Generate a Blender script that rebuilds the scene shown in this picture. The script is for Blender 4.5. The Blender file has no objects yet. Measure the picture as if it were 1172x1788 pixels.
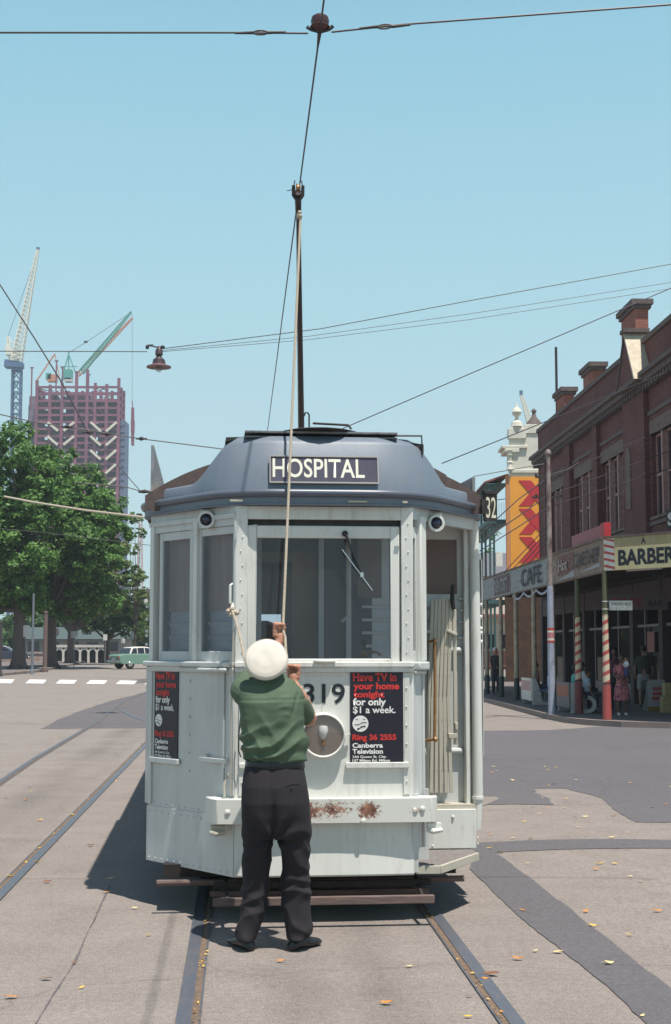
import bpy, bmesh, math, random
import numpy as np
from mathutils import Vector, Matrix, noise, Quaternion
random.seed(7)
SC = bpy.context.scene
COL = SC.collection
R = math.radians

# ---------------------------------------------------------------- camera
FPX = 2441.0                       # focal length in photo pixels (1172 x 1788)
PITCH = math.atan(240.0 / FPX)
CAMH = 1.676
cam_d = bpy.data.cameras.new("camera")
cam = bpy.data.objects.new("camera", cam_d); COL.objects.link(cam)
cam_d.sensor_fit = 'VERTICAL'; cam_d.sensor_height = 36.0
cam_d.lens = FPX / 1788.0 * 36.0
cam_d.clip_start = 0.1; cam_d.clip_end = 4000
cam.location = (0, 0, CAMH)
cam.rotation_euler = (math.pi / 2 + PITCH, 0, 0)
SC.camera = cam
CP, SP = math.cos(PITCH), math.sin(PITCH)

# ---------------------------------------------------------------- sky and sun
SUNV = Vector((0.178, -0.275, 1.0)).normalized()
SUN_EL = math.asin(SUNV.z); SUN_AZ = math.atan2(SUNV.x, SUNV.y)
world = bpy.data.worlds.new("World"); SC.world = world; world.use_nodes = True
nt = world.node_tree; nt.nodes.clear()
wo = nt.nodes.new("ShaderNodeOutputWorld"); bg = nt.nodes.new("ShaderNodeBackground")
sky = nt.nodes.new("ShaderNodeTexSky"); sky.sky_type = 'NISHITA'; sky.sun_disc = False
sky.sun_elevation = SUN_EL; sky.sun_rotation = SUN_AZ
sky.air_density = 1.0; sky.dust_density = 2.0; sky.ozone_density = 1.0
# a hazy summer sky: the physical sky mixed with its washed-out film colour, paler toward the horizon
tcw = nt.nodes.new("ShaderNodeTexCoord"); sepw = nt.nodes.new("ShaderNodeSeparateXYZ"); nt.links.new(tcw.outputs['Generated'], sepw.inputs[0])
crw = nt.nodes.new("ShaderNodeValToRGB"); nt.links.new(sepw.outputs[2], crw.inputs[0])
SKYS = 0.125
els = crw.color_ramp.elements
for i, (p, c) in enumerate(((0.0, (0.47, 0.63, 0.64)), (0.10, (0.42, 0.61, 0.65)), (0.26, (0.33, 0.57, 0.65)), (0.42, (0.235, 0.49, 0.61)), (0.6, (0.10, 0.16, 0.27)), (1.0, (0.06, 0.10, 0.22)))):
    e = els[i] if i < 2 else els.new(p)
    e.position = p; e.color = (*[x / 1.0 for x in c], 1)
scw = nt.nodes.new("ShaderNodeVectorMath"); scw.operation = 'SCALE'; scw.inputs[3].default_value = 1.0 / SKYS
nt.links.new(crw.outputs[0], scw.inputs[0])
mixw = nt.nodes.new("ShaderNodeMix"); mixw.data_type = 'RGBA'; mixw.inputs[0].default_value = 0.88
nt.links.new(sky.outputs[0], mixw.inputs[6]); nt.links.new(scw.outputs[0], mixw.inputs[7]); nt.links.new(mixw.outputs[2], bg.inputs[0])
bg.inputs[1].default_value = SKYS
nt.links.new(bg.outputs[0], wo.inputs[0])
sun_d = bpy.data.lights.new("sun", 'SUN'); sun = bpy.data.objects.new("sun", sun_d); COL.objects.link(sun)
sun_d.energy = 5.0; sun_d.angle = R(0.53); sun_d.color = (1.0, 0.94, 0.86)
sun.location = (5, -10, 30)
sun.rotation_euler = SUNV.to_track_quat('Z', 'Y').to_euler()
vs = SC.view_settings
SC.display_settings.display_device = 'sRGB'
vs.view_transform = 'Standard'; vs.look = 'None'; vs.gamma = 1.0; vs.use_curve_mapping = False
vs.exposure = 0.34
SC.cycles.max_bounces = 8; SC.cycles.transparent_max_bounces = 16; SC.cycles.volume_bounces = 0
SC.cycles.caustics_reflective = False; SC.cycles.caustics_refractive = False

# ---------------------------------------------------------------- measuring helpers
def smooth(t):
    t = max(0.0, min(1.0, t)); return t * t * (3 - 2 * t)
def rise(y):
    if y < 52: return 0.0
    if y < 62: return 0.0006 * (y - 52) ** 2
    if y < 96: return 0.06 + 0.012 * (y - 62)
    return 0.468 + 0.004 * min(y - 96, 300)
def Z(x, y):
    return rise(y) - 0.14 * smooth((x - 1.6) / 3.6)
def ray(px, py):
    u, v = px - 586.0, 894.0 - py
    return Vector((u, FPX * CP - v * SP, FPX * SP + v * CP))
def at(px, py, D):
    r = ray(px, py); t = D / r.y
    return Vector((r.x * t, D, CAMH + r.z * t))
def G(px, py, dz=0.0):
    r = ray(px, py); lo, hi = 1.0, 1.0
    def gap(y): return CAMH + r.z / r.y * y - Z(r.x / r.y * y, y)
    while gap(hi) > 0 and hi < 420: lo = hi; hi *= 1.15
    for _ in range(40):
        m = (lo + hi) / 2
        if gap(m) > 0: lo = m
        else: hi = m
    y = (lo + hi) / 2; x = r.x / r.y * y
    return Vector((x, y, Z(x, y) + dz))
def hitp(px, py, p0, n):
    r = ray(px, py); c = Vector((0, 0, CAMH))
    t = (Vector(p0) - c).dot(n) / r.dot(n)
    return c + r * t

# ---------------------------------------------------------------- materials
MATS = {}
def nodes_of(name):
    m = bpy.data.materials.new(name); m.use_nodes = True
    return m, m.node_tree, m.node_tree.nodes["Principled BSDF"]
def N(nt, typ, **kw):
    n = nt.nodes.new(typ)
    for k, v in kw.items(): setattr(n, k, v)
    return n
def math_n(nt, op, a, b=None, c=None):
    n = N(nt, "ShaderNodeMath", operation=op)
    for i, v in enumerate((a, b, c)):
        if v is None: continue
        if isinstance(v, (int, float)): n.inputs[i].default_value = v
        else: nt.links.new(v, n.inputs[i])
    return n.outputs[0]
def mixc(nt, fac, a, b, mode='MIX'):
    n = N(nt, "ShaderNodeMix", data_type='RGBA', blend_type=mode)
    for i, v in ((0, fac), (6, a), (7, b)):
        if isinstance(v, (int, float)): n.inputs[i].default_value = v
        elif isinstance(v, tuple): n.inputs[i].default_value = (*v, 1) if len(v) == 3 else v
        else: nt.links.new(v, n.inputs[i])
    return n.outputs[2]
def noise_n(nt, vec, scale, detail=4, rough=0.55, sc3=None):
    if sc3 is not None:
        mp = N(nt, "ShaderNodeMapping"); mp.inputs['Scale'].default_value = sc3
        nt.links.new(vec, mp.inputs[0]); vec = mp.outputs[0]
    n = N(nt, "ShaderNodeTexNoise"); n.inputs['Scale'].default_value = scale
    n.inputs['Detail'].default_value = detail; n.inputs['Roughness'].default_value = rough
    nt.links.new(vec, n.inputs['Vector'])
    return n.outputs[0]
def ramp(nt, fac, p0, p1):
    n = N(nt, "ShaderNodeMapRange"); n.inputs[1].default_value = p0; n.inputs[2].default_value = p1
    nt.links.new(fac, n.inputs[0]); return n.outputs[0]
def bump(nt, b, h, strength, dist=0.01):
    n = N(nt, "ShaderNodeBump"); n.inputs['Strength'].default_value = strength; n.inputs['Distance'].default_value = dist
    nt.links.new(h, n.inputs['Height']); nt.links.new(n.outputs[0], b.inputs['Normal'])
def M(name, c, rough=0.6, c2=None, scale=6.0, metal=0.0, spec=0.5, var=0.12, bmp=0.0, bscale=None, sc3=None, thr=(0.35, 0.7), chips=None, streak=0.0):
    """paint-like procedural: base colour varied by large noise, dirt colour c2 in patches, fine bump"""
    if name in MATS: return MATS[name]
    m, nt, b = nodes_of(name)
    tc = N(nt, "ShaderNodeTexCoord"); v = tc.outputs['Object']
    n1 = noise_n(nt, v, scale, 5, 0.6, sc3)
    lo = tuple(x * (1 - var) for x in c); hi = tuple(min(1, x * (1 + var)) for x in c)
    col = mixc(nt, n1, lo, hi)
    if c2 is not None:
        n2 = noise_n(nt, v, scale * 2.3, 6, 0.65, sc3)
        col = mixc(nt, ramp(nt, n2, *thr), col, c2)
    if streak:      # rain and grime streaks running down the sheet metal
        n3 = noise_n(nt, v, 1.0, 5, 0.7, (16, 16, 0.7)); n4 = noise_n(nt, v, 1.3, 4, 0.6)
        k = math_n(nt, 'MULTIPLY', ramp(nt, n3, 0.45, 0.8), math_n(nt, 'MULTIPLY', ramp(nt, n4, 0.35, 0.65), streak))
        col = mixc(nt, k, col, tuple(x * 0.45 for x in c))
        n5 = noise_n(nt, v, 0.9, 3, 0.5); col = mixc(nt, math_n(nt, 'MULTIPLY', ramp(nt, n5, 0.4, 0.7), 0.22), col, tuple(x * q for x, q in zip(c, (0.80, 0.86, 0.90))))
    if chips:
        n6 = noise_n(nt, v, chips[1], 5, 0.7); n7 = noise_n(nt, v, 2.6, 3, 0.6)
        k = ramp(nt, math_n(nt, 'ADD', n6, math_n(nt, 'MULTIPLY', n7, 0.22)), chips[2], chips[2] + 0.02); col = mixc(nt, k, col, chips[0])
    nt.links.new(col, b.inputs['Base Color'])
    b.inputs['Roughness'].default_value = rough; b.inputs['Metallic'].default_value = metal
    b.inputs['Specular IOR Level'].default_value = spec
    if bmp: bump(nt, b, noise_n(nt, v, bscale or scale * 8, 4, 0.6), bmp)
    MATS[name] = m
    return m

PAINT = M('tram_paint', (0.555, 0.57, 0.555), 0.42, (0.36, 0.36, 0.32), 1.6, var=0.06, bmp=0.06, bscale=5, sc3=(1.6, 1.6, 0.5), thr=(0.52, 0.92), streak=0.55, chips=((0.22, 0.13, 0.09), 46, 0.845))
PAINTW = M('tram_cream_paint', (0.685, 0.685, 0.64), 0.45, (0.36, 0.33, 0.27), 3, var=0.05, bmp=0.05, bscale=8, sc3=(2, 2, 0.5), thr=(0.55, 0.95), streak=0.5, chips=((0.24, 0.12, 0.08), 46, 0.835))
PAINTD = M('tram_blue_grey_roof_paint', (0.155, 0.19, 0.235), 0.5, (0.19, 0.19, 0.19), 4, var=0.15, bmp=0.05, thr=(0.55, 0.9), streak=0.35, chips=((0.10, 0.06, 0.05), 30, 0.83))
TRIM = M('gutter_paint', (0.10, 0.115, 0.15), 0.35, (0.35, 0.32, 0.28), 6, thr=(0.62, 0.8))
CANVAS = M('roof_canvas', (0.10, 0.075, 0.07), 0.9, (0.16, 0.12, 0.11), 7, bmp=0.3, bscale=120)
INNER = M('tram_interior_shade_tone', (0.075, 0.08, 0.105), 0.6, var=0.15)  # paint darkened so its colour carries the shade inside the tram
WOOD_IN = M('varnished_wood', (0.26, 0.14, 0.09), 0.45, var=0.3, sc3=(8, 8, 1))
BLIND = M('brown_blind', (0.17, 0.125, 0.11), 0.7, var=0.12)
BLACK = M('black_iron', (0.018, 0.017, 0.018), 0.6, (0.05, 0.04, 0.035), 9)
UNDER = M('under_iron', (0.016, 0.013, 0.014), 0.85, (0.035, 0.025, 0.02), 7)
PLANK = M('weathered_plank', (0.19, 0.13, 0.115), 0.85, (0.09, 0.065, 0.06), 8, var=0.2, sc3=(0.4, 6, 6), bmp=0.3)
GATEW = M('aged_cream_slats', (0.46, 0.43, 0.35), 0.6, (0.30, 0.24, 0.18), 5, sc3=(3, 3, 0.4), thr=(0.6, 0.95))
BRASS = M('worn_brass', (0.33, 0.16, 0.07), 0.4, (0.45, 0.26, 0.13), 9, metal=0.5)
RUBBER = M('black_rubber', (0.012, 0.012, 0.014), 0.5)
CHROME = M('dull_chrome', (0.55, 0.55, 0.55), 0.25, metal=0.9)
REFLECTOR = M('lamp_reflector', (0.42, 0.38, 0.36), 0.35, metal=0.35)
DARKB = M('poster_black', (0.012, 0.010, 0.022), 0.4)
REDP = M('poster_red', (0.62, 0.035, 0.03), 0.45)
WHITEP = M('poster_white', (0.78, 0.77, 0.74), 0.5)
TREAD = M('step_tread', (0.15, 0.13, 0.125), 0.85, (0.22, 0.20, 0.19), 12, bmp=0.3, bscale=90)
ROPE = M('cotton_rope', (0.55, 0.48, 0.38), 0.9, (0.40, 0.33, 0.25), 40, bmp=0.5, bscale=150)
WIRE = M('wire_metal', (0.045, 0.04, 0.05), 0.5)
BULBM = M('frosted_bulb', (0.60, 0.60, 0.58), 0.2)

def glass(name, tint=(0.75, 0.8, 0.85), refl=0.9, dark=0.0):
    if name in MATS: return MATS[name]
    m = bpy.data.materials.new(name); m.use_nodes = True; nt = m.node_tree; nt.nodes.clear()
    o = N(nt, "ShaderNodeOutputMaterial"); t = N(nt, "ShaderNodeBsdfTransparent"); g = N(nt, "ShaderNodeBsdfGlossy")
    t.inputs[0].default_value = (*tint, 1); g.inputs['Roughness'].default_value = 0.03
    g.inputs[0].default_value = (refl, refl, refl, 1)
    f = N(nt, "ShaderNodeFresnel"); ge = N(nt, "ShaderNodeNewGeometry")
    nt.links.new(math_n(nt, 'SUBTRACT', 1.5, math_n(nt, 'MULTIPLY', ge.outputs['Backfacing'], 1.5 - 1 / 1.5)), f.inputs[0])
    tc = N(nt, "ShaderNodeTexCoord"); n = noise_n(nt, tc.outputs['Object'], 2.5, 3)
    d = N(nt, "ShaderNodeBsdfDiffuse"); d.inputs[0].default_value = (0.35, 0.33, 0.32, 1)
    mx = N(nt, "ShaderNodeMixShader"); mx2 = N(nt, "ShaderNodeMixShader")
    nt.links.new(math_n(nt, 'MULTIPLY', n, dark), mx2.inputs[0])
    nt.links.new(t.outputs[0], mx2.inputs[1]); nt.links.new(d.outputs[0], mx2.inputs[2])
    nt.links.new(f.outputs[0], mx.inputs[0]); nt.links.new(mx2.outputs[0], mx.inputs[1]); nt.links.new(g.outputs[0], mx.inputs[2])
    nt.links.new(mx.outputs[0], o.inputs[0]); MATS[name] = m
    return m
GLASS = glass('window_glass', (0.84, 0.87, 0.92), 0.6, 0.07)
GLASS_CAR = glass('car_glass', (0.35, 0.4, 0.4), 1.0)

# ---------------------------------------------------------------- mesh builder
class MB:
    def __init__(s, mat=None): s.v = []; s.f = []; s.mi = []; s.T = mat or Matrix(); s.cur = 0; s.sm = []; s.smooth = False
    def add(s, vs, fs, mi=None):
        o = len(s.v); s.v += [s.T @ Vector(p) for p in vs]
        for f in fs: s.f.append([o + i for i in f]); s.mi.append(s.cur if mi is None else mi)
        return s
    def box(s, c, d, rot=None):
        hx, hy, hz = d[0] / 2, d[1] / 2, d[2] / 2
        vs = [Vector((x * hx, y * hy, z * hz)) for x in (-1, 1) for y in (-1, 1) for z in (-1, 1)]
        if rot is not None: vs = [rot @ v for v in vs]
        c = Vector(c)
        return s.add([v + c for v in vs], [(0, 1, 3, 2), (4, 6, 7, 5), (0, 4, 5, 1), (2, 3, 7, 6), (0, 2, 6, 4), (1, 5, 7, 3)])
    def bx(s, x0, x1, y0, y1, z0, z1):
        return s.box(((x0 + x1) / 2, (y0 + y1) / 2, (z0 + z1) / 2), (abs(x1 - x0), abs(y1 - y0), abs(z1 - z0)))
    def bar(s, p, q, w, h=None, up=(0, 0, 1)):
        p, q = Vector(p), Vector(q); h = h or w; d = (q - p)
        if d.length < 1e-6: return s
        dn = d.normalized(); up = Vector(up)
        if abs(dn.dot(up)) > 0.98: up = Vector((0, 1, 0))
        sx = dn.cross(up).normalized(); uz = sx.cross(dn)
        m = Matrix((sx, dn, uz)).transposed()
        return s.box((p + q) / 2, (w, d.length, h), m)
    def tube(s, pts, r, n=8, caps=True):
        pts = [Vector(p) for p in pts]; k = len(pts)
        rs = r if isinstance(r, (list, tuple)) else [r] * k
        vs = []; fs = []
        prev = None
        for i, p in enumerate(pts):
            d = (pts[min(i + 1, k - 1)] - pts[max(i - 1, 0)])
            if d.length < 1e-9: d = Vector((0, 0, 1))
            d.normalize()
            if prev is None:
                a = Vector((0, 0, 1)) if abs(d.z) < 0.9 else Vector((1, 0, 0))
                prev = d.cross(a).normalized()
            prev = (prev - d * prev.dot(d)).normalized(); b = d.cross(prev)
            for j in range(n):
                t = 2 * math.pi * j / n
                vs.append(p + (prev * math.cos(t) + b * math.sin(t)) * rs[i])
        for i in range(k - 1):
            for j in range(n):
                j2 = (j + 1) % n
                fs.append((i * n + j, i * n + j2, (i + 1) * n + j2, (i + 1) * n + j))
        if caps:
            fs.append(tuple(reversed(range(n)))); fs.append(tuple(range((k - 1) * n, k * n)))
        return s.add(vs, fs)
    def lathe(s, prof, o=(0, 0, 0), axis=(0, 0, 1), n=16):
        """prof: (radius, height) pairs along axis from o"""
        q = Vector((0, 0, 1)).rotation_difference(Vector(axis)); o = Vector(o)
        vs = []; fs = []
        for (r, h) in prof:
            for j in range(n):
                t = 2 * math.pi * j / n
                vs.append(o + q @ Vector((r * math.cos(t), r * math.sin(t), h)))
        for i in range(len(prof) - 1):
            for j in range(n):
                j2 = (j + 1) % n
                fs.append((i * n + j, i * n + j2, (i + 1) * n + j2, (i + 1) * n + j))
        if prof[0][0] > 1e-4: fs.append(tuple(reversed(range(n))))
        if prof[-1][0] > 1e-4: fs.append(tuple(range((len(prof) - 1) * n, len(prof) * n)))
        return s.add(vs, fs)
    def ball(s, c, r, n=10):
        rr = r if isinstance(r, (tuple, list)) else (r, r, r)
        vs = []; fs = []; m = max(4, n // 2 + 1)
        for i in range(m + 1):
            a = math.pi * i / m
            for j in range(n):
                t = 2 * math.pi * j / n
                vs.append((c[0] + rr[0] * math.sin(a) * math.cos(t), c[1] + rr[1] * math.sin(a) * math.sin(t), c[2] + rr[2] * math.cos(a)))
        for i in range(m):
            for j in range(n):
                j2 = (j + 1) % n; fs.append((i * n + j, (i + 1) * n + j, (i + 1) * n + j2, i * n + j2))
        return s.add(vs, fs)
    def extr(s, poly, vec):
        poly = [Vector(p) for p in poly]; vec = Vector(vec); n = len(poly)
        return s.add(poly + [p + vec for p in poly], [tuple(range(n))[::-1], tuple(range(n, 2 * n))] +
                     [(i, (i + 1) % n, n + (i + 1) % n, n + i) for i in range(n)])
    def loft(s, rings, closed=True, caps=True):
        n = len(rings[0]); vs = [p for r in rings for p in r]; fs = []
        for i in range(len(rings) - 1):
            for j in range(n if closed else n - 1):
                j2 = (j + 1) % n; fs.append((i * n + j, i * n + j2, (i + 1) * n + j2, (i + 1) * n + j))
        if caps and closed:
            fs.append(tuple(reversed(range(n)))); fs.append(tuple(range((len(rings) - 1) * n, len(rings) * n)))
        return s.add(vs, fs)
    def build(s, name, mats, parent=None, bevel=0.0, ang=35, seg=2, flat=False):
        me = bpy.data.meshes.new(name); me.from_pydata([tuple(v) for v in s.v], [], s.f)
        if not isinstance(mats, (list, tuple)): mats = [mats]
        for m in mats: me.materials.append(m)
        me.polygons.foreach_set('material_index', [min(i, len(mats) - 1) for i in s.mi])
        bm = bmesh.new(); bm.from_mesh(me)
        bmesh.ops.remove_doubles(bm, verts=bm.verts, dist=1e-6)
        bmesh.ops.recalc_face_normals(bm, faces=bm.faces); bm.to_mesh(me); bm.free()
        if not flat:
            me.shade_smooth(); me.set_sharp_from_angle(angle=R(ang))
        o = bpy.data.objects.new(name, me); COL.objects.link(o)
        if parent: o.parent = parent
        if bevel:
            b = o.modifiers.new('bevel', 'BEVEL'); b.width = bevel; b.segments = seg; b.limit_method = 'ANGLE'; b.angle_limit = R(40)
            b.harden_normals = False
        return o

def tag(o, label=None, cat=None, group=None, kind=None):
    if label: o['label'] = label
    if cat: o['category'] = cat
    if group: o['group'] = group
    if kind: o['kind'] = kind
    return o
def empty(name, loc=(0, 0, 0), rz=0.0, label=None, cat=None, group=None, kind=None):
    o = bpy.data.objects.new(name, None); COL.objects.link(o); o.location = loc; o.rotation_euler = (0, 0, rz)
    o.empty_display_size = 0.3
    return tag(o, label, cat, group, kind)
def copy_tree(o, parent=None):
    c = o.copy(); COL.objects.link(c); c.parent = parent
    for ch in list(o.children): copy_tree(ch, c)
    return c
def text(s, o, u, v, w, h, mat, parent=None, bold=0.0, name='lettering', lift=0.002, depth=0.001, shear=0.0):
    """writing fitted into the box o + w*u + h*v, facing u x v"""
    cu = bpy.data.curves.new(name, 'FONT'); cu.body = s; cu.offset = bold; cu.extrude = 0.0; cu.shear = shear
    cu.resolution_u = 4
    ob = bpy.data.objects.new('tmp', cu); COL.objects.link(ob)
    bpy.context.view_layer.update()
    me = bpy.data.meshes.new_from_object(ob.evaluated_get(bpy.context.evaluated_depsgraph_get()))
    bpy.data.objects.remove(ob); bpy.data.curves.remove(cu)
    xs = [p.co.x for p in me.vertices]; ys = [p.co.y for p in me.vertices]
    x0, x1, y0, y1 = min(xs), max(xs), min(ys), max(ys)
    u = Vector(u).normalized(); v = Vector(v).normalized(); n = u.cross(v); o = Vector(o)
    for p in me.vertices:
        a = (p.co.x - x0) / (x1 - x0) * w; b = (p.co.y - y0) / (y1 - y0) * h
        p.co = o + u * a + v * b + n * lift
    me.name = name; me.materials.clear(); me.materials.append(mat)
    ob = bpy.data.objects.new(name, me); COL.objects.link(ob)
    if parent: ob.parent = parent
    return ob
def remesh(mb, voxel, smooth_it=2, fn=None):
    """closed shapes in mb -> one continuous skin"""
    me = bpy.data.meshes.new('t'); me.from_pydata([tuple(v) for v in mb.v], [], mb.f)
    bm = bmesh.new(); bm.from_mesh(me); bmesh.ops.recalc_face_normals(bm, faces=bm.faces); bm.to_mesh(me); bm.free()
    ob = bpy.data.objects.new('t', me); COL.objects.link(ob)
    r = ob.modifiers.new('r', 'REMESH'); r.mode = 'VOXEL'; r.voxel_size = voxel
    if smooth_it:
        k = ob.modifiers.new('s', 'SMOOTH'); k.factor = 0.6; k.iterations = smooth_it
    bpy.context.view_layer.update()
    out = bpy.data.meshes.new_from_object(ob.evaluated_get(bpy.context.evaluated_depsgraph_get()))
    bpy.data.objects.remove(ob)
    if fn:
        ns = [v.normal.copy() for v in out.vertices]
        for v, nn in zip(out.vertices, ns): v.co = v.co + nn * fn(v.co, nn)
    out.shade_smooth()
    return out
def link_mesh(name, me, mat, parent=None):
    me.name = name; me.materials.clear(); me.materials.append(mat)
    o = bpy.data.objects.new(name, me); COL.objects.link(o)
    if parent: o.parent = parent
    return o
def ering(c, rx, ry, n=24, rot=None, pw=2.0):
    out = []
    for j in range(n):
        t = 2 * math.pi * j / n; ct, st = math.cos(t), math.sin(t)
        p = Vector((rx * math.copysign(abs(ct) ** (2 / pw), ct), ry * math.copysign(abs(st) ** (2 / pw), st), 0))
        if rot is not None: p = rot @ p
        out.append(Vector(c) + p)
    return out
# ================================================================ SETTING: ground, road, pavements, rails
XS = [1.6 + 0.3 * i for i in range(13)]
YS = [52 + 2 * i for i in range(23)] + [96 + 30 * i for i in range(1, 12)]
def sheet(name, poly, mat, dz, kind='structure', thick=0.0, label=None):
    """flat polygon laid on the cambered ground; thick > 0 gives it an edge (kerb)"""
    bm = bmesh.new(); vs = [bm.verts.new((p[0], p[1], 0)) for p in poly]; bm.faces.new(vs)
    x0 = min(p[0] for p in poly); x1 = max(p[0] for p in poly); y0 = min(p[1] for p in poly); y1 = max(p[1] for p in poly)
    for x in XS:
        if x0 < x < x1: bmesh.ops.bisect_plane(bm, geom=bm.verts[:] + bm.edges[:] + bm.faces[:], plane_co=(x, 0, 0), plane_no=(1, 0, 0))
    for y in YS:
        if y0 < y < y1: bmesh.ops.bisect_plane(bm, geom=bm.verts[:] + bm.edges[:] + bm.faces[:], plane_co=(0, y, 0), plane_no=(0, 1, 0))
    for v in bm.verts: v.co.z = Z(v.co.x, v.co.y) + dz
    bmesh.ops.recalc_face_normals(bm, faces=bm.faces)
    if sum(f.normal.z for f in bm.faces) < 0: bmesh.ops.reverse_faces(bm, faces=bm.faces)
    if thick:
        r = bmesh.ops.extrude_face_region(bm, geom=bm.faces[:])
        for e in r['geom']:
            if isinstance(e, bmesh.types.BMVert): e.co.z += thick
    me = bpy.data.meshes.new(name); bm.to_mesh(me); bm.free(); me.materials.append(mat)
    o = bpy.data.objects.new(name, me); COL.objects.link(o); tag(o, label, None, None, kind)
    return o

# --- road material: aged concrete / chip seal, world-space
def ground_mat(name, base, alt, speck=0.25, dark=None, track=False, bstr=0.35):
    m, nt, b = nodes_of(name); g = N(nt, "ShaderNodeNewGeometry"); v = g.outputs['Position']
    big = noise_n(nt, v, 0.35, 5, 0.6); mid = noise_n(nt, v, 2.2, 5, 0.6); fine = noise_n(nt, v, 24, 5, 0.85)
    fine2 = noise_n(nt, v, 80, 3, 0.85)
    col = mixc(nt, ramp(nt, big, 0.3, 0.7), base, alt)
    col = mixc(nt, ramp(nt, mid, 0.35, 0.75), col, tuple(x * 0.90 for x in alt))
    fine3 = noise_n(nt, v, 190, 2, 0.8)
    s = math_n(nt, 'ADD', math_n(nt, 'MULTIPLY', math_n(nt, 'SUBTRACT', fine, 0.5), speck * 3.0), 1.0)
    s = math_n(nt, 'ADD', s, math_n(nt, 'MULTIPLY', math_n(nt, 'SUBTRACT', ramp(nt, fine3, 0.36, 0.64), 0.5), speck * 1.5))
    s = math_n(nt, 'SUBTRACT', s, math_n(nt, 'MULTIPLY', ramp(nt, noise_n(nt, v, 17, 5, 0.8), 0.62, 0.75), speck * 0.6))
    s = math_n(nt, 'ADD', s, math_n(nt, 'MULTIPLY', math_n(nt, 'SUBTRACT', fine2, 0.5), speck * 4.2))
    s = math_n(nt, 'SUBTRACT', s, math_n(nt, 'MULTIPLY', ramp(nt, noise_n(nt, v, 0.9, 6, 0.7), 0.56, 0.74), 0.16))
    s = math_n(nt, 'SUBTRACT', s, math_n(nt, 'MULTIPLY', ramp(nt, noise_n(nt, v, 5.5, 5, 0.7), 0.66, 0.74), 0.18))
    if track:   # oil and wear down the middle of the tram tracks
        sp = N(nt, "ShaderNodeSeparateXYZ"); nt.links.new(v, sp.inputs[0])
        tx = math_n(nt, 'ADD', sp.outputs[0], math_n(nt, 'MULTIPLY', sp.outputs[1], 168.0 / FPX))
        for c0, amp, wd in ((0.28, 0.11, 0.22), (0.74, 0.10, 0.2), (0.51, 0.04, 0.5), (-2.33, 0.14, 0.38), (-1.9, 0.08, 0.2)):
            d = math_n(nt, 'ABSOLUTE', math_n(nt, 'SUBTRACT', tx, c0))
            k = math_n(nt, 'MULTIPLY', math_n(nt, 'MAXIMUM', math_n(nt, 'SUBTRACT', 1.0, math_n(nt, 'DIVIDE', d, wd)), 0.0),
                       math_n(nt, 'MULTIPLY', ramp(nt, big, 0.2, 0.7), amp * 2.2))
            s = math_n(nt, 'SUBTRACT', s, k)
    # fine cross scratches (grooved concrete)
    sc = noise_n(nt, v, 9, 4, 0.7, (0.35, 2.6, 1)); s = math_n(nt, 'ADD', s, math_n(nt, 'MULTIPLY', math_n(nt, 'SUBTRACT', sc, 0.5), 0.22))
    vo = N(nt, "ShaderNodeTexVoronoi", feature='DISTANCE_TO_EDGE'); vo.inputs['Scale'].default_value = 0.22; vo.inputs['Randomness'].default_value = 1.0
    wv = N(nt, "ShaderNodeVectorMath", operation='ADD'); nt.links.new(v, wv.inputs[0])
    wn = N(nt, "ShaderNodeTexNoise"); wn.inputs['Scale'].default_value = 1.2; wn.inputs['Detail'].default_value = 5; nt.links.new(v, wn.inputs['Vector']); nt.links.new(wn.outputs[1], wv.inputs[1])
    nt.links.new(wv.outputs[0], vo.inputs['Vector'])
    crack = ramp(nt, vo.outputs[0], 0.0, 0.0045)
    s = math_n(nt, 'MULTIPLY', s, math_n(nt, 'ADD', 0.80, math_n(nt, 'MULTIPLY', crack, 0.20)))
    cmb = N(nt, "ShaderNodeCombineXYZ")
    for i in range(3): nt.links.new(s, cmb.inputs[i])
    col = mixc(nt, 1.0, col, cmb.outputs[0], 'MULTIPLY')
    nt.links.new(col, b.inputs['Base Color']); b.inputs['Roughness'].default_value = 0.88; b.inputs['Specular IOR Level'].default_value = 0.25
    bump(nt, b, math_n(nt, 'ADD', fine, math_n(nt, 'MULTIPLY', fine2, 0.6)), bstr, 0.006)
    MATS[name] = m; return m
ROADM = ground_mat('aged_concrete_road', (0.262, 0.230, 0.206), (0.230, 0.201, 0.182), 0.42, track=True)
ASPH = ground_mat('newer_asphalt', (0.108, 0.104, 0.114), (0.130, 0.122, 0.128), 0.34)
ASPH2 = ground_mat('worn_asphalt', (0.140, 0.126, 0.130), (0.120, 0.110, 0.116), 0.3)
EARTH = ground_mat('far_ground', (0.16, 0.15, 0.11), (0.10, 0.12, 0.07), 0.2)
PATHM = ground_mat('footpath_concrete', (0.20, 0.17, 0.16), (0.165, 0.14, 0.135), 0.2)
LINEM = M('road_paint', (0.66, 0.65, 0.62), 0.7, (0.45, 0.42, 0.40), 3, thr=(0.55, 0.8))
KERBM = M('kerb_stone', (0.21, 0.17, 0.155), 0.85, (0.30, 0.17, 0.14), 2.5, bmp=0.2, thr=(0.55, 0.8))
RAILM = M('worn_steel_rail', (0.125, 0.135, 0.165), 0.42, (0.21, 0.18, 0.16), 9, metal=0.35, sc3=(1, 0.3, 1), bmp=0.1, thr=(0.5, 0.8))
GROOVE = M('rail_groove_dirt', (0.085, 0.065, 0.055), 0.95, (0.24, 0.16, 0.10), 20)
TAR = M('tar_seal', (0.07, 0.063, 0.065), 0.8)

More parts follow.
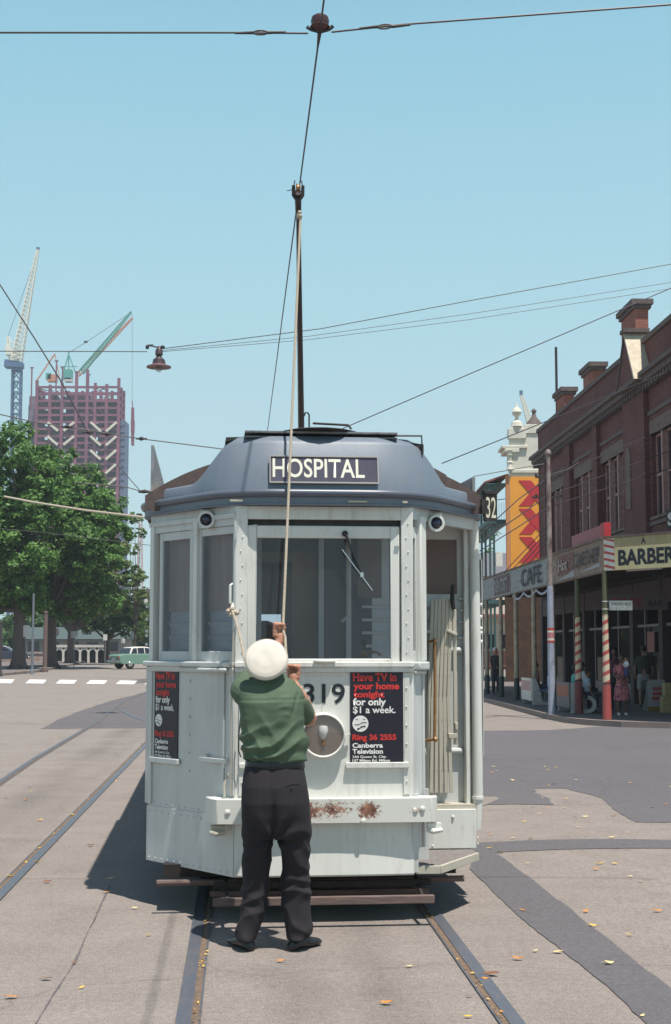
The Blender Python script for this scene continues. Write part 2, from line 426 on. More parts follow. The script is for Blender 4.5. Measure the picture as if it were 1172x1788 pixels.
sheet('ground', [(-600, -60), (600, -60), (600, 900), (-600, 900)], EARTH, -0.03)
sheet('road', [(-60, -40), (60, -40), (60, 420), (-60, 420)], ROADM, 0.0)
def patch(name, px, mat, dz, jit=0.0, step=0.35):
    """patch outline measured off the photograph on the ground; edges slightly ragged"""
    pts = [G(*p) for p in px]; out = []
    for i, p in enumerate(pts):
        q = pts[(i + 1) % len(pts)]; n = max(1, int((q - p).length / step)) if jit else 1
        for k in range(n):
            r = p.lerp(q, k / n); e = min(1.0, 4.0 * min(k, n - k) / n) * jit * 1.3
            out.append((r.x + e * (noise.noise(Vector((r.x * 1.7, r.y * 1.7, i))) + 0.45 * noise.noise(Vector((r.x * 9, r.y * 9, i)))), r.y + e * 1.3 * (noise.noise(Vector((r.x * 1.7, r.y * 1.7, i + 50))) + 0.45 * noise.noise(Vector((r.x * 9, r.y * 9, i + 9))))))
    return sheet(name, out, mat, dz)
patch('asphalt_patch', [(838, 1276), (1090, 1266), (1330, 1272), (1420, 1436), (1110, 1436), (1068, 1412), (1052, 1394), (988, 1377), (931, 1377), (968, 1406), (760, 1407), (760, 1278)], ASPH, 0.004, 0.05, 0.14)
patch('asphalt_patch', [(835, 1392), (866, 1392), (872, 1396), (846, 1407), (835, 1407)], ROADM, 0.007, 0.0)
patch('trench_patch', [(780, 1474), (1172, 1467), (1420, 1464), (1420, 1480), (1172, 1482), (866, 1489), (780, 1487)], ASPH, 0.004, 0.014, 0.05)
patch('trench_patch', [(838, 1480), (866, 1490), (946, 1550), (1010, 1600), (1090, 1664), (1172, 1727), (1330, 1850), (1240, 1880), (1128, 1788), (1060, 1722), (990, 1668), (905, 1600), (820, 1518)], ASPH, 0.005, 0.016, 0.05)
patch('asphalt_patch', [(70, 1273), (130, 1245), (200, 1222), (300, 1196), (420, 1196), (420, 1270), (180, 1272)], ASPH2, 0.004, 0.10, 1.2)
patch('asphalt_patch', [(255, 1185), (225, 1188), (235, 1193), (300, 1193)], ASPH2, 0.004, 0.0)
patch('road_crack', [(192, 1546), (194, 1546), (149, 1640), (126, 1690), (64, 1788), (61, 1788), (124, 1690), (147, 1640)], MATS['worn_asphalt'], 0.003, 0.012, 0.03)

# --- tram rails: groove rail let into the road
TD = Vector((-168.0 / FPX, 1.0, 0)).normalized(); TR = Vector((TD.y, -TD.x, 0))
def strip(name, cl, w0, w1, mat, dz):
    """strip between lateral offsets w0..w1 of the centre line cl"""
    a = []; b = []
    for i, p in enumerate(cl):
        d = (cl[min(i + 1, len(cl) - 1)] - cl[max(i - 1, 0)]); d.z = 0; d.normalize(); r = Vector((d.y, -d.x, 0))
        a.append(p + r * w0); b.append(p + r * w1)
    return sheet(name, [(p.x, p.y) for p in a] + [(p.x, p.y) for p in reversed(b)], mat, dz)
def straight(X, y0=-6, y1=66, n=2):
    return [Vector((X, 0, 0)) + TD * (y0 + (y1 - y0) * i / (n - 1)) for i in range(n)]
RL = -0.205; RRt = 1.225
A1 = -1.655
A2 = [G(*p) for p in ((-330, 1600), (-170, 1480), (0, 1369), (60, 1328), (120, 1292), (170, 1262), (198, 1239), (225, 1221), (262, 1206), (330, 1190))]
rails = [(straight(RL), -1, 'inner'), (straight(RRt), 1, 'x'), (straight(A1, y1=75), 1, 'x'), (A2, -1, 'x')]
for cl, sd, _ in rails:
    strip('rail', cl, sd * 0.0, sd * 0.070, RAILM, 0.010)
    strip('rail_groove', cl, -sd * 0.034, sd * 0.0, GROOVE, 0.006)
    strip('rail_groove', cl, -sd * 0.045, -sd * 0.034, RAILM, 0.009)
cv = [G(*p) for p in ((205, 1238), (222, 1246), (242, 1255), (262, 1262), (330, 1278))]
strip('rail', cv, -0.05, 0.05, RAILM, 0.011)

# --- pavements
KR = [(4.5, 70), (5.0, 54), (5.45, 40), (5.52, 37), (5.72, 35), (6.1, 33.9), (6.7, 33.1), (7.7, 32.55), (9.5, 32.0), (14, 31.0), (30, 29)]
sheet('footpath', [(x + 0.16, y + 0.1) for x, y in KR] + [(30, 70)], PATHM, 0.002, thick=0.13)
inner = [(x + 0.15, y + 0.10) for x, y in KR]
sheet('kerb', KR + inner[::-1], KERBM, 0.001, thick=0.137)
KL = [G(*p) for p in ((-260, 1204), (-120, 1190), (0, 1180), (62, 1174), (110, 1165), (140, 1158), (200, 1149), (250, 1143))]
sheet('footpath', [(p.x, p.y) for p in KL] + [(-60, KL[-1].y), (-60, KL[0].y)], PATHM, 0.002, thick=0.13)
KLo = [(p.x + 0.18, p.y) for p in KL]
sheet('kerb', [(p.x - 0.004, p.y) for p in KL] + KLo[::-1], KERBM, 0.001, thick=0.137)
# zebra crossing
for i in range(6):
    x0 = (-6, 50, 103, 156, 208, 258)[i]; t = i / 5
    a = G(x0 + 2, 1186 + 1.2 * i * 0.5); b = G(x0 + 32, 1186.5 + 1.2 * i * 0.5); c = G(x0 + 26, 1193.5 + i * 0.45); d = G(x0 - 6, 1193 + i * 0.45)
    sheet('crossing_stripe', [(p.x, p.y) for p in (a, b, c, d)], LINEM, 0.010)

# ================================================================ TRAM
TROOT = Vector((-0.068, 8.80, 0)); TYAW = R(5.2)
tram = empty('tram', TROOT, TYAW, 'pale green grey old tram with a blue grey roof hood showing HOSPITAL on its front', 'tram')
TM = Matrix.Translation(TROOT) @ Matrix.Rotation(TYAW, 4, 'Z'); TMI = TM.inverted()
HW = 0.558; SW = 1.120; SB = 0.78; LEN = 12.6
class Frame:
    """a vertical panel plane of the tram: o corner, u along, n outward (tram coordinates)"""
    def __init__(s, o, p):
        s.o = Vector((o[0], o[1], 0)); e = Vector((p[0], p[1], 0)) - s.o; s.L = e.length; s.u = e.normalized()
        s.n = Vector((s.u.y, -s.u.x, 0))
        if s.n.y > 0: s.n = -s.n
        s.M = Matrix.Translation(s.o) @ Matrix((s.u, -s.n, Vector((0, 0, 1)))).transposed().to_4x4()
    def uz(s, px, py):
        w0 = TM @ s.o; nn = (TM.to_3x3() @ s.n)
        q = TMI @ hitp(px, py, w0, nn) - s.o
        return q.dot(s.u), q.z
FR = Frame((0, 0), (1, 0))
FL = Frame((-HW, 0), (-SW, SB))      # u: 0 at the front corner
FG = Frame((HW, 0), (SW, SB))
# local box in a frame: x = u, y = depth (positive inward), z
def FB(fr): return MB(fr.M)

ZB = 0.285; ZBELT = 1.565; ZTOP = 2.575
# -- front dash
f = FB(FR)
f.bx(-HW, HW, 0.0, 0.04, 0.62, ZBELT)                      # dash sheet
for x in (-HW + 0.045, HW - 0.045): f.bx(x - 0.02, x + 0.02, -0.014, 0.0, 0.78, 1.53)
f.bx(-0.12, 0.12, -0.006, 0.0, 1.503, 1.512)
for z in np.arange(0.86, 1.5, 0.115):
    for x in (-HW + 0.045, HW - 0.045): f.ball((x, -0.016, z), 0.0065, 6)
dash = f.build('dash_panel', PAINTW, tram, bevel=0.006)
f = FB(FR); f.smooth = True
# curved lower apron: slightly bowed outward
rings = []
for z, y in ((ZB, -0.012), (ZB + 0.012, -0.02), (0.45, -0.008), (0.62, 0.004), (0.66, 0.004)):
    ring = [(x, y - 0.02 * (1 - (x / HW) ** 2), z) for x in np.linspace(-HW + 0.0, HW, 13)] + [(x, y + 0.035, z) for x in np.linspace(HW, -HW + 0.0, 3)]
    rings.append([Vector(p) for p in ring])
f.loft(rings); f.build('apron', PAINTW, tram, bevel=0.004)
f = FB(FR); f.bx(-HW - 0.005, HW + 0.005, -0.035, 0.03, ZBELT, 1.60)
f.bx(-HW - 0.005, HW + 0.005, -0.022, 0.0, 1.535, ZBELT)
f.ball((-0.005, -0.045, 1.603), (0.075, 0.035, 0.014), 14)
f.build('belt_rail', PAINTW, tram, bevel=0.01)
# posts and window
for s_ in (-1, 1):
    f = FB(FR); x = s_ * (HW - 0.035); f.bx(x - 0.037, x + 0.037, -0.012, 0.05, 1.60, ZTOP)
    for z in np.arange(1.66, 2.56, 0.09): f.ball((x + s_ * 0.006 * (1 if int(z * 100) % 2 else -1), -0.014, z), 0.0055, 6)
    f.build('corner_post', PAINTW, tram, bevel=0.008)
f = FB(FR); f.bx(-HW + 0.07, HW - 0.07, -0.004, 0.05, 2.493, ZTOP)
for x in np.linspace(-0.42, 0.42, 6): f.ball((x, -0.006, 2.555), 0.005, 6)
f.build('header_panel', PAINTW, tram, bevel=0.004)
f = FB(FR); f.bx(-HW + 0.07, HW - 0.07, 0.035, 0.05, 2.455, 2.493); f.build('vent_slot', BLACK, tram)
wx0, wx1, wz0, wz1 = -0.432, 0.418, 1.618, 2.375
f = FB(FR)
f.bx(wx0 - 0.056, wx0, 0.0, 0.05, 1.60, 2.453); f.bx(wx1, wx1 + 0.056, 0.0, 0.05, 1.60, 2.453)
f.bx(wx0, wx1, 0.0, 0.05, wz1, 2.453); f.bx(wx0, wx1, 0.0, 0.05, 1.60, wz0)
wf = f.build('windscreen_frame', PAINTW, tram, bevel=0.006)
f = FB(FR); f.bx(wx0, wx1, 0.022, 0.027, wz0, wz1); f.build('windscreen', GLASS, tram, flat=True)
# wiper
f = FB(FR); a = FR.uz(602, 932); b = FR.uz(631, 1004); c = FR.uz(597, 960); d = FR.uz(650, 1031)
f.tube([(a[0], -0.03, a[1]), (a[0] + 0.02, -0.045, a[1] - 0.05), (b[0], -0.025, b[1])], [0.010, 0.008, 0.005], 8)
f.lathe([(0.018, 0), (0.018, 0.03), (0.01, 0.04)], (a[0], 0.0, a[1]), (0, -1, 0), 12)
wp = f.build('wiper', RUBBER, tram)
f = FB(FR); f.bar((c[0], -0.022, c[1]), (d[0], -0.018, d[1]), 0.008, 0.006); f.box((b[0], -0.03, b[1]), (0.02, 0.02, 0.03)); f.build('wiper_blade', CHROME, wp)

# -- bumper with worn paint and bolts
def bumper_mat():
    m, nt, b = nodes_of('bumper_worn_paint'); tc = N(nt, "ShaderNodeTexCoord"); v = tc.outputs['Object']
    base = mixc(nt, noise_n(nt, v, 3), (0.60, 0.60, 0.55), (0.68, 0.68, 0.63))
    sp = N(nt, "ShaderNodeSeparateXYZ"); nt.links.new(v, sp.inputs[0])
    n1 = noise_n(nt, v, 48, 8, 0.80); tot = None
    for cx, cz, rx, rz, k in ((0.04, 0.70, 0.22, 0.10, 0.27), (0.262, 0.69, 0.11, 0.085, 0.40), (0.57, 0.69, 0.13, 0.05, 0.17), (-0.1, 0.69, 0.2, 0.1, 0.3)):
        dx = math_n(nt, 'DIVIDE', math_n(nt, 'SUBTRACT', sp.outputs[0], cx), rx); dz = math_n(nt, 'DIVIDE', math_n(nt, 'SUBTRACT', sp.outputs[2], cz), rz)
        d = math_n(nt, 'SQRT', math_n(nt, 'ADD', math_n(nt, 'MULTIPLY', dx, dx), math_n(nt, 'MULTIPLY', dz, dz)))
        q = math_n(nt, 'MULTIPLY', math_n(nt, 'MAXIMUM', math_n(nt, 'SUBTRACT', 1.0, d), 0.0), k)
        tot = q if tot is None else math_n(nt, 'MAXIMUM', tot, q)
    fac = ramp(nt, math_n(nt, 'ADD', n1, tot), 0.665, 0.69)
    rust = mixc(nt, ramp(nt, noise_n(nt, v, 22, 6), 0.35, 0.65), (0.11, 0.035, 0.025), (0.42, 0.22, 0.14))
    nt.links.new(mixc(nt, fac, base, rust), b.inputs['Base Color']); b.inputs['Roughness'].default_value = 0.55
    bump(nt, b, math_n(nt, 'SUBTRACT', 1.0, fac), 0.3, 0.004); return m
BUMP = bumper_mat()
f = MB()
out = [(-0.735, 0.10), (-0.70, -0.03), (-0.665, -0.075), (-0.60, -0.085), (0.56, -0.085), (0.66, -0.075), (0.70, -0.03), (0.71, 0.05), (0.60, 0.06), (-0.60, 0.06), (-0.64, 0.12)]
f.extr([(x, y, 0.614) for x, y in out], (0, 0, 0.150))
for x in (-0.60, -0.51, 0.555, 0.60): f.ball((x, -0.086, 0.686 + (0.01 if x > 0.58 else 0)), (0.018, 0.009, 0.018), 10)
f.ball((0.23, -0.086, 0.626), (0.018, 0.009, 0.018), 10)
f.build('bumper', BUMP, tram, bevel=0.012)
for s_, x0 in ((-1, -0.70), (1, 0.64)):
    f = MB(); f.tube([(x0, -0.02, 0.56), (x0 + 0.03, -0.05, 0.555), (x0 + 0.09, -0.03, 0.56)], [0.014, 0.018, 0.014], 8)
    f.bx(x0, x0 + 0.09, -0.02, 0.03, 0.56, 0.60); f.build('tow_hook', PAINTW if s_ > 0 else GATEW, tram)

# -- left angled side: dash, windows
f = FB(FL); L = FL.L
f.bx(0.0, L, 0.0, 0.035, ZB, ZBELT)
f.bx(L - 0.055, L + 0.012, -0.016, 0.03, 0.66, 1.56)
f.bx(0.0, L + 0.004, -0.006, -0.0005, ZB, 0.645)
f.bx(0.0, 0.05, -0.013, 0.0, 0.78, 1.54); f.bx(0.10, 0.12, -0.011, 0, 0.78, 1.54)
for u in np.arange(0.06, L, 0.072):
    f.ball((u, -0.007, 0.612), 0.006, 6); f.ball((u, -0.007, 0.31), 0.006, 6); f.ball((u + 0.03, -0.002, 0.665), 0.006, 6)
for z in np.arange(0.90, 1.5, 0.115): f.ball((L * 0.50, -0.002, z), 0.008, 6)
f.bx(0.02, 0.32, -0.045, -0.032, 0.972, 1.0); f.bx(0.06, 0.075, -0.034, 0, 0.98, 1.02); f.bx(0.26, 0.275, -0.034, 0, 0.98, 1.02)
f.build('dash_panel', PAINT, tram, bevel=0.005)
f = FB(FL); f.bx(-0.0, L + 0.02, -0.045, 0.03, ZBELT, 1.60); f.bx(0.0, L + 0.01, -0.025, 0.0, 1.53, ZBELT)
f.bx(0.03, 0.33, -0.062, -0.03, 1.535, 1.56); f.build('belt_rail', PAINT, tram, bevel=0.01)
def window(fr, u0, u1, z0, z1, fw, zb, zt, mat, par):
    f = FB(fr)
    f.bx(u0 - fw, u0, 0.008, 0.045, zb, zt); f.bx(u1, u1 + fw, 0.008, 0.045, zb, zt)
    f.bx(u0, u1, 0.010, 0.043, z1, zt); f.bx(u0, u1, 0.010, 0.043, zb, z0)
    w = f.build('side_window', mat, par, bevel=0.004)
    f = FB(fr); f.bx(u0, u1, 0.024, 0.028, z0, z1); f.build('pane', GLASS, w, flat=True)
    return w
window(FL, 0.045, 0.385, 1.665, 2.405, 0.03, 1.60, 2.455, PAINT, tram)
window(FL, 0.515, 0.83, 1.665, 2.40, 0.035, 1.60, 2.455, PAINT, tram)
for u, w_ in ((0.43, 0.022), (0.462, 0.010), (L - 0.03, 0.022), (0.004, 0.010)):
    f = FB(FL); f.bx(u - w_, u + w_, -0.012, 0.05, 1.60, 2.52); f.build('window_post', PAINTW if w_ > 0.015 else PAINT, tram, bevel=0.005)
f = FB(FL); f.bx(0.0, L, 0.0, 0.05, 2.456, 2.60); f.bx(0.0, L, -0.015, 0.0, 2.50, 2.53); f.build('header_panel', PAINT, tram)

# -- right angled side: narrow quarter panel, then open doorway
q1 = 0.13
f = FB(FG); f.bx(0.0, q1, 0.0, 0.035, 0.44, ZBELT); f.bx(q1 - 0.012, q1 + 0.012, -0.012, 0.05, 0.44, 1.56)
f.build('quarter_panel', PAINT, tram, bevel=0.005)
f = FB(FG); f.bx(0.0, q1 + 0.015, -0.05, 0.04, 1.545, 1.60); f.bx(0.0, q1 + 0.01, -0.03, 0.0, 1.52, 1.545); f.build('belt_rail', PAINT, tram, bevel=0.012)
window(FG, 0.018, 0.062, 1.665, 2.38, 0.016, 1.60, 2.455, PAINT, tram)
f = FB(FG); f.bx(0.08, q1 + 0.03, -0.02, 0.06, 1.60, 2.53); f.build('door_post', PAINTW, tram, bevel=0.008)
f = FB(FG); f.bx(0.0, FG.L, 0.0, 0.05, 2.50, 2.60); f.build('header_panel', PAINT, tram)

# -- cross bulkhead behind the platform
BY = 0.88
f = MB()
f.bx(0.40, SW - 0.02, BY, BY + 0.04, 0.60, 2.60)
fd = MB(); fd.bx(-SW + 0.02, -0.42, BY + 0.001, BY + 0.041, 0.60, 2.60); fd.bx(0.02, 0.40, BY + 0.01, BY + 0.041, 0.60, 2.60); fd.bx(-0.42, 0.02, BY + 0.01, BY + 0.04, 2.35, 2.60); fd.build('bulkhead', INNER, tram)  # shaded stretch of the bulkhead in the darkened tone, sunlit right stretch stays pale
for z in (1.70, 1.79, 1.88, 1.97):
    for x0, x1 in ((0.33, 0.85),): f.box(((x0 + x1) / 2, BY - 0.008, z), (x1 - x0, 0.014, 0.02), Matrix.Rotation(0.5, 3, 'X'))
for z in (2.02, 1.94, 1.86, 1.75): f.bx(1.0, 1.06, BY - 0.035, BY, z, z + 0.013)
f.bx(0.60, 1.02, BY - 0.03, BY, 1.66, 1.69); f.tube([(0.62, BY - 0.02, 1.67), (1.03, BY - 0.02, 1.67)], 0.022, 10)
f.tube([(0.90, BY - 0.02, 0.98), (1.03, BY - 0.02, 0.98)], 0.022, 10)
f.bx(1.035, 1.055, BY - 0.02, BY, 0.62, 2.5)
f.build('bulkhead', PAINT, tram, bevel=0.004)
BLINDL = M('light_brown_blind', (0.66, 0.46, 0.38), 0.7, var=0.15)
for x0, x1, z0, z1, mt in ((0.30, 0.47, 2.03, 2.50, BLIND), (0.66, 1.0, 2.06, 2.44, BLIND)):
    f = MB(); f.bx(x0, x1, BY - 0.006, BY - 0.001, z0, z1); f.build('bulkhead_pane', mt, tram, bevel=0.002)
for u0, u1 in ((0.03, 0.41), (0.49, 0.86)):  # blinds added close behind the glass, louvres moved up too, to brighten the windows
    f = FB(FL); f.bx(u0, u1, 0.085, 0.095, 1.93, 2.44); bl_ = f.build('added_blind', M('brown_added_blind', (0.46, 0.30, 0.235), 0.8, (0.34, 0.22, 0.17), 2.0, sc3=(6, 6, 0.5)), tram)
    f = FB(FL); f.bx(u0, u1, 0.10, 0.115, 1.60, 1.93)
    for z in (1.66, 1.75, 1.84): f.box(((u0 + u1) / 2, 0.095, z), (u1 - u0, 0.012, 0.035), Matrix.Rotation(0.45, 3, 'X'))
    f.build('louvre_panel', M('louvre_paint', (0.46, 0.45, 0.43), 0.6), tram)
f = MB(); f.bx(-0.14, 0.18, BY + 0.05, BY + 0.08, 0.62, 2.35)
for x in (-0.13, 0.17): f.bx(x - 0.02, x + 0.02, BY + 0.035, BY + 0.05, 0.62, 2.35)
f.build('sliding_door', WOOD_IN, tram)
# corner pillar and pipe at the right
f = MB(); f.bx(SW - 0.085, SW - 0.05, SB + 0.02, BY, 0.62, 2.58); f.build('corner_pillar', PAINTW, tram, bevel=0.008)
f = MB(); f.tube([(SW - 0.015, SB + 0.01, 2.56), (SW - 0.005, SB + 0.01, 1.6), (SW - 0.002, SB + 0.01, 0.70), (SW - 0.012, SB + 0.02, 0.46)], [0.034, 0.034, 0.034, 0.03], 14)
for z in (2.30, 0.66): f.lathe([(0.04, 0), (0.04, 0.02)], (SW - 0.005, SB + 0.01, z), (0, 0, 1), 14)
for z in (1.985, 1.90, 1.82, 1.79, 1.73): f.ball((SW + 0.033, SB + 0.03, z), 0.014, 8)
f.build('corner_pipe', PAINTW, tram, ang=50)
for z in (1.985, 1.90, 1.82, 1.79, 1.73):
    f = MB(); f.ball((-SW - 0.02, SB + 0.03, z - 0.02), 0.012, 8); f.build('knob', PAINTW, tram)
f = MB()
prof = []
f.bx(SW + 0.045, SW + 0.05, SB + 0.05, SB + 0.4, 0.95, 2.3); f.build('side_gate_edge', PAINT, tram)
# riser and step at the right doorway
f = MB(); f.bx(0.74, SW - 0.03, BY - 0.16, BY - 0.12, 0.34, 0.60)
for x, z in ((0.79, 0.555), (0.93, 0.55)): f.ball((x, BY - 0.163, z), 0.011, 8)
for x, z in ((0.79, 0.49), (0.79, 0.36), (1.1, 0.37), (1.1, 0.41)): f.ball((x, BY - 0.162, z), 0.007, 6)
f.bx(0.70, 0.745, BY - 0.15, BY - 0.10, 0.34, 0.62)
f.build('step_riser', PAINTW, tram, bevel=0.003)
f = MB(); f.extr([(0.57, 0.03, 0.30), (0.72, 0.02, 0.30), (SW - 0.06, 0.55, 0.30), (SW - 0.06, BY - 0.12, 0.30), (0.57, BY - 0.12, 0.30)], (0, 0, 0.034)); st = f.build('step', TREAD, tram, bevel=0.003)
f = MB(); f.bar((0.57, 0.018, 0.312), (0.722, 0.01, 0.312), 0.02, 0.05); f.bar((0.722, 0.01, 0.312), (SW - 0.055, 0.545, 0.312), 0.02, 0.05); f.build('step_edge', GATEW, st, bevel=0.003)
f = MB(); f.bx(0.55, 0.585, -0.01, 0.6, 0.30, 0.78); f.bx(0.56, 0.70, 0.30, 0.34, 0.33, 0.78); f.build('step_side', PAINT, tram)
f = MB(); f.extr([(HW - 0.02, 0.03, 0.60), (0.66, 0.14, 0.60), (0.70, BY - 0.14, 0.60), (SW - 0.03, BY - 0.14, 0.60), (SW - 0.03, 1.2, 0.60), (-SW + 0.02, 1.2, 0.60), (-SW + 0.03, SB, 0.60), (-HW, 0.04, 0.60)], (0, 0, 0.03)); f.build('platform_floor', GATEW, tram)
f = MB(); f.extr([(-HW, 0.06, 2.57), (HW, 0.06, 2.57), (SW - 0.04, SB, 2.57), (SW - 0.04, BY, 2.57), (-SW + 0.04, BY, 2.57), (-SW + 0.04, SB, 2.57)], (0, 0, 0.02)); f.build('platform_ceiling', WHITEP, tram)
# folding slatted gate
f = MB(); gy = BY - 0.10
xs0 = [0.785 + 0.0285 * i for i in range(6)]
for i, x in enumerate(xs0):
    top = 2.03 - 0.006 * abs(i - 3); dx = 0.035 * (0.5 - i / 5)
    pts = [Vector((x + 0.02 + dx * 0.4, gy, top)), Vector((x - 0.008 + dx * 0.2, gy, 1.35)), Vector((x - 0.012 - dx * 0.8, gy, 0.705))]
    for a_, b_ in zip(pts[:-1], pts[1:]): f.bar(a_, b_, 0.0235, 0.012, up=(0, -1, 0))
    for z in (1.99, 1.80, 1.65, 1.5, 1.2, 0.86): f.ball((x + 0.01 * (z - 1.3), gy - 0.007, z), 0.0035, 5)
gate = f.build('folding_gate', GATEW, tram, bevel=0.002)
GT = Matrix.Translation((0.075, 0, 0))
f = MB(GT); f.bar((0.675, gy - 0.02, 1.795), (0.725, gy - 0.02, 1.80), 0.03, 0.02); f.bar((0.835, gy - 0.02, 1.805), (0.90, gy - 0.02, 1.775), 0.028, 0.02)
f.bx(0.875, 0.90, gy - 0.01, gy + 0.01, 1.03, 1.95); f.box((0.89, gy - 0.02, 1.155), (0.02, 0.04, 0.05)); f.box((0.865, gy - 0.02, 1.09), (0.06, 0.03, 0.035))
f.bx(0.68, 0.69, gy, gy + 0.02, 0.75, 1.7); f.box((0.685, gy, 0.98), (0.035, 0.03, 0.05))
f.build('gate_bracket', GATEW, gate, bevel=0.004)
f = MB(GT); f.tube([(0.875, gy - 0.02, 2.12), (0.87, gy - 0.02, 2.02), (0.88, gy - 0.02, 1.95)], [0.012, 0.016, 0.012], 8); f.build('gate_handle', RUBBER, gate)
f = MB(GT); f.tube([(0.735, gy - 0.085, 1.735), (0.735, gy - 0.09, 1.4), (0.730, gy - 0.085, 1.07)], 0.0105, 10)
for z in (1.735, 1.07): f.ball((0.735, gy - 0.088, z), 0.018, 10); f.tube([(0.735, gy - 0.088, z), (0.665, gy - 0.03, z - 0.01)], 0.009, 8)
f.build('grab_rail', BRASS, tram)

# -- platform fittings seen through the windscreen
f = MB(); f.tube([(0.30, 0.30, 0.63), (0.30, 0.30, 1.60)], 0.035, 12); f.lathe([(0.05, 0), (0.05, 0.03), (0.02, 0.04)], (0.28, 0.28, 1.60), n=14)
f.tube([(0.28, 0.28, 1.63), (0.28, 0.28, 1.70)], 0.01, 8); f.ball((0.28, 0.28, 1.72), 0.022, 10); f.build('brake_column', BLACK, tram)
f = MB(); f.tube([(0.28, 0.28, 1.655), (0.35, 0.22, 1.66), (0.38, 0.20, 1.64)], 0.009, 8); f.lathe([(0.02, 0), (0.022, 0.02), (0.01, 0.03)], (0.28, 0.28, 1.64), n=12); f.build('brake_handle', BRASS, tram)
for x in (-0.40, 0.03, 0.22):
    f = MB(); f.bx(x, x + 0.035, BY - 0.03, BY - 0.002, 0.65, 2.5); f.build('door_jamb', PAINT, tram)
f = MB(); f.bx(-0.14, 0.02, BY + 0.03, BY + 0.045, 1.3, 2.2); f.build('door_pane', BLIND, tram)
f = MB(); f.tube([(0.20, 0.55, 2.5), (0.20, 0.55, 1.9), (0.16, 0.55, 1.86)], 0.012, 8); f.build('bell_strap', GATEW, tram)
f = MB(); f.bx(-0.30, -0.05, 0.20, 0.42, 0.63, 1.56); f.build('controller', BLACK, tram, bevel=0.03)
# driver's seat back silhouette and far saloon
f = MB(); f.lathe([(0.0, 0), (0.10, 0.0), (0.115, 0.02), (0.10, 0.04), (0.0, 0.045)], (-0.30, 1.9, 1.78), (0, -1, 0), 18)
f.tube([(-0.30, 1.88, 1.70), (-0.30, 1.88, 0.62)], 0.03, 8); f.build('round_seat_back', BLACK, tram)

# -- saloon body, side walls with window openings, far end
f = MB()
for s_ in (-1, 1):
    x0, x1 = (s_ * (SW - 0.04), s_ * SW)
    f.bx(x0, x1, BY, LEN - 0.7, ZB + 0.06, 1.58)
    f.bx(x0, x1, BY, LEN - 0.7, 2.42, 2.62)
    for y in np.arange(BY + 0.05, LEN - 0.7, 0.93): f.bx(x0 + 0.002 * s_, x1 - 0.004 * s_, y, y + 0.10, 1.58, 2.42)
f.build('body_side', PAINT, tram)
f = MB(); f.bx(-SW + 0.05, SW - 0.05, BY + 0.04, LEN - 0.7, 0.58, 0.62); f.build('saloon_floor', TREAD, tram)
for k in range(6):
    y = BY + 1.6 + k * 1.5
    for s_ in (-1, 1):
        f = MB(); f.bx(s_ * 0.28, s_ * 1.08, y, y + 0.42, 1.0, 1.06); f.bx(s_ * 0.28, s_ * 1.08, y + 0.40, y + 0.47, 0.66, 1.72)
        f.build('saloon_seat', WOOD_IN, tram)
f = MB(); f.bx(-SW + 0.05, -0.33, 6.2, 6.25, 0.62, 2.6); f.bx(0.05, SW - 0.05, 6.2, 6.25, 0.62, 2.6); f.bx(-0.33, 0.05, 6.2, 6.25, 2.05, 2.6); f.build('bulkhead', INNER, tram)
e0 = LEN
f = MB()
f.bx(-HW, HW, e0 - 0.04, e0, ZB, 1.60); f.bx(-HW, HW, e0 - 0.05, e0, 2.40, 2.60)
for x in (-0.53, 0.53): f.bx(x - 0.03, x + 0.03, e0 - 0.05, e0, 1.6, 2.4)
for s_ in (-1, 1):
    f.extr([(s_ * HW, e0 - 0.02, ZB), (s_ * SW, e0 - 0.7, ZB), (s_ * (SW - 0.03), e0 - 0.74, ZB), (s_ * HW, e0 - 0.06, ZB)], (0, 0, 1.3))
    f.extr([(s_ * HW, e0 - 0.02, 2.42), (s_ * SW, e0 - 0.7, 2.42), (s_ * (SW - 0.03), e0 - 0.74, 2.42), (s_ * HW, e0 - 0.06, 2.42)], (0, 0, 0.18))
f.build('far_end', PAINT, tram)
# underframe, trucks, wheels, lifeguard planks
f = MB(); f.bx(-0.55, 0.50, 0.08, 0.9, 0.30, 0.5); f.bx(-1.0, 1.0, 0.85, LEN - 0.8, 0.30, 0.56); f.bx(-0.95, 0.95, 1.2, 4.2, 0.16, 0.32); f.bx(-0.95, 0.95, LEN - 4.2, LEN - 1.2, 0.16, 0.32); f.build('underframe', UNDER, tram)
for yy in (1.9, 3.5, LEN - 3.5, LEN - 1.9):
    for x in (-0.74, 0.74):
        f = MB(); f.lathe([(0.0, -0.05), (0.36, -0.05), (0.38, -0.02), (0.36, 0.05), (0.0, 0.05)], (x, yy, 0.36), (1, 0, 0), 24); f.build('wheel', UNDER, tram)
f = MB(); f.bx(-0.685, 0.66, -0.16, -0.12, 0.138, 0.186); f.build('lifeguard_plank', PLANK, tram, bevel=0.004)
f = MB(); f.tube([(-1.04, 0.38, 0.197), (0.94, 0.38, 0.197)], 0.020, 10); f.bx(-0.7, 0.7, 0.30, 0.34, 0.12, 0.15); f.build('lifeguard_plank', PLANK, tram)
f = MB(); f.bx(-0.68, 0.68, 0.10, 0.13, 0.20, 0.24)
for x in (-0.6, 0.6): f.bar((x, -0.12, 0.15), (x, 0.5, 0.30), 0.02, 0.02)
for x in (-0.5, 0.5): f.bar((x, 0.4, 0.2), (x, 0.5, 0.4), 0.03, 0.03)
f.bx(-1.0, 0.9, 0.45, 0.9, 0.22, 0.30)
f.build('lifeguard_frame', UNDER, tram)

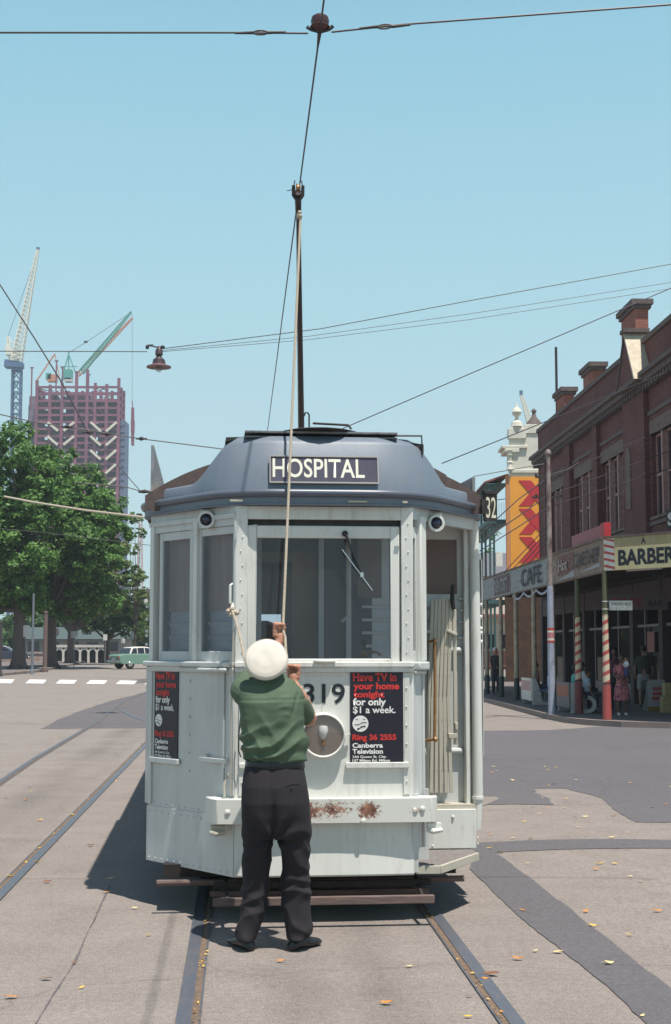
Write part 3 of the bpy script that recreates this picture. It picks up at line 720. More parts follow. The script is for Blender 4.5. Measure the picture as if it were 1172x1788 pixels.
# -- roof hood over the front
def outline(k):
    """rounded three-sided plan of the front, k grows it outward"""
    P = [Vector((-SW - k, SB + 0.25, 0)), Vector((-SW - k, SB + 0.02, 0)), Vector((-HW - 0.02 - 0.5 * k, -0.035 - k, 0)), Vector((HW + 0.02 + 0.5 * k, -0.035 - k, 0)), Vector((SW + k, SB + 0.02, 0)), Vector((SW + k, SB + 0.25, 0))]
    rad = [0, 0.10, 0.34, 0.34, 0.10, 0]; out = [P[0]]
    for i in range(1, 5):
        a = (P[i - 1] - P[i]).normalized() * rad[i]; b = (P[i + 1] - P[i]).normalized() * rad[i]
        m = 10
        for j in range(m + 1):
            t = j / m; out.append((P[i] + a) * (1 - t) ** 2 + P[i] * 2 * t * (1 - t) + (P[i] + b) * t ** 2)
    out.append(P[5]); res = []
    for i in range(len(out) - 1):
        n = max(1, int((out[i + 1] - out[i]).length / 0.04))
        for j in range(n): res.append(out[i].lerp(out[i + 1], j / n))
    res.append(out[-1]); return res
def dome(x): return 2.70 + 0.31 * max(0.0, 1 - (abs(x) / 1.16) ** 2.6)
def hoodz(p):
    x = abs(p.x)
    if p.y > 0.9: return 2.745
    t = max(0.0, min(1.0, (x - 0.615) / 0.235))
    return 2.748 + 0.282 * (1 - smooth(t) ** 0.95) + 0.02 * math.sin(math.pi * t) * t
base = outline(0.03); n = len(base)
f = MB(); r0 = []; r1 = []; r2 = []; r3 = []; r4 = []
for p in base:
    h = hoodz(p); c = Vector((p.x * 0.55, max(p.y, 0.9), 0)); d = (Vector((0, 1.1, 0)) - p); d.normalize()
    k = (h - 2.67); ins = 0.24 if abs(p.x) < 0.5 else 0.24 - 0.17 * smooth((abs(p.x) - 0.5) / 0.3)
    r0.append(Vector((p.x, p.y, 2.635))); r1.append(Vector((p.x, p.y, 2.67)) + d * 0.005)
    r2.append(Vector((p.x, p.y, 0)) + d * (ins * k) + Vector((0, 0, 2.67 + k * 0.86)))
    r3.append(Vector((p.x, p.y, 0)) + d * (ins * k + 0.04 * min(1, k / 0.3)) + Vector((0, 0, h)))
    q = Vector((p.x * 0.97, max(p.y + 0.02, 0.62), 0)); q.z = min(h, dome(q.x) + 0.03) if abs(p.x) > 0.72 else h
    r4.append(q)
f.loft([r0, r1, r2, r3], closed=False)
hood = f.build('roof_hood', PAINTD, tram, ang=60)
sm = hood.modifiers.new('th', 'SOLIDIFY'); sm.thickness = 0.012; sm.offset = -1
ii = [i for i, p in enumerate(base) if abs(p.x) < 0.74 and p.y < 0.9]
f = MB(); f.loft([[r3[i] for i in ii], [r4[i] for i in ii]], closed=False)
f.build('hood_top', PAINTD, tram, ang=60)
# gutter: half round and fascia
f = MB(); g0 = outline(0.055)
f.tube([Vector((p.x, p.y, 2.652)) for p in g0], 0.0245, 10); f.build('gutter', TRIM, tram, ang=60)
f = MB(); g1 = outline(0.045); g2 = outline(-0.02)
f.loft([[Vector((p.x, p.y, 2.640)) for p in g1], [Vector((p.x, p.y, 2.578)) for p in g1], [Vector((p.x, p.y, 2.578)) for p in g2]], closed=False)
f.tube([Vector((p.x, p.y, 2.583)) for p in g1], 0.008, 6)
fa = f.build('fascia', PAINTD, tram, ang=50)
# drip patches where the paint has gone
for x, w_ in ((-0.56, 0.08), (0.50, 0.03), (0.20, 0.12)):
    f = MB(); f.box((x, -0.086, 2.60), (w_, 0.012, 0.012)); f.build('paint_chip', GATEW, fa)
# canvas roof behind
rg = []
for y in (0.62, 0.9, 2, LEN - 1.0, LEN - 0.3, LEN):
    k = 1.0 if y < LEN - 0.5 else (0.8 if y < LEN - 0.1 else 0.45)
    rg.append([Vector((x * k, y, (dome(x) if k == 1 else 2.62 + (dome(x) - 2.62) * k))) for x in np.linspace(-1.155, 1.155, 41)])
f = MB(); f.loft(rg, closed=False); f.loft([rg[0], [Vector((p.x, 0.63, 2.6)) for p in rg[0]]], closed=False)
f.bx(-1.17, -1.14, 0.9, LEN - 0.7, 2.6, 2.735); f.bx(1.14, 1.17, 0.9, LEN - 0.7, 2.6, 2.735)
f.box((0.88, 0.95, 2.90), (0.10, 0.12, 0.05), Matrix.Rotation(0.5, 3, 'Y'))
f.build('roof', CANVAS, tram)
# roof gear
for s_, x in ((-1, -1.125), (1, 1.13)):
    f = MB()
    if s_ < 0:
        f.bx(x - 0.012, x + 0.008, 1.0, 4.5, 2.74, 3.10); f.extr([(x, 1.05, 2.74), (x + 0.13, 1.05, 2.74), (x, 1.05, 2.93)], (0, 0.02, 0))
    else:
        f.extr([(x + 0.01, 1.0, 2.72), (x + 0.01, 1.0, 2.90), (x - 0.02, 4.4, 2.96), (x - 0.02, 4.4, 2.74)], (0.02, 0, 0))
        f.extr([(x, 1.0, 2.70), (x - 0.20, 1.3, 2.78), (x - 0.20, 1.3, 2.82), (x, 1.0, 2.88)], (0, 0.02, 0))
    f.build('roof_board', M('roof_board_paint', (0.20, 0.22, 0.26), 0.5, (0.35, 0.33, 0.3), 6), tram)
f = MB(); f.bx(-0.505, 0.475, 0.07, 0.16, 3.024, 3.034); f.bx(-0.505, 0.475, 0.06, 0.30, 3.052, 3.066)
f.build('roof_walkway', M('walkway_board', (0.20, 0.22, 0.23), 0.7, (0.1, 0.1, 0.1), 7), tram, bevel=0.002)
f = MB(); f.lathe([(0.0, 0), (0.24, 0), (0.27, 0.012), (0.22, 0.025), (0, 0.03)], (-0.02, 0.26, 3.066), n=24); f.build('walkway_plate', BLACK, tram)
f = MB(); f.tube([(0.42, 0.10, 3.05), (0.64, 0.12, 3.055), (0.645, 0.12, 2.93)], 0.007, 6); f.extr([(0.52, 0.13, 3.02), (0.655, 0.13, 3.0), (0.655, 0.13, 2.945), (0.60, 0.13, 2.99)], (0, 0.3, 0))
f.build('roof_bracket', BLACK, tram); f = MB(); f.extr([(-0.63, 0.13, 3.0), (-0.625, 0.13, 3.03), (-0.50, 0.13, 3.035), (-0.55, 0.13, 3.02)], (0, 0.3, 0)); f.build('roof_bracket', BLACK, tram)
f = MB(); f.tube([(-0.06, 0.20, 3.14), (0.16, 0.10, 3.115), (0.18, 0.10, 3.09)], 0.008, 6); f.build('roof_rod', BLACK, tram)
f = MB(); f.tube([(-0.075, 0.35, 3.09), (-0.075, 0.35, 3.22), (-0.085, 0.35, 3.235), (-0.10, 0.35, 3.235), (-0.11, 0.35, 3.21)], 0.006, 6)
f.build('pole_hook', BLACK, tram)

# destination window, tilted with the hood
th = math.atan(0.24); U = Vector((1, 0, 0)); V = Vector((0, math.sin(th), math.cos(th)))
o0 = Vector((-0.345, -0.068 + (2.722 - 2.67) * 0.24 - 0.004, 2.722)); w_, h_ = 0.675, 0.168
NN = U.cross(V)
def tb(mb, a0, a1, b0, b1, d0, d1):
    P = lambda a, b, d: o0 + U * a + V * b + NN * d
    return mb.add([P(a, b, d) for a in (a0, a1) for b in (b0, b1) for d in (d0, d1)], [(0, 1, 3, 2), (4, 6, 7, 5), (0, 4, 5, 1), (2, 3, 7, 6), (0, 2, 6, 4), (1, 5, 7, 3)])
f = MB(); tb(f, 0, w_, 0, h_, -0.004, 0.004)
db = f.build('destination_window', M('destination_blind', (0.075, 0.07, 0.095), 0.25, (0.10, 0.095, 0.13), 2, sc3=(3, 3, 0.5)), tram)
f = MB(); tb(f, -0.008, w_ + 0.008, -0.010, 0, -0.002, 0.014); tb(f, -0.008, w_ + 0.008, h_, h_ + 0.008, -0.002, 0.012); tb(f, -0.008, 0, 0, h_, -0.002, 0.012); tb(f, w_, w_ + 0.008, 0, h_, -0.002, 0.012)
f.build('frame', M('destination_frame', (0.30, 0.29, 0.28), 0.5), db)
text('HOSPITAL', o0 + U * 0.012 + V * 0.030, U, V, 0.582, 0.128, M('blind_letters', (0.72, 0.70, 0.60), 0.6), db, bold=0.012, lift=0.0055)

# marker lamps
for s_, fr, px, py in ((-1, FL, 363, 908), (1, FG, 757, 914)):
    u, z = fr.uz(px, py); c = fr.o + fr.u * u + Vector((0, 0, z)); ax = Vector((0.0, -1, -0.05)) + fr.n * 0.25
    f = MB(); ax.normalize()
    f.lathe([(0.046, -0.10), (0.05, -0.02), (0.058, 0.05), (0.056, 0.065), (0.040, 0.066), (0.038, 0.045)], c, ax, 20)
    f.box(c + Vector((0, 0.03, 0.04)), (0.105, 0.12, 0.05)); ml = f.build('marker_lamp', PAINTW, tram, ang=45)
    f = MB(); f.ball(c + ax * 0.035, 0.040, 14); f.build('lens', M('dark_lens', (0.01, 0.012, 0.035), 0.08, spec=0.8), ml)

# headlamp
hc = Vector((-0.012, -0.002, 1.145))
f = MB(); f.lathe([(0.140, 0.0), (0.142, 0.012), (0.136, 0.05), (0.130, 0.058), (0.124, 0.052), (0.122, 0.03), (0.122, 0.0)], hc, (0, -1, 0), 40)
f.bar(hc + Vector((0.13, -0.03, -0.01)), hc + Vector((0.168, -0.03, 0.012)), 0.018, 0.014); f.bar(hc + Vector((-0.13, -0.03, 0.05)), hc + Vector((-0.16, -0.02, 0.05)), 0.02, 0.02)
f.tube([hc + Vector((0, -0.01, 0.15)), hc + Vector((0, -0.006, 0.20))], 0.002, 5)
hl = f.build('headlamp', PAINTW, tram, ang=50)
f = MB(); f.lathe([(0.1225, 0.040), (0.10, 0.022), (0.07, 0.008), (0.03, 0.003), (0.0, 0.0025)], hc, (0, -1, 0), 40); f.build('reflector', REFLECTOR, hl)
f = MB(); f.lathe([(0.0, 0.045), (0.028, 0.04), (0.034, 0.015), (0.026, -0.02), (0.014, -0.045)], hc + Vector((0, -0.036, 0.018)), (0, 0, 1), 16)
f.build('bulb', BULBM, hl); f = MB(); f.lathe([(0.013, 0), (0.016, -0.012), (0.016, -0.032), (0.0, -0.036)], hc + Vector((0, -0.036, -0.028)), (0, 0, 1), 12); f.build('bulb_cap', BRASS, hl)
f = MB(); f.lathe([(0.1215, 0.0), (0.10, 0.004), (0.06, 0.008), (0.0, 0.010)], hc + Vector((0, -0.045, 0)), (0, -1, 0), 40); f.build('cover_glass', glass('lamp_glass', (0.9, 0.87, 0.85), 0.9, 0.05), hl)

# fleet number
NUM = M('number_paint', (0.015, 0.018, 0.025), 0.4)
text('319', (-0.135, -0.0005, 1.338), (1, 0, 0), (0, 0, 1), 0.262, 0.126, NUM, tram, bold=0.014, name='fleet_number', lift=0.003)

# television posters
def poster(fr, u0, z0, w, h, par, bk=0.012):
    f = MB(fr.M); f.bx(u0, u0 + w, -0.008, -0.002, z0, z0 + h); p = f.build('poster', DARKB, par)
    f = MB(fr.M); f.bx(u0 - 0.03, u0 + w + 0.03, -0.026, -0.003, z0 + h - 0.004, z0 + h + 0.030); f.bx(u0 - 0.03, u0 + w + 0.03, -0.030, -0.003, z0 - 0.033, z0 + 0.002)
    f.bx(u0 + w, u0 + w + 0.012, -0.014, -0.003, z0, z0 + h); f.build('poster_rail', PAINTW if fr is FR else PAINT, p, bevel=0.004)
    flip = (fr.u.x < 0); U = -fr.u if flip else fr.u
    def P(a, b):
        uu = (u0 + w - a) if flip else (u0 + a)
        q = fr.M @ Vector((uu, -0.0085, z0 + h - b)); return q
    def T(s, a, b, ww, hh, mat, bold=0.03): text(s, P(a * w, (b + hh) * h), U, (0, 0, 1), ww * w, hh * h, mat, p, bold=bold * 1.15, lift=0.0015)
    T('Have TV in', 0.05, 0.022, 0.82, 0.086, REDP); T('your home', 0.06, 0.125, 0.86, 0.098, REDP); T('tonight', 0.06, 0.218, 0.58, 0.092, REDP)
    T('for only', 0.05, 0.295, 0.62, 0.105, WHITEP); T('$1 a week.', 0.05, 0.385, 0.80, 0.088, WHITEP, 0.016)
    T('Ring 36 2555', 0.04, 0.690, 0.82, 0.085, REDP); T('Canberra', 0.04, 0.785, 0.57, 0.055, WHITEP); T('Television', 0.04, 0.850, 0.57, 0.056, WHITEP)
    T('244 Queen St. City.', 0.04, 0.922, 0.64, 0.036, WHITEP, 0.015); T('107 Milton Rd. Milton', 0.04, 0.962, 0.70, 0.030, WHITEP, 0.015)
    f = MB(fr.M); r = 0.150 * w; cu = (u0 + w - 0.19 * w) if flip else (u0 + 0.19 * w); cz = z0 + h * (1 - 0.575)
    f.lathe([(0.0, 0.0), (r, 0.0), (r, 0.001), (0, 0.001)], (cu, -0.0085, cz), (0, -1, 0), 24); lg = f.build('round_logo', WHITEP, p)
    f = MB(fr.M)
    for k, (a0, a1, dz, tk) in enumerate(((-0.62, -0.30, 0.66, 0.07), (0.30, 0.62, 0.40, 0.07), (-0.75, 0.78, 0.0, 0.09), (-0.40, -0.08, -0.52, 0.22), (-0.02, 0.30, -0.50, 0.22), (0.36, 0.62, -0.48, 0.2))):
        pts = [(cu + r * t, -0.0105, cz + r * (dz + 0.24 * t + 0.07 * math.sin(t * 6.0))) for t in np.linspace(a0, a1, 9)]
        for q0, q1 in zip(pts[:-1], pts[1:]): f.add([(q0[0], q0[1], q0[2] - r * tk / 2), (q1[0], q1[1], q1[2] - r * tk / 2), (q1[0], q1[1], q1[2] + r * tk / 2), (q0[0], q0[1], q0[2] + r * tk / 2)], [(0, 1, 2, 3)])
    f.build('logo_marks', DARKB, lg, flat=True)
    return p
poster(FR, 0.160, 0.975, 0.335, 0.565, tram)
ua, za = FL.uz(313, 1172); ub, zb = FL.uz(271, 1316)
poster(FL, ua, 0.965, ub - ua, 0.575, tram)
f = MB(FR.M); f.bx(-0.50, -0.185, -0.008, -0.002, 0.975, 1.535); pp = f.build('white_poster', M('poster_paper', (0.78, 0.76, 0.76), 0.5), tram)
f = MB(FR.M); f.bx(-0.485, -0.42, -0.010, -0.0085, 1.46, 1.52); f.bx(-0.30, -0.20, -0.010, -0.0085, 1.44, 1.50); f.build('pink_print', M('pink_print', (0.72, 0.30, 0.40), 0.5), pp)
f = MB(FR.M); f.bx(-0.53, -0.16, -0.026, -0.003, 1.535, 1.565); f.bx(-0.53, -0.16, -0.03, -0.003, 0.945, 0.977); f.bx(-0.155, -0.12, -0.026, -0.003, 1.538, 1.553); f.build('poster_rail', PAINTW, pp, bevel=0.004)

# route number board at the right corner
f = MB(); nb = Vector((1.145, 0.60, 2.55)); uu = Vector((0.62, 0.0, 0.0)).normalized(); uu = Vector((0.92, 0.38, 0)).normalized()
NBM = Matrix.Translation(nb) @ Matrix((uu, Vector((-uu.y, uu.x, 0)), Vector((0, 0, 1)))).transposed().to_4x4()
f = MB(NBM); f.bx(0, 0.105, 0, 0.02, 0.0, 0.185); f.bx(-0.004, 0.105, -0.008, 0.03, 0.185, 0.21); f.bx(-0.02, 0.0, 0.0, 0.02, 0.05, 0.15); rb = f.build('route_number_board', BLACK, tram, bevel=0.002)
text('32', NBM @ Vector((0.012, -0.001, 0.02)), uu, (0, 0, 1), 0.080, 0.145, M('route_digits', (0.66, 0.62, 0.48), 0.5), rb, bold=0.005)
# grab handle and cleat at left corner post
f = MB()
def tl(px, py, D, off=0.0): return TMI @ at(px, py, D)
f.tube([tl(409, 1018, 8.78), tl(402, 1022, 8.74), tl(402, 1052, 8.74), tl(409, 1058, 8.78)], 0.009, 8); f.tube([tl(409, 1050, 8.78), tl(404, 1066, 8.72), tl(411, 1070, 8.74)], 0.012, 8)
f.build('grab_handle', PAINTW, tram)
f = MB(); f.tube([tl(401, 1350, 8.75), tl(392, 1368, 8.73), tl(392, 1392, 8.72)], 0.007, 8); f.tube([tl(408, 1100, 8.72), tl(404, 1200, 8.72), tl(403, 1390, 8.74)], 0.004, 6); f.build('hose', GATEW, tram)

# -- trolley pole
wireH = 5.76
def on_wire(py):
    # point of the straight contact wire over the track centre seen at photo row py
    r = ray(586, py); k = (wireH - CAMH) / r.z; y = r.y * k
    return Vector((0.51 - 168.0 / FPX * y, y, wireH))
tipw = at(520.5, 326, 9.05); tip = TMI @ tipw
pb = Vector((0.23, 5.6, 3.34))
f = MB(); d = (tip - pb); pts = [pb + d * t + Vector((0, 0, -0.05 * math.sin(math.pi * t))) for t in np.linspace(0, 0.985, 14)]
f.tube(pts, list(np.linspace(0.036, 0.0145, 14)), 10); pole = f.build('trolley_pole', M('pole_paint', (0.02, 0.018, 0.024), 0.4), tram, ang=60)
f = MB(); dn = d.normalized(); hd = pts[-1]
KS = 0.72
f.tube([hd - dn * 0.26, hd + dn * 0.02], [0.020, 0.023], 10)
for s_ in (-1, 1):
    f.tube([hd + Vector((s_ * 0.008, 0, -0.045)), hd + Vector((s_ * 0.030, 0, -0.01)), hd + Vector((s_ * 0.032, -0.01, 0.055))], [0.010, 0.013, 0.011], 8)
    f.tube([hd + Vector((s_ * 0.032, 0, 0.045)), hd + Vector((s_ * 0.022, -0.01, 0.09))], 0.004, 6)
f.tube([hd + Vector((-0.035, 0, 0.03)), hd + Vector((-0.075, 0, 0.02))], 0.003, 6)
th_ = f.build('trolley_head', BLACK, pole)
f = MB(); f.lathe([(0.01, -0.014), (0.034, -0.014), (0.024, -0.004), (0.024, 0.004), (0.034, 0.014), (0.01, 0.014)], hd + Vector((0, 0, 0.04)), (1, 0, 0), 20); f.build('trolley_wheel', BRASS, th_)
f = MB(); f.lathe([(0.16, 0), (0.16, 0.08), (0.08, 0.12), (0.06, 0.3)], (pb.x, pb.y, 3.02), n=20); f.bar((pb.x, pb.y - 0.1, 3.32), (pb.x, pb.y + 0.5, 3.32), 0.16, 0.10)
for x in (-0.07, 0.07): f.tube([(pb.x + x, pb.y, 3.35), (pb.x + x, pb.y + 0.55, 3.36)], 0.03, 8)
f.build('pole_base', BLACK, tram)

# ropes
f = MB(); ra = at(525, 374, 8.99); hand = at(494, 1100, 8.42)
pts = [ra.lerp(hand, t) + Vector((0, 0, 0)) for t in np.linspace(0, 1, 24)]
f.tube(pts + [at(498, 1112, 8.40), at(499, 1135, 8.38), at(503, 1165, 8.33), at(511, 1182, 8.30), at(505, 1192, 8.29), at(500, 1190, 8.28)], 0.0085, 7)
for a in range(5): f.ball(ra + Vector((random.uniform(-.016, .016), random.uniform(-.016, .016), random.uniform(-.02, .025))), 0.014, 7)
tag(f.build('trolley_rope', ROPE), 'long pale rope from the trolley pole down to the hand of the capped man', 'rope')
f = MB(); f.tube([at(404, 1062, 8.70), at(412, 1085, 8.66), at(420, 1115, 8.62), at(427, 1152, 8.56), at(434, 1170, 8.52), at(446, 1186, 8.50), at(470, 1196, 8.47), at(495, 1190, 8.35)], 0.0075, 7)
for a in ((399, 1067), (405, 1063), (409, 1069), (414, 1070), (404, 1073)): f.ball(at(a[0], a[1], 8.70), 0.017, 7)
tag(f.build('tie_rope', ROPE), 'short rope knotted to the handle left of the tram windscreen', 'rope')
f = MB(); f.tube([tl(419, 1265, 8.70), tl(417, 1285, 8.70), tl(417, 1312, 8.70), tl(421, 1322, 8.70)], 0.005, 6); f.build('hanging_strap', BLACK, tram)
# ================================================================ PEOPLE
SKIN = M('skin', (0.42, 0.20, 0.13), 0.5, (0.50, 0.25, 0.17), 14, var=0.08)
SKIND = M('dark_skin', (0.10, 0.05, 0.035), 0.5, var=0.1)
SKINM = M('tan_skin', (0.30, 0.15, 0.10), 0.5, var=0.1)
HAIR = M('dark_hair', (0.015, 0.011, 0.01), 0.6)
SHIRT = M('green_work_shirt', (0.066, 0.105, 0.062), 0.8, (0.080, 0.122, 0.074), 5, var=0.10, bmp=0.15, bscale=220)
TROUS = M('charcoal_trousers', (0.0135, 0.011, 0.0145), 0.9, (0.018, 0.015, 0.020), 5, var=0.15, bmp=0.1, bscale=220)
CAPM = M('white_cap_cloth', (0.66, 0.615, 0.54), 0.8, (0.60, 0.55, 0.47), 3, var=0.02)
LEATHER = M('black_leather', (0.012, 0.012, 0.015), 0.3)

def chain(mb, pts, rs, n=12, sub=4):
    """smooth tapering limb with round ends"""
    pts = [Vector(p) for p in pts]; P = []; Rr = []
    for i in range(len(pts) - 1):
        p0 = pts[max(i - 1, 0)]; p1 = pts[i]; p2 = pts[i + 1]; p3 = pts[min(i + 2, len(pts) - 1)]
        for k in range(sub):
            t = k / sub
            P.append(0.5 * ((2 * p1) + (p2 - p0) * t + (2 * p0 - 5 * p1 + 4 * p2 - p3) * t * t + (3 * p1 - p0 - 3 * p2 + p3) * t ** 3))
            Rr.append(rs[i] + (rs[i + 1] - rs[i]) * t)
    P.append(pts[-1]); Rr.append(rs[-1])
    d0 = (P[0] - P[1]).normalized(); d1 = (P[-1] - P[-2]).normalized()
    P = [P[0] + d0 * Rr[0] * 0.85, P[0] + d0 * Rr[0] * 0.5] + P + [P[-1] + d1 * Rr[-1] * 0.5, P[-1] + d1 * Rr[-1] * 0.85]
    Rr = [Rr[0] * 0.35, Rr[0] * 0.85] + Rr + [Rr[-1] * 0.85, Rr[-1] * 0.35]
    mb.tube(P, Rr, n)

def fist(mb, c, up, fwd, side, s=1.0):
    """hand closed round something running along 'up': palm, four curled fingers of unequal length, thumb. fwd = from wrist to knuckles, side = palm side"""
    c = Vector(c); up = Vector(up).normalized(); fwd = Vector(fwd).normalized(); fwd = (fwd - up * fwd.dot(up)).normalized() if abs(fwd.dot(up)) < 0.95 else fwd
    side = up.cross(fwd).normalized() * (1 if Vector(side).dot(up.cross(fwd)) > 0 else -1)
    # palm
    for i, a in enumerate((0.030, 0.010, -0.010, -0.030)):
        k0 = c + (up * a * 1.0 - side * 0.020 - fwd * 0.035) * s; k1 = c + (up * a - side * 0.022 + fwd * 0.012) * s
        chain(mb, [k0, k1], [0.0150 * s, 0.0125 * s], 10, 2)
        ln = (0.95, 1.08, 1.0, 0.80)[i]
        f1 = k1 + (fwd * 0.022 * ln + side * 0.006) * s; f2 = f1 + (side * 0.020 * ln - fwd * 0.012) * s; f3 = f2 + (-fwd * 0.018 * ln - side * 0.008) * s
        chain(mb, [k1, f1, f2, f3], [0.0105 * s, 0.0100 * s, 0.0090 * s, 0.0078 * s], 8, 3)
    t0 = c + (-fwd * 0.035 - side * 0.010 + up * 0.026) * s
    chain(mb, [t0, t0 + (side * 0.018 + up * 0.004 + fwd * 0.012) * s, t0 + (side * 0.022 + up * 0.000 + fwd * 0.036) * s], [0.0140 * s, 0.0125 * s, 0.010 * s], 8, 3)

def S(px, py, D): return at(px, py, D)
MD = 8.02
man = empty('person', (S(478, 1647, MD).x, MD, 0), 0, 'man seen from behind in white cap, green shirt and dark trousers hauling the rope', 'person')
def rel(me):
    me.transform(Matrix.Translation(-Vector(man.location)))
    return me
# body: head, neck, arms and hands as one skin
b = MB()
hd = S(466, 1152, 8.07)
rot = Matrix.Rotation(R(58), 3, 'X')
def hp(x, y, z): return hd + rot @ Vector((x, y, z))     # head space: +y face, +z crown, tilted back
b.loft([ering(hp(0, 0.0 + oy, z), rx, ry, 20, rot) for z, rx, ry, oy in
        ((-0.125, 0.02, 0.02, 0.045), (-0.12, 0.045, 0.04, 0.05), (-0.085, 0.058, 0.07, 0.035), (-0.04, 0.068, 0.088, 0.015), (0.01, 0.074, 0.097, 0.004), (0.06, 0.073, 0.094, 0.0), (0.095, 0.055, 0.07, 0), (0.115, 0.02, 0.03, 0))])
chain(b, [hp(0, 0.095, -0.005), hp(0, 0.118, -0.045)], [0.010, 0.014], 8, 2)
for s_ in (-1, 1): b.ball(hp(s_ * 0.076, -0.01, -0.02), (0.012, 0.03, 0.03), 8); b.ball(hp(s_ * 0.03, 0.085, 0.0), 0.013, 8)
chain(b, [hp(-0.025, 0.088, -0.075), hp(0.025, 0.088, -0.075)], [0.007, 0.007], 6, 2)
chain(b, [hp(0, -0.03, -0.06), S(474, 1186, 8.05), S(476, 1204, 8.03)], [0.058, 0.060, 0.072], 14, 3)
# left arm up the rope
hl_ = S(490, 1101, 8.42)
lsh, lel, lwr = S(430, 1212, 8.04), S(438, 1180, 8.29), S(486, 1124, 8.41)
chain(b, [lsh, (lsh + lel) / 2, lel, (lel + lwr) / 2 + Vector((-0.008, 0.0, 0.0)), lwr, hl_ - Vector((0.008, 0, 0.03))], [0.056, 0.050, 0.044, 0.042, 0.029, 0.028], 14, 4)
fist(b, hl_ + Vector((0.006, 0, 0.005)), (0.03, 0, 1), (0.35, 0.55, 0.1), (1, -0.6, 0), 1.08)
# right arm: elbow out and down, hand by the chin
rsh, rel_, rwr = S(522, 1216, 8.05), S(541, 1257, 8.17), S(514, 1196, 8.28)
chain(b, [rsh, (rsh + rel_) / 2, rel_, (rel_ + rwr) / 2 + Vector((0.010, 0, 0.0)), rwr, S(513, 1180, 8.29)], [0.046, 0.051, 0.042, 0.042, 0.030, 0.028], 14, 4)
fist(b, S(509, 1172, 8.29), (0.1, 0, 1), (-0.4, 0.4, 0.35), (-1, -0.2, 0), 1.05)
body = link_mesh('body', rel(remesh(b, 0.0055, 3)), SKIN, man)
# hair under the cap
b = MB(); b.loft([ering(hp(0, -0.012, z), rx, ry, 20, rot) for z, rx, ry in ((-0.075, 0.05, 0.072), (-0.05, 0.066, 0.086), (0.0, 0.077, 0.097), (0.05, 0.077, 0.098), (0.06, 0.07, 0.09))])
link_mesh('hair', rel(remesh(b, 0.009, 2)), HAIR, man)
# cap: flat round crown seen from above, band and visor on the far side
cc = S(464.5, 1150, 7.95); ax = Vector((-0.02, -0.93, 0.36)).normalized()
b = MB(); b.lathe([(0.0, 0.012), (0.05, 0.0125), (0.09, 0.008), (0.113, 0.001), (0.123, -0.012), (0.1215, -0.022), (0.112, -0.034), (0.094, -0.052), (0.088, -0.062), (0.087, -0.098), (0.080, -0.10), (0.080, -0.05), (0.0, -0.048)], cc, ax, 48)
me = remesh(b, 0.004, 3, lambda p, n: 0.003 * noise.noise(p * 9) + 0.0016 * noise.noise(Vector((p.x * 30, p.y * 8, p.z * 16))))
link_mesh('cap', rel(me), CAPM, man)
b = MB(); q = Vector((0, 0, 1)).rotation_difference(ax)
b.tube([cc + q @ Vector((0.1235 * math.cos(t), 0.1235 * math.sin(t), -0.015)) for t in np.linspace(0, 2 * math.pi, 49)], 0.0022, 6, caps=False); me = b.build('tmp', CAPM); mm = me.data; bpy.data.objects.remove(me); link_mesh('cap_piping', rel(mm), M('piping_cloth', (0.45, 0.41, 0.35), 0.8), man)
b = MB(); b.lathe([(0.0895, -0.058), (0.0905, -0.060), (0.0905, -0.096), (0.089, -0.098)], cc, ax, 32); me = b.build('tmp', CAPM); mm = me.data; bpy.data.objects.remove(me); link_mesh('cap_band', rel(mm), M('band_cloth', (0.06, 0.06, 0.07), 0.8), man)
b = MB(); rr = []
for a in np.linspace(-1.05, 1.05, 17):
    d = q @ Vector((math.sin(a), 0, 0)); e = q.inverted() @ Vector((0, 0.3, 1)); e.z = 0; e.normalize(); sd = Vector((e.y, -e.x, 0))
    o1 = e * math.cos(a) + sd * math.sin(a)
    rr.append([cc + q @ (o1 * 0.086 + Vector((0, 0, -0.095))), cc + q @ (o1 * (0.086 + 0.055 * math.cos(a * 1.3)) + Vector((0, 0, -0.112))), cc + q @ (o1 * (0.086 + 0.055 * math.cos(a * 1.3)) + Vector((0, 0, -0.115))), cc + q @ (o1 * 0.086 + Vector((0, 0, -0.099)))])
b.loft(rr); b.T = Matrix(); me = b.build('tmp', LEATHER); mm = me.data; bpy.data.objects.remove(me); link_mesh('visor', rel(mm), LEATHER, man)

# shirt
b = MB(); prof = ((1333, 436, 526, 0.105), (1328, 430, 534, 0.120), (1318, 424, 537, 0.140), (1300, 421, 537, 0.146), (1275, 419, 533, 0.140), (1248, 418, 531, 0.136), (1225, 415, 530, 0.132), (1208, 415, 530, 0.120), (1196, 421, 520, 0.100), (1188, 436, 514, 0.080), (1182, 452, 500, 0.066), (1176, 456, 497, 0.062))
rings = []
for py, xl, xr, dp in prof:
    c = S((xl + xr) / 2, py, MD); rx = (S(xr, py, MD).x - S(xl, py, MD).x) / 2
    fwdoff = 0.03 if py < 1210 else 0.0
    rings.append(ering(c + Vector((0, 0.015 + fwdoff * 0.6, 0)), rx, dp, 32, None, 2.4))
b.loft(rings)
chain(b, [S(437, 1214, 8.05), S(426, 1205, 8.12), S(432, 1188, 8.24)], [0.088, 0.080, 0.066], 14, 4)
chain(b, [S(506, 1217, 8.05), S(518, 1227, 8.07), S(532, 1250, 8.14)], [0.084, 0.076, 0.064], 14, 4)
b.loft([ering(S(474, 1180, 8.04), 0.068, 0.062, 20), ering(S(472, 1172, 8.06), 0.072, 0.066, 20), ering(S(472, 1170, 8.06), 0.066, 0.060, 20)])
sc_ = S(478, 1260, MD)
def ridge(x): return (1 - abs(2 * (x - math.floor(x)) - 1)) ** 1.6
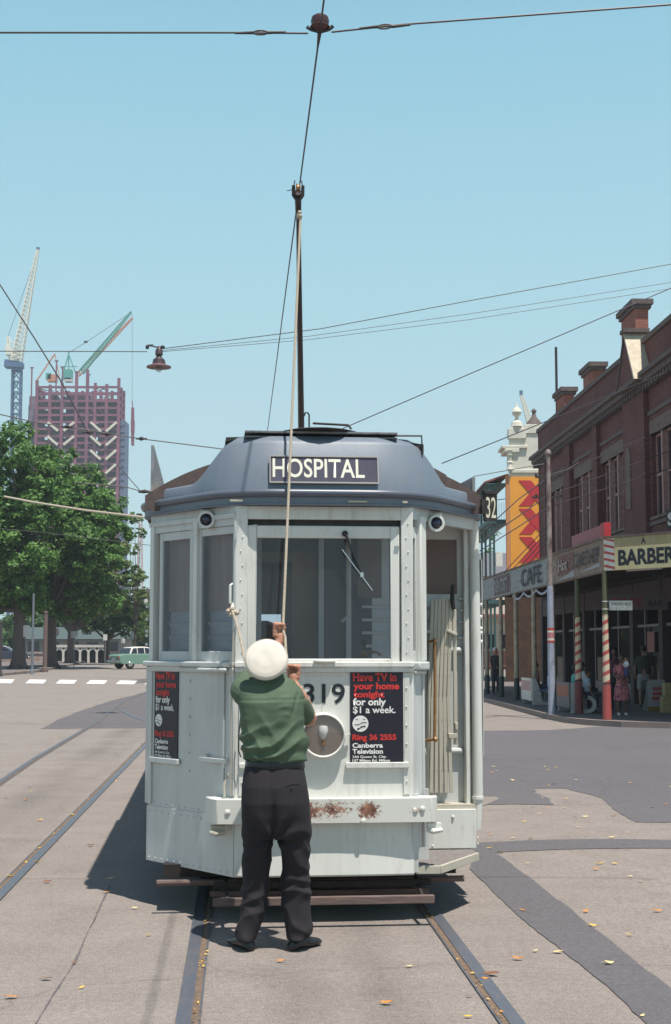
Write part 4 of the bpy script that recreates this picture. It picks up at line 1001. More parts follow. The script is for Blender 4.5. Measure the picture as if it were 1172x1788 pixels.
def shirt_fold(p, n):
    x = p.x - sc_.x; z = p.z - sc_.z; w = 0.0
    if n.y > 0.3: return 0.003 * noise.noise(p * 9)
    nn = 0.10 * noise.noise(p * 5)
    lo = smooth((0.06 - z) / 0.16)
    # sweeping pull folds from the right armpit down to the left waist, blousing over the belt
    t = (z - 0.55 * x * (1 if x > -0.02 else 0.3) + 0.35 * x * x * 6 + nn) / 0.085
    w += 0.019 * (ridge(t) - 0.4) * lo
    t2 = (z + 0.75 * x + nn * 1.3) / 0.11
    w += 0.011 * (ridge(t2 + 0.3) - 0.4) * smooth((0.12 - z) / 0.2) * smooth((0.12 - x) / 0.2)
    # creases at the right armpit
    d = math.hypot(x - 0.14, z - 0.10)
    w -= 0.007 * math.exp(-((x - 0.125 - 0.25 * (z - 0.10)) / 0.010) ** 2) * smooth((0.09 - abs(z - 0.10)) / 0.05)
    w += 0.006 * (ridge((x * 0.5 - z + nn) / 0.05) - 0.4) * smooth((0.15 - d) / 0.1) * smooth((0.12 - x) / 0.05)
    w += 0.006 * noise.noise(p * 7 + Vector((3, 0, 0))) + 0.002 * noise.noise(Vector((p.x * 14, p.y * 14, p.z * 30)))
    if abs(z - 0.125 - 0.02 * x) < 0.008 and n.y < 0: w -= 0.0025       # yoke seam
    return w
link_mesh('shirt', rel(remesh(b, 0.0065, 3, shirt_fold)), SHIRT, man)
# belt
b = MB(); c = S(480, 1334, MD)
b.loft([ering(S(480, y, MD) + Vector((0, 0.015, 0)), r_, r_ * 0.70, 32, None, 2.3) for y, r_ in ((1342, 0.170), (1341, 0.172), (1329, 0.168), (1328, 0.166))]); me = b.build('tmp', LEATHER); mm = me.data; bpy.data.objects.remove(me)
link_mesh('belt', rel(mm), LEATHER, man)
# trousers
b = MB(); rings = []
for py, xl, xr, dp in ((1337, 428, 531, 0.118), (1350, 426, 533, 0.130), (1372, 423, 537, 0.148), (1400, 421, 541, 0.155), (1425, 421, 543, 0.150), (1448, 423, 544, 0.135), (1462, 426, 542, 0.11)):
    c = S((xl + xr) / 2, py, MD); rx = (S(xr, py, MD).x - S(xl, py, MD).x) / 2
    rings.append(ering(c + Vector((0, 0.015 - 0.012 * math.sin(max(0, min(1, (py - 1340) / 100)) * math.pi), 0)), rx, dp, 32, None, 2.5))
b.loft(rings)
for leg in (((1405, 423, 482, 0.10), (1450, 422, 482, 0.105), (1480, 423, 476, 0.100), (1520, 423, 474, 0.092), (1555, 421, 471, 0.088), (1580, 420, 466, 0.085), (1605, 418, 459, 0.083), (1625, 413, 452, 0.085), (1636, 411, 448, 0.092), (1642, 413, 446, 0.09)),
            ((1405, 482, 542, 0.10), (1450, 483, 545, 0.105), (1480, 487, 543, 0.100), (1520, 490, 541, 0.092), (1545, 488, 541, 0.090), (1575, 491, 543, 0.085), (1605, 494, 545, 0.083), (1620, 497, 548, 0.087), (1634, 500, 541, 0.09), (1641, 501, 538, 0.088))):
    rings = []
    for py, xl, xr, dp in leg:
        c = S((xl + xr) / 2, py, MD); rx = (S(xr, py, MD).x - S(xl, py, MD).x) / 2
        rings.append(ering(c + Vector((0, 0.02 + 0.03 * smooth((py - 1450) / 100) - 0.03 * smooth((py - 1560) / 80), 0)), rx, dp, 24, None, 2.3))
    b.loft(rings)
def tr_fold(p, n):
    px_ = p.x; h = p.z; w = 0.006 * noise.noise(Vector((p.x * 7, p.y * 7, p.z * 5)))
    s_ = 1 if px_ > sc_.x + 0.005 else -1
    cx = sc_.x + (0.0 + s_ * 0.115)
    u = (px_ - cx) * s_
    nn = 0.12 * noise.noise(p * 5 + Vector((0, 0, s_ * 7)))
    # oblique folds behind the knees and stacked at the hems
    w += 0.011 * (ridge((h + 0.6 * u + nn) / 0.115) - 0.45) * smooth((0.66 - h) / 0.12)
    w += 0.006 * (ridge((h - 0.9 * u + nn * 1.2) / 0.15 + 0.4) - 0.45) * smooth((0.8 - h) / 0.2)
    # drag lines to the crotch and seat
    d = math.hypot(px_ - sc_.x, h - 0.62)
    w += 0.008 * math.sin(math.atan2(h - 0.62, (px_ - sc_.x)) * 7 + nn * 10) * smooth((0.26 - d) / 0.2)
    w -= 0.010 * math.exp(-((px_ - sc_.x) / 0.018) ** 2) * smooth((0.98 - h) / 0.2)
    return w
trs = link_mesh('trousers', rel(remesh(b, 0.0065, 2, tr_fold)), TROUS, man)
b = MB(); p0 = S(500, 1362, MD - 0.148); p1 = S(527, 1358, MD - 0.110)
b.bar(p0, p1, 0.003, 0.003); b.ball(S(511, 1367, MD - 0.143), 0.005, 6); me = b.build('tmp', BLACK); mm = me.data; bpy.data.objects.remove(me); link_mesh('back_pocket', rel(mm), BLACK, man)
# shoes: heel to the camera, toes turned out and away
for s_, hx, hy, ang in ((-1, 433, 1646, 30), (1, 515, 1645, -38)):
    b = MB(); h = S(hx, hy, MD - 0.0); h.z = 0; a = R(ang); fw = Vector((-math.sin(a), math.cos(a), 0)); rt = Vector((fw.y, -fw.x, 0))
    rings = []
    for t, wd, ht in ((-0.045, 0.02, 0.03), (-0.035, 0.034, 0.055), (0.0, 0.040, 0.075), (0.06, 0.042, 0.080), (0.12, 0.047, 0.062), (0.18, 0.050, 0.048), (0.225, 0.042, 0.038), (0.25, 0.02, 0.022)):
        c = h + fw * (t * 0.86) + Vector((0, 0, ht / 2 + 0.004))
        rings.append([c + rt * (wd * math.cos(q_)) + Vector((0, 0, (ht / 2) * math.sin(q_))) for q_ in np.linspace(0, 2 * math.pi, 17)[:-1]])
    b.loft(rings); b.ball(h + fw * 0.03 + Vector((0, 0, 0.07)), 0.045, 10)
    link_mesh('shoe', rel(remesh(b, 0.005, 2)), LEATHER, man)

# ---- simpler figures for the far footpath: same construction, fewer details
def figure(label, loc, rz, H=1.65, skin=SKINM, top=None, bottom=None, hair=HAIR, dress=False, shorts=False, sit=False, arms=((0.05, 0.0), (0.05, 0.0)), shoes=None, group=None, stride=0.0, female=False, legs_skin=True):
    """local frame: faces +y. arms: (forward bend, outward) of each forearm, metres"""
    r = empty('person', loc, rz, label, 'person', group); k = H / 1.70
    hipz = 0.86 * k if not sit else 0.50
    b = MB(); sh = hipz + 0.56 * k
    head = Vector((0, 0.02, sh + 0.20 * k))
    b.ball(head, (0.074 * k, 0.09 * k, 0.112 * k), 14); b.ball(head + Vector((0, 0.092 * k, -0.015)), (0.012, 0.015, 0.02), 6)
    for s_ in (-1, 1): b.ball(head + Vector((s_ * 0.075 * k, 0, -0.01)), (0.012, 0.02, 0.028), 6)
    chain(b, [head - Vector((0, 0.01, 0.06)), Vector((0, 0, sh - 0.02))], [0.045 * k, 0.055 * k], 10, 2)
    chain(b, [Vector((0, 0, sh - 0.1)), Vector((0, 0, hipz))], [0.11 * k, 0.12 * k], 12, 3)
    hands = []
    for i, s_ in enumerate((-1, 1)):
        fw, outw = arms[i]
        a = Vector((s_ * 0.165 * k, 0, sh - 0.04)); e = Vector((s_ * (0.21 + outw) * k, 0.02 + fw * 0.25, sh - 0.31 * k)); w_ = e + Vector((-s_ * fw * 0.35, fw * 0.8 + 0.02, -0.24 * k + abs(fw) * 0.7)); hnd = w_ + (w_ - e).normalized() * 0.06
        chain(b, [a, e, w_, hnd], [0.045 * k, 0.036 * k, 0.025 * k, 0.022 * k], 10, 3)
        for j in range(4): chain(b, [hnd + Vector((0.012 * (j - 1.5), 0, 0)), hnd + (w_ - e).normalized() * (0.05 - 0.006 * abs(j - 1.5)) + Vector((0.013 * (j - 1.5), 0.01, 0))], [0.008, 0.007], 6, 2)
        chain(b, [hnd, hnd + Vector((-s_ * 0.03, 0.02, -0.02))], [0.009, 0.008], 6, 2); hands.append(hnd)
    lg = []
    for i, s_ in enumerate((-1, 1)):
        hp_ = Vector((s_ * 0.09 * k, 0, hipz))
        if sit: kn = Vector((s_ * 0.11, 0.42, 0.50)); an = Vector((s_ * 0.12, 0.44, 0.07))
        else:
            st_ = stride * (1 if s_ > 0 else -1); kn = Vector((s_ * 0.10 * k, 0.03 + st_ * 0.6, 0.46 * k)); an = Vector((s_ * 0.10 * k, st_, 0.07 + (0.03 if st_ < 0 else 0)))
        lg.append((hp_, kn, an)); chain(b, [hp_, kn, (kn * 0.55 + an * 0.45) - Vector((0, 0.012, 0)), an], [0.085 * k, 0.055 * k, 0.050 * k, 0.032 * k], 12, 3)
        if shoes is None: chain(b, [an - Vector((0, 0.02, 0.035)), an + Vector((s_ * 0.02, 0.14, -0.05))], [0.032, 0.022], 8, 2)
    link_mesh('body', remesh(b, 0.013, 2), skin, r)
    b = MB(); b.ball(head + Vector((0, -0.02, 0.028 * k)), (0.086 * k, 0.096 * k, 0.105 * k), 12)
    if female: b.ball(head + Vector((0, -0.035, 0.02)), (0.10 * k, 0.10 * k, 0.11 * k), 12)
    me = remesh(b, 0.012, 1, lambda p, n: 0.008 * noise.noise(p * 25)); link_mesh('hair', me, hair, r)
    # top
    b = MB(); wz = hipz - 0.02
    b.loft([ering((0, 0, z), rx * k, ry * k, 20, None, 2.3) for z, rx, ry in ((wz, 0.155, 0.115), (wz + 0.16 * k, 0.145, 0.11), (wz + 0.36 * k, 0.185, 0.125), (sh - 0.04, 0.18, 0.11), (sh + 0.01, 0.10, 0.08), (sh + 0.03, 0.06, 0.06))])
    for i, s_ in enumerate((-1, 1)):
        fw, outw = arms[i]; a = Vector((s_ * 0.155 * k, 0, sh - 0.05)); e = Vector((s_ * (0.21 + outw) * k, 0.02 + fw * 0.25, sh - 0.31 * k))
        chain(b, [a, a.lerp(e, 0.62)], [0.066 * k, 0.056 * k], 10, 3)
    if dress:
        b.loft([ering((0, 0, z), rx * k, ry * k, 20) for z, rx, ry in ((wz + 0.1, 0.15, 0.115), (wz - 0.08, 0.20, 0.16), (wz - 0.25 * k, 0.225, 0.175), (wz - 0.42 * k, 0.245, 0.19), (wz - 0.43 * k, 0.23, 0.18))])
    def fold(p, n): return 0.010 * noise.noise(Vector((p.x * 12, p.y * 12, p.z * 4))) + 0.004 * noise.noise(p * 22)
    link_mesh('dress' if dress else 'shirt', remesh(b, 0.014, 1, fold), top, r)
    if not dress and bottom:
        b = MB(); b.loft([ering((0, 0.0, z), rx * k, ry * k, 20, None, 2.4) for z, rx, ry in ((hipz - 0.10, 0.165, 0.12), (hipz, 0.17, 0.125), (hipz + 0.08, 0.155, 0.115), (hipz + 0.1, 0.14, 0.1))])
        for hp_, kn, an in lg:
            if shorts: chain(b, [hp_, hp_.lerp(kn, 0.75)], [0.10 * k, 0.095 * k], 12, 3)
            else: chain(b, [hp_, kn, an + Vector((0, 0, 0.04))], [0.098 * k, 0.078 * k, 0.062 * k], 12, 3)
        link_mesh('shorts' if shorts else 'trousers', remesh(b, 0.014, 1, fold), bottom, r)
    if shoes:
        for hp_, kn, an in lg:
            b = MB(); fwd = Vector((0.0, 1, 0)); c = Vector((an.x, an.y, max(0.0, an.z - 0.07)))
            rings = []
            for t, wd, ht in ((-0.05, 0.02, 0.03), (-0.03, 0.034, 0.07), (0.05, 0.036, 0.065), (0.13, 0.042, 0.045), (0.18, 0.02, 0.02)):
                cc_ = c + fwd * t + Vector((0, 0, ht / 2)); rings.append([cc_ + Vector((wd * math.cos(q_), 0, ht / 2 * math.sin(q_))) for q_ in np.linspace(0, 2 * math.pi, 13)[:-1]])
            b.loft(rings); b.build('shoe', shoes, r)
    return r
# ================================================================ RIGHT SIDE: corner building with awning, shops, footpath life
BR = R(2.16); B0 = Vector((9.64, 34.1, 0)); BMW = Matrix.Translation(B0) @ Matrix.Rotation(BR, 4, 'Z'); BMI = BMW.inverted()
def BL(x, y, z): return BMW @ Vector((x, y, z))
def brick(name, c1, c2, mort, sc=1.0, yz=True, rough=0.9):
    m, nt, b = nodes_of(name); tc = N(nt, "ShaderNodeTexCoord"); mp = N(nt, "ShaderNodeMapping")
    if yz: mp.inputs['Rotation'].default_value = (0, math.pi / 2, 0)
    sp = N(nt, "ShaderNodeSeparateXYZ"); cb = N(nt, "ShaderNodeCombineXYZ"); nt.links.new(tc.outputs['Object'], sp.inputs[0])
    s_ = math_n(nt, 'ADD', sp.outputs[0], sp.outputs[1]); nt.links.new(s_, cb.inputs[0]); nt.links.new(sp.outputs[2], cb.inputs[1])
    bt = N(nt, "ShaderNodeTexBrick"); nt.links.new(cb.outputs[0], bt.inputs['Vector'])
    bt.inputs['Scale'].default_value = sc; bt.inputs['Brick Width'].default_value = 0.24; bt.inputs['Row Height'].default_value = 0.086
    bt.inputs['Mortar Size'].default_value = 0.010; bt.inputs['Color1'].default_value = (*c1, 1); bt.inputs['Color2'].default_value = (*c2, 1); bt.inputs['Mortar'].default_value = (*mort, 1)
    n = noise_n(nt, tc.outputs['Object'], 0.8, 5); col = mixc(nt, ramp(nt, n, 0.4, 0.75), bt.outputs[0], tuple(x * 0.6 for x in c1))
    nt.links.new(col, b.inputs['Base Color']); b.inputs['Roughness'].default_value = rough; bump(nt, b, bt.outputs[1], -0.3, 0.01); MATS[name] = m
    return m
BRICK = brick('dark_red_brick', (0.180, 0.056, 0.046), (0.105, 0.036, 0.036), (0.12, 0.075, 0.075))
BRICKL = brick('chimney_brick', (0.36, 0.12, 0.08), (0.28, 0.095, 0.07), (0.25, 0.17, 0.14))
STONE = M('grey_stone_trim', (0.20, 0.145, 0.12), 0.9, (0.12, 0.085, 0.075), 2, bmp=0.2)
CEM = M('cement_coping', (0.10, 0.08, 0.08), 0.9, (0.17, 0.13, 0.12), 3)
CREAMR = M('cream_render', (0.60, 0.54, 0.42), 0.8, (0.45, 0.38, 0.28), 3)
MULL = M('pink_window_paint', (0.40, 0.24, 0.22), 0.7, (0.26, 0.15, 0.14), 3)
DGLASS = M('dark_window', (0.018, 0.018, 0.028), 0.12, spec=0.7)
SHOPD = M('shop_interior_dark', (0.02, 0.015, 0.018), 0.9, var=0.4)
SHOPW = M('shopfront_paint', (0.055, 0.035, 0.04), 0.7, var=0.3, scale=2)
CEIL = M('awning_lining', (0.08, 0.055, 0.05), 0.8, var=0.2)
FASC = M('faded_blue_grey_boards', (0.31, 0.33, 0.33), 0.8, (0.11, 0.085, 0.08), 1.8, sc3=(1, 1, 2.5), thr=(0.50, 0.68))
FASCB = M('peeling_brown_boards', (0.30, 0.225, 0.175), 0.85, (0.12, 0.065, 0.05), 2.6, sc3=(1, 1, 2.0), thr=(0.45, 0.7))
LETT = M('faded_dark_letters', (0.02, 0.022, 0.035), 0.7)
RUSTL = M('rust_letters', (0.20, 0.045, 0.04), 0.7)
YEL = M('cream_yellow_sign', (0.78, 0.65, 0.36), 0.55, (0.70, 0.54, 0.28), 1.2)
TANS = M('tan_sign_strip', (0.40, 0.32, 0.17), 0.6, (0.3, 0.23, 0.12), 2)
REDS = M('sign_red', (0.46, 0.06, 0.05), 0.6, var=0.2)
WHT = M('sign_white', (0.74, 0.72, 0.68), 0.6, (0.5, 0.45, 0.4), 5)
OLIVE = M('olive_post_paint', (0.09, 0.095, 0.045), 0.6, var=0.2)
POSTC = M('cream_post_paint', (0.50, 0.43, 0.31), 0.7, (0.22, 0.18, 0.14), 3)
POSTG = M('dark_green_post_base', (0.035, 0.05, 0.05), 0.6)
POSTR = M('red_post_base', (0.42, 0.075, 0.065), 0.6, (0.28, 0.07, 0.06), 3)

bld = empty('corner_building', B0, BR, 'long dark red brick corner building with tall upper windows over a shop awning', 'building')
Y1, Y2 = -1.0, 25.3
bays = [(-0.6, 2.8), (3.6, 7.0), (10.1, 13.5), (14.4, 17.8), (19.6, 22.6)]
f = MB(); prev = Y1
wins = []
for a, b_ in bays:
    f.bx(0.0, 0.35, prev, a, 3.9, 10.9); prev = b_
    f.bx(0.0, 0.35, a, b_, 3.9, 5.55); f.bx(0.0, 0.35, a, b_, 8.0, 10.9)
f.bx(0.0, 0.35, prev, Y2, 3.9, 10.9)
f.bx(0.35, 12, Y1, Y1 + 0.3, 0, 10.9); f.bx(0.0, 12, Y2 - 0.3, Y2 - 0.002, 0, 10.9)
for a, b_ in ((7.2, 9.8), (13.55, 14.3), (18.1, 19.3), (-1.0, -0.7), (3.0, 3.45), (23.0, 23.5)): f.bx(-0.16, 0.001, a, b_, 4.3, 9.5)
f.build('wall', BRICK, bld)
f = MB(); f.bx(-0.30, 0.4, Y1, Y2, 9.55, 9.72); f.bx(-0.42, 0.4, Y1, Y2, 9.72, 9.85)
for y in np.arange(Y1 + 0.2, Y2, 0.32): f.bx(-0.24, 0.0, y, y + 0.14, 9.38, 9.55)
f.bx(-0.08, 0.43, Y1, Y2, 10.9, 11.05); f.bx(-0.05, 0.0, Y1, Y2, 8.6, 8.72)
f.bx(-0.06, 0.0, Y1, Y2, 5.30, 5.42)
f.build('cornice', CEM, bld)
for a, b_ in bays:
    f = MB(); f.bx(-0.03, 0.30, a - 0.1, b_ + 0.1, 8.0, 8.42); f.build('lintel', STONE, bld)
    w_ = (b_ - a - 0.5) / 3
    for k in range(3):
        y0 = a + 0.05 + k * (w_ + 0.2)
        f = MB(); f.bx(0.12, 0.20, y0, y0 + 0.06, 5.55, 8.0); f.bx(0.12, 0.20, y0 + w_ - 0.06, y0 + w_, 5.55, 8.0); f.bx(0.12, 0.20, y0, y0 + w_, 6.75, 6.83); f.bx(0.12, 0.20, y0, y0 + w_, 7.92, 8.0)
        w = f.build('window', MULL, bld); f = MB(); f.bx(0.165, 0.17, y0 + 0.06, y0 + w_ - 0.06, 5.55, 7.92); f.build('pane', DGLASS, w)
        f = MB(); f.bx(-0.09, 0.2, y0 - 0.05, y0 + w_ + 0.05, 5.46, 5.55); f.build('sill', STONE, w)
        if k < 2:
            f = MB(); f.bx(0.0, 0.25, y0 + w_ + 0.02, y0 + w_ + 0.18, 5.55, 8.0); f.build('mullion', MULL if a > 3 else BRICK, bld)
# arched niche between bays
f = MB(); f.extr([(-0.2, 9.1 + 0.28 * math.cos(t), 7.6 + 0.35 * math.sin(t)) for t in np.linspace(0, math.pi, 9)] + [(-0.2, 8.82, 6.0), (-0.2, 9.38, 6.0)], (0.05, 0, 0)); f.build('niche', STONE, bld)
for a, b_, zt, mt in ((8.3, 10.1, 12.45, 0), (14.4, 15.9, 11.75, 0), (19.4, 20.9, 11.8, 0), (1.0, 2.4, 12.4, 0)):
    f = MB(); f.bx(-0.06, 0.34, a, b_, 10.95, zt - 0.28); ch = f.build('parapet_pier', BRICKL, bld)
    f = MB(); f.bx(-0.13, 0.42, a - 0.07, b_ + 0.07, zt - 0.28, zt - 0.16); f.bx(-0.20, 0.48, a - 0.13, b_ + 0.13, zt - 0.16, zt); f.build('cap', CEM, ch)
# small gable dormer with pale slope
f = MB(); f.extr([(-0.5, 6.9, 9.75), (-0.5, 8.9, 9.75), (-0.5, 7.9, 11.15)], (0.85, 0, 0)); gb = f.build('gable', BRICK, bld)
f = MB(); f.extr([(-0.55, 6.7, 9.65), (-0.55, 7.9, 11.32), (-0.55, 7.9, 11.22), (-0.55, 6.82, 9.65)], (1.0, 0, 0)); f.build('verge', CREAMR, gb)
f = MB(); f.extr([(-0.55, 9.1, 9.65), (-0.55, 7.9, 11.32), (-0.55, 7.9, 11.22), (-0.55, 8.98, 9.65)], (1.0, 0, 0)); f.bx(-0.52, 0, 6.8, 9.0, 9.60, 9.74); f.build('verge', CEM, gb)
f = MB(); f.bx(-0.6, 0.2, 7.65, 8.15, 11.28, 11.4); f.build('cap', CEM, gb)
f = MB(); f.bx(0.3, 12, Y1 + 0.3, Y2 - 0.3, 9.6, 9.7); f.build('roof', CEM, bld)
f = MB(); f.tube([(0.5, 23.6, 9.7), (0.5, 23.6, 14.3)], 0.055, 8); f.build('roof_mast', BLACK, bld)
f = MB(); f.bx(0.3, 0.8, 21.5, 22.6, 10.9, 11.4); f.build('roof_tank', BRICKL, bld)
# ground floor shopfronts
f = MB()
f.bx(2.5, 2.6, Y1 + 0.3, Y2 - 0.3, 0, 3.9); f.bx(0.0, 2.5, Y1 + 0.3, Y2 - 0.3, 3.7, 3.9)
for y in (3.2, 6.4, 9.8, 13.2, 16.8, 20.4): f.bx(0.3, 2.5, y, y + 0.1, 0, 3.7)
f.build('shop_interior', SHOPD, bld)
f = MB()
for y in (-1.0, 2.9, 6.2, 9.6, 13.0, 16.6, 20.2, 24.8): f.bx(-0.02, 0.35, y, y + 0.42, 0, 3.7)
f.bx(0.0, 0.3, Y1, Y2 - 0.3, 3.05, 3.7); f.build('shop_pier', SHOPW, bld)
sf = M('shop_frame_metal', (0.09, 0.075, 0.09), 0.4, var=0.2)
for i, y in enumerate((-0.5, 3.4, 6.7, 10.1, 13.5, 17.1, 20.7)):
    y1 = y + 2.6; f = MB(); f.bx(0.05, 0.12, y, y + 0.06, 0.1, 3.05); f.bx(0.05, 0.12, y1 - 0.95, y1 - 0.85, 0.1, 3.05); f.bx(0.05, 0.12, y, y1, 2.35, 2.43); f.bx(0.02, 0.2, y, y1 - 0.95, 0.1, 0.6)
    w = f.build('shop_window', sf, bld); f = MB(); f.bx(0.08, 0.09, y + 0.06, y1 - 0.95, 0.6, 2.35); f.build('pane', glass('shop_glass', (0.3, 0.3, 0.33), 0.35, 0.1), w)
    for k in range(5):
        f = MB(); yy = y + 0.15 + 0.3 * k; f.bx(0.5, 0.9, yy, yy + 0.22, 0.6, 0.75 + 0.1 * ((k * 7 + i * 3) % 4)); f.build('goods', [M('goods_red', (0.3, 0.06, 0.05), 0.6), M('goods_cream', (0.5, 0.42, 0.3), 0.6), M('goods_blue', (0.08, 0.12, 0.25), 0.6), M('goods_brown', (0.15, 0.09, 0.06), 0.6)][(k + i) % 4], w)

# awning
FX = -3.1; CH = Vector((1.24, -1.70, 0)); CHn = CH.normalized()
aw = empty('awning', B0, BR, 'long street awning with faded boards reading CAFE and a yellow BARBER sign at its corner', 'awning')
f = MB(); f.extr([(FX + 0.02, 0, 3.98), (FX + 0.02, 24, 3.98), (0.0, 24, 4.12), (0.0, -4.6, 4.12), (FX + 2.2 * CH.x, 2.2 * CH.y, 4.0)], (0, 0, 0.05)); f.build('awning_roof', M('iron_sheet', (0.16, 0.14, 0.13), 0.7, (0.2, 0.1, 0.06), 2), aw)
f = MB(); f.extr([(FX + 0.05, 0, 3.90), (FX + 0.05, 24, 3.90), (-0.01, 24, 3.90), (-0.01, -4.5, 3.90), (FX + 2.2 * CH.x, 2.2 * CH.y, 3.9)], (0, 0, 0.03))
for y in np.arange(0.6, 24, 1.1): f.bx(FX + 0.05, -0.02, y, y + 0.06, 3.82, 3.90)
f.build('ceiling_lining', CEIL, aw)
def fpanel(name, y0, y1, mat, z0=3.58, z1=4.36, thick=0.06, lift=0.0):
    f = MB(); f.bx(FX - thick / 2 - lift, FX + thick / 2 - lift, y0, y1, z0, z1); return f.build(name, mat, aw)
fpanel('fascia_board', 6.62, 24.0, FASC)
fpanel('fascia_board', 0.0, 6.60, FASCB)
f = MB(); f.bx(FX - 0.07, FX + 0.08, 0.0, 24.0, 4.36, 4.41); f.bx(FX - 0.045, FX + 0.05, 0, 24, 3.54, 3.58); f.bx(FX - 0.04, FX + 0.04, 6.60, 6.63, 3.5, 4.4)
f.bar(Vector((FX, 0, 4.385)), Vector((FX, 0, 4.385)) + CH * 2.2, 0.12, 0.05); f.build('fascia_capping', STONE, aw)
fpanel('fascia_panel', 13.9, 17.6, RUSTL.copy() if False else M('brown_sign_panel', (0.13, 0.07, 0.07), 0.8, (0.2, 0.17, 0.17), 3), 3.64, 4.30, 0.02, 0.035)
Uw = BMW.to_3x3() @ Vector((0, -1, 0)); Vw = Vector((0, 0, 1))
def ftext(s, y0, y1, z0, z1, mat, bold=0.03, lift=0.05):
    """writing on the street face of the fascia, read from y0 (far) to y1 (near), y0 > y1"""
    o = text(s, Vector((FX - 0.03, y0, z0)), Vector((0, -1, 0)), Vw, abs(y0 - y1), z1 - z0, mat, aw, bold=bold, lift=lift); return o
ftext('CAFE', 11.5, 8.0, 3.68, 4.24, LETT, 0.012)
ftext('CAKE SHOP', 3.15, 0.35, 3.82, 4.20, LETT, 0.012)
ftext('DENTIST', 17.3, 14.2, 3.72, 4.16, M('pale_letters', (0.30, 0.30, 0.31), 0.8), 0.02, 0.06)
fpanel('fascia_panel', 3.4, 5.6, M('faded_red_panel', (0.18, 0.055, 0.05), 0.85, (0.22, 0.17, 0.14), 4, thr=(0.45, 0.6)), 3.74, 4.28, 0.02, 0.032)
ftext('Hot', 5.3, 4.1, 3.84, 4.16, M('chalky_letters', (0.40, 0.34, 0.30), 0.8), 0.02, 0.05)
f = MB(); f.extr([(FX - 0.035, 5.6, 3.60), (FX - 0.035, 3.3, 3.62), (FX - 0.035, 3.3, 3.80)], (-0.01, 0, 0)); f.extr([(FX - 0.035, 3.0, 3.66), (FX - 0.035, 0.3, 3.70), (FX - 0.035, 0.3, 3.80), (FX - 0.035, 2.0, 3.72)], (-0.01, 0, 0)); f.build('painted_swoosh', M('swoosh_paint', (0.33, 0.34, 0.35), 0.7), aw)
# barber sign on the chamfer
cM = Matrix.Translation((FX, 0, 0)) @ Matrix((CHn, Vector((-CHn.y, CHn.x, 0)), Vector((0, 0, 1)))).transposed().to_4x4()
# outward normal of the chamfer is -(local y)
f = MB(cM); f.bx(0.0, 4.6, -0.02, 0.05, 3.58, 4.36); bs = f.build('barber_sign', YEL, aw)
f = MB(cM); f.bx(0.36, 4.6, -0.026, -0.021, 4.13, 4.36); f.build('upper_strip', TANS, bs)
f = MB(cM); f.bx(0.02, 0.345, -0.026, -0.021, 3.59, 4.35); sp_ = f.build('barber_stripes', WHT, bs)
for k in range(5):
    z = 3.60 + 0.165 * k; f = MB(cM)
    z0_ = z + 0.045
    pl = [(0.02, -0.027, z0_ + 0.028), (0.345, -0.027, z0_ - 0.045), (0.345, -0.027, z0_ + 0.015), (0.02, -0.027, z0_ + 0.088)]
    pl = [(a, b_, max(3.59, min(4.35, c))) for a, b_, c in pl]; f.extr(pl, (0, -0.004, 0)); f.build('stripe', REDS, sp_)
cu = CHn; o_ = cM @ Vector((0.46, -0.028, 3.68)); text('BARBER', o_, cu, Vw, 1.70, 0.38, LETT, bs, bold=0.035, lift=0.002)
text('A', cM @ Vector((1.16, -0.028, 4.165)), cu, Vw, 0.15, 0.145, LETT, bs, bold=0.02, lift=0.002)
# posts
def helix_mat(name, r0):
    m, nt, b = nodes_of(name); tc = N(nt, "ShaderNodeTexCoord"); sp = N(nt, "ShaderNodeSeparateXYZ"); nt.links.new(tc.outputs['Object'], sp.inputs[0])
    an = math_n(nt, 'DIVIDE', math_n(nt, 'ARCTAN2', sp.outputs[1], sp.outputs[0]), 2 * math.pi)
    fr = math_n(nt, 'FRACT', math_n(nt, 'ADD', math_n(nt, 'MULTIPLY', sp.outputs[2], 1 / 0.245), math_n(nt, 'MULTIPLY', an, -1.0)))
    st = math_n(nt, 'GREATER_THAN', fr, 0.60)
    n = noise_n(nt, tc.outputs['Object'], 6, 4)
    nt.links.new(mixc(nt, st, mixc(nt, n, (0.64, 0.55, 0.38), (0.50, 0.42, 0.31)), (0.42, 0.07, 0.06)), b.inputs['Base Color']); b.inputs['Roughness'].default_value = 0.6
    return m
HELIX = helix_mat('barber_stripe_paint', 0.1)
LABP = {0: 'corner awning post with barber stripes above a bright red base, under the small white sign',
        1: 'striped awning post with dark red base behind the second bench, left of the woman'}
def post(i, x, y, style):
    p = empty('awning_post', BL(x, y, 0.0), 0, LABP.get(i), 'post', 'posts carrying the street awning'); h = 3.56; zz = 0.0
    if style == 'stripe':
        f = MB(); f.tube([(0, 0, 2.55 + zz), (0, 0, h)], [0.068, 0.060], 14); f.build('upper_shaft', OLIVE, p)
        f = MB(); f.tube([(0, 0, 0.86 + zz), (0, 0, 2.55 + zz)], [0.088, 0.070], 16); f.build('striped_shaft', HELIX, p)
        f = MB(); f.tube([(0, 0, zz), (0, 0, 0.86 + zz)], [0.110, 0.098], 16); f.build('base', POSTR if i == 0 else M('dark_red_base', (0.17, 0.035, 0.04), 0.6), p)
        for z in (0.86 + zz, 2.55 + zz):
            f = MB(); f.lathe([(0.10 if z < 1 else 0.078, -0.02), (0.10 if z < 1 else 0.078, 0.02)], (0, 0, z), n=16); f.build('collar', BLACK if z < 1 else OLIVE, p)
    else:
        f = MB(); f.tube([(0, 0, 0.72 + zz), (0, 0, h)], [0.082, 0.068], 14); f.build('shaft', POSTC, p)
        f = MB(); f.tube([(0, 0, zz), (0, 0, 0.72 + zz)], [0.098, 0.092], 14); f.build('base', POSTG, p)
    return p
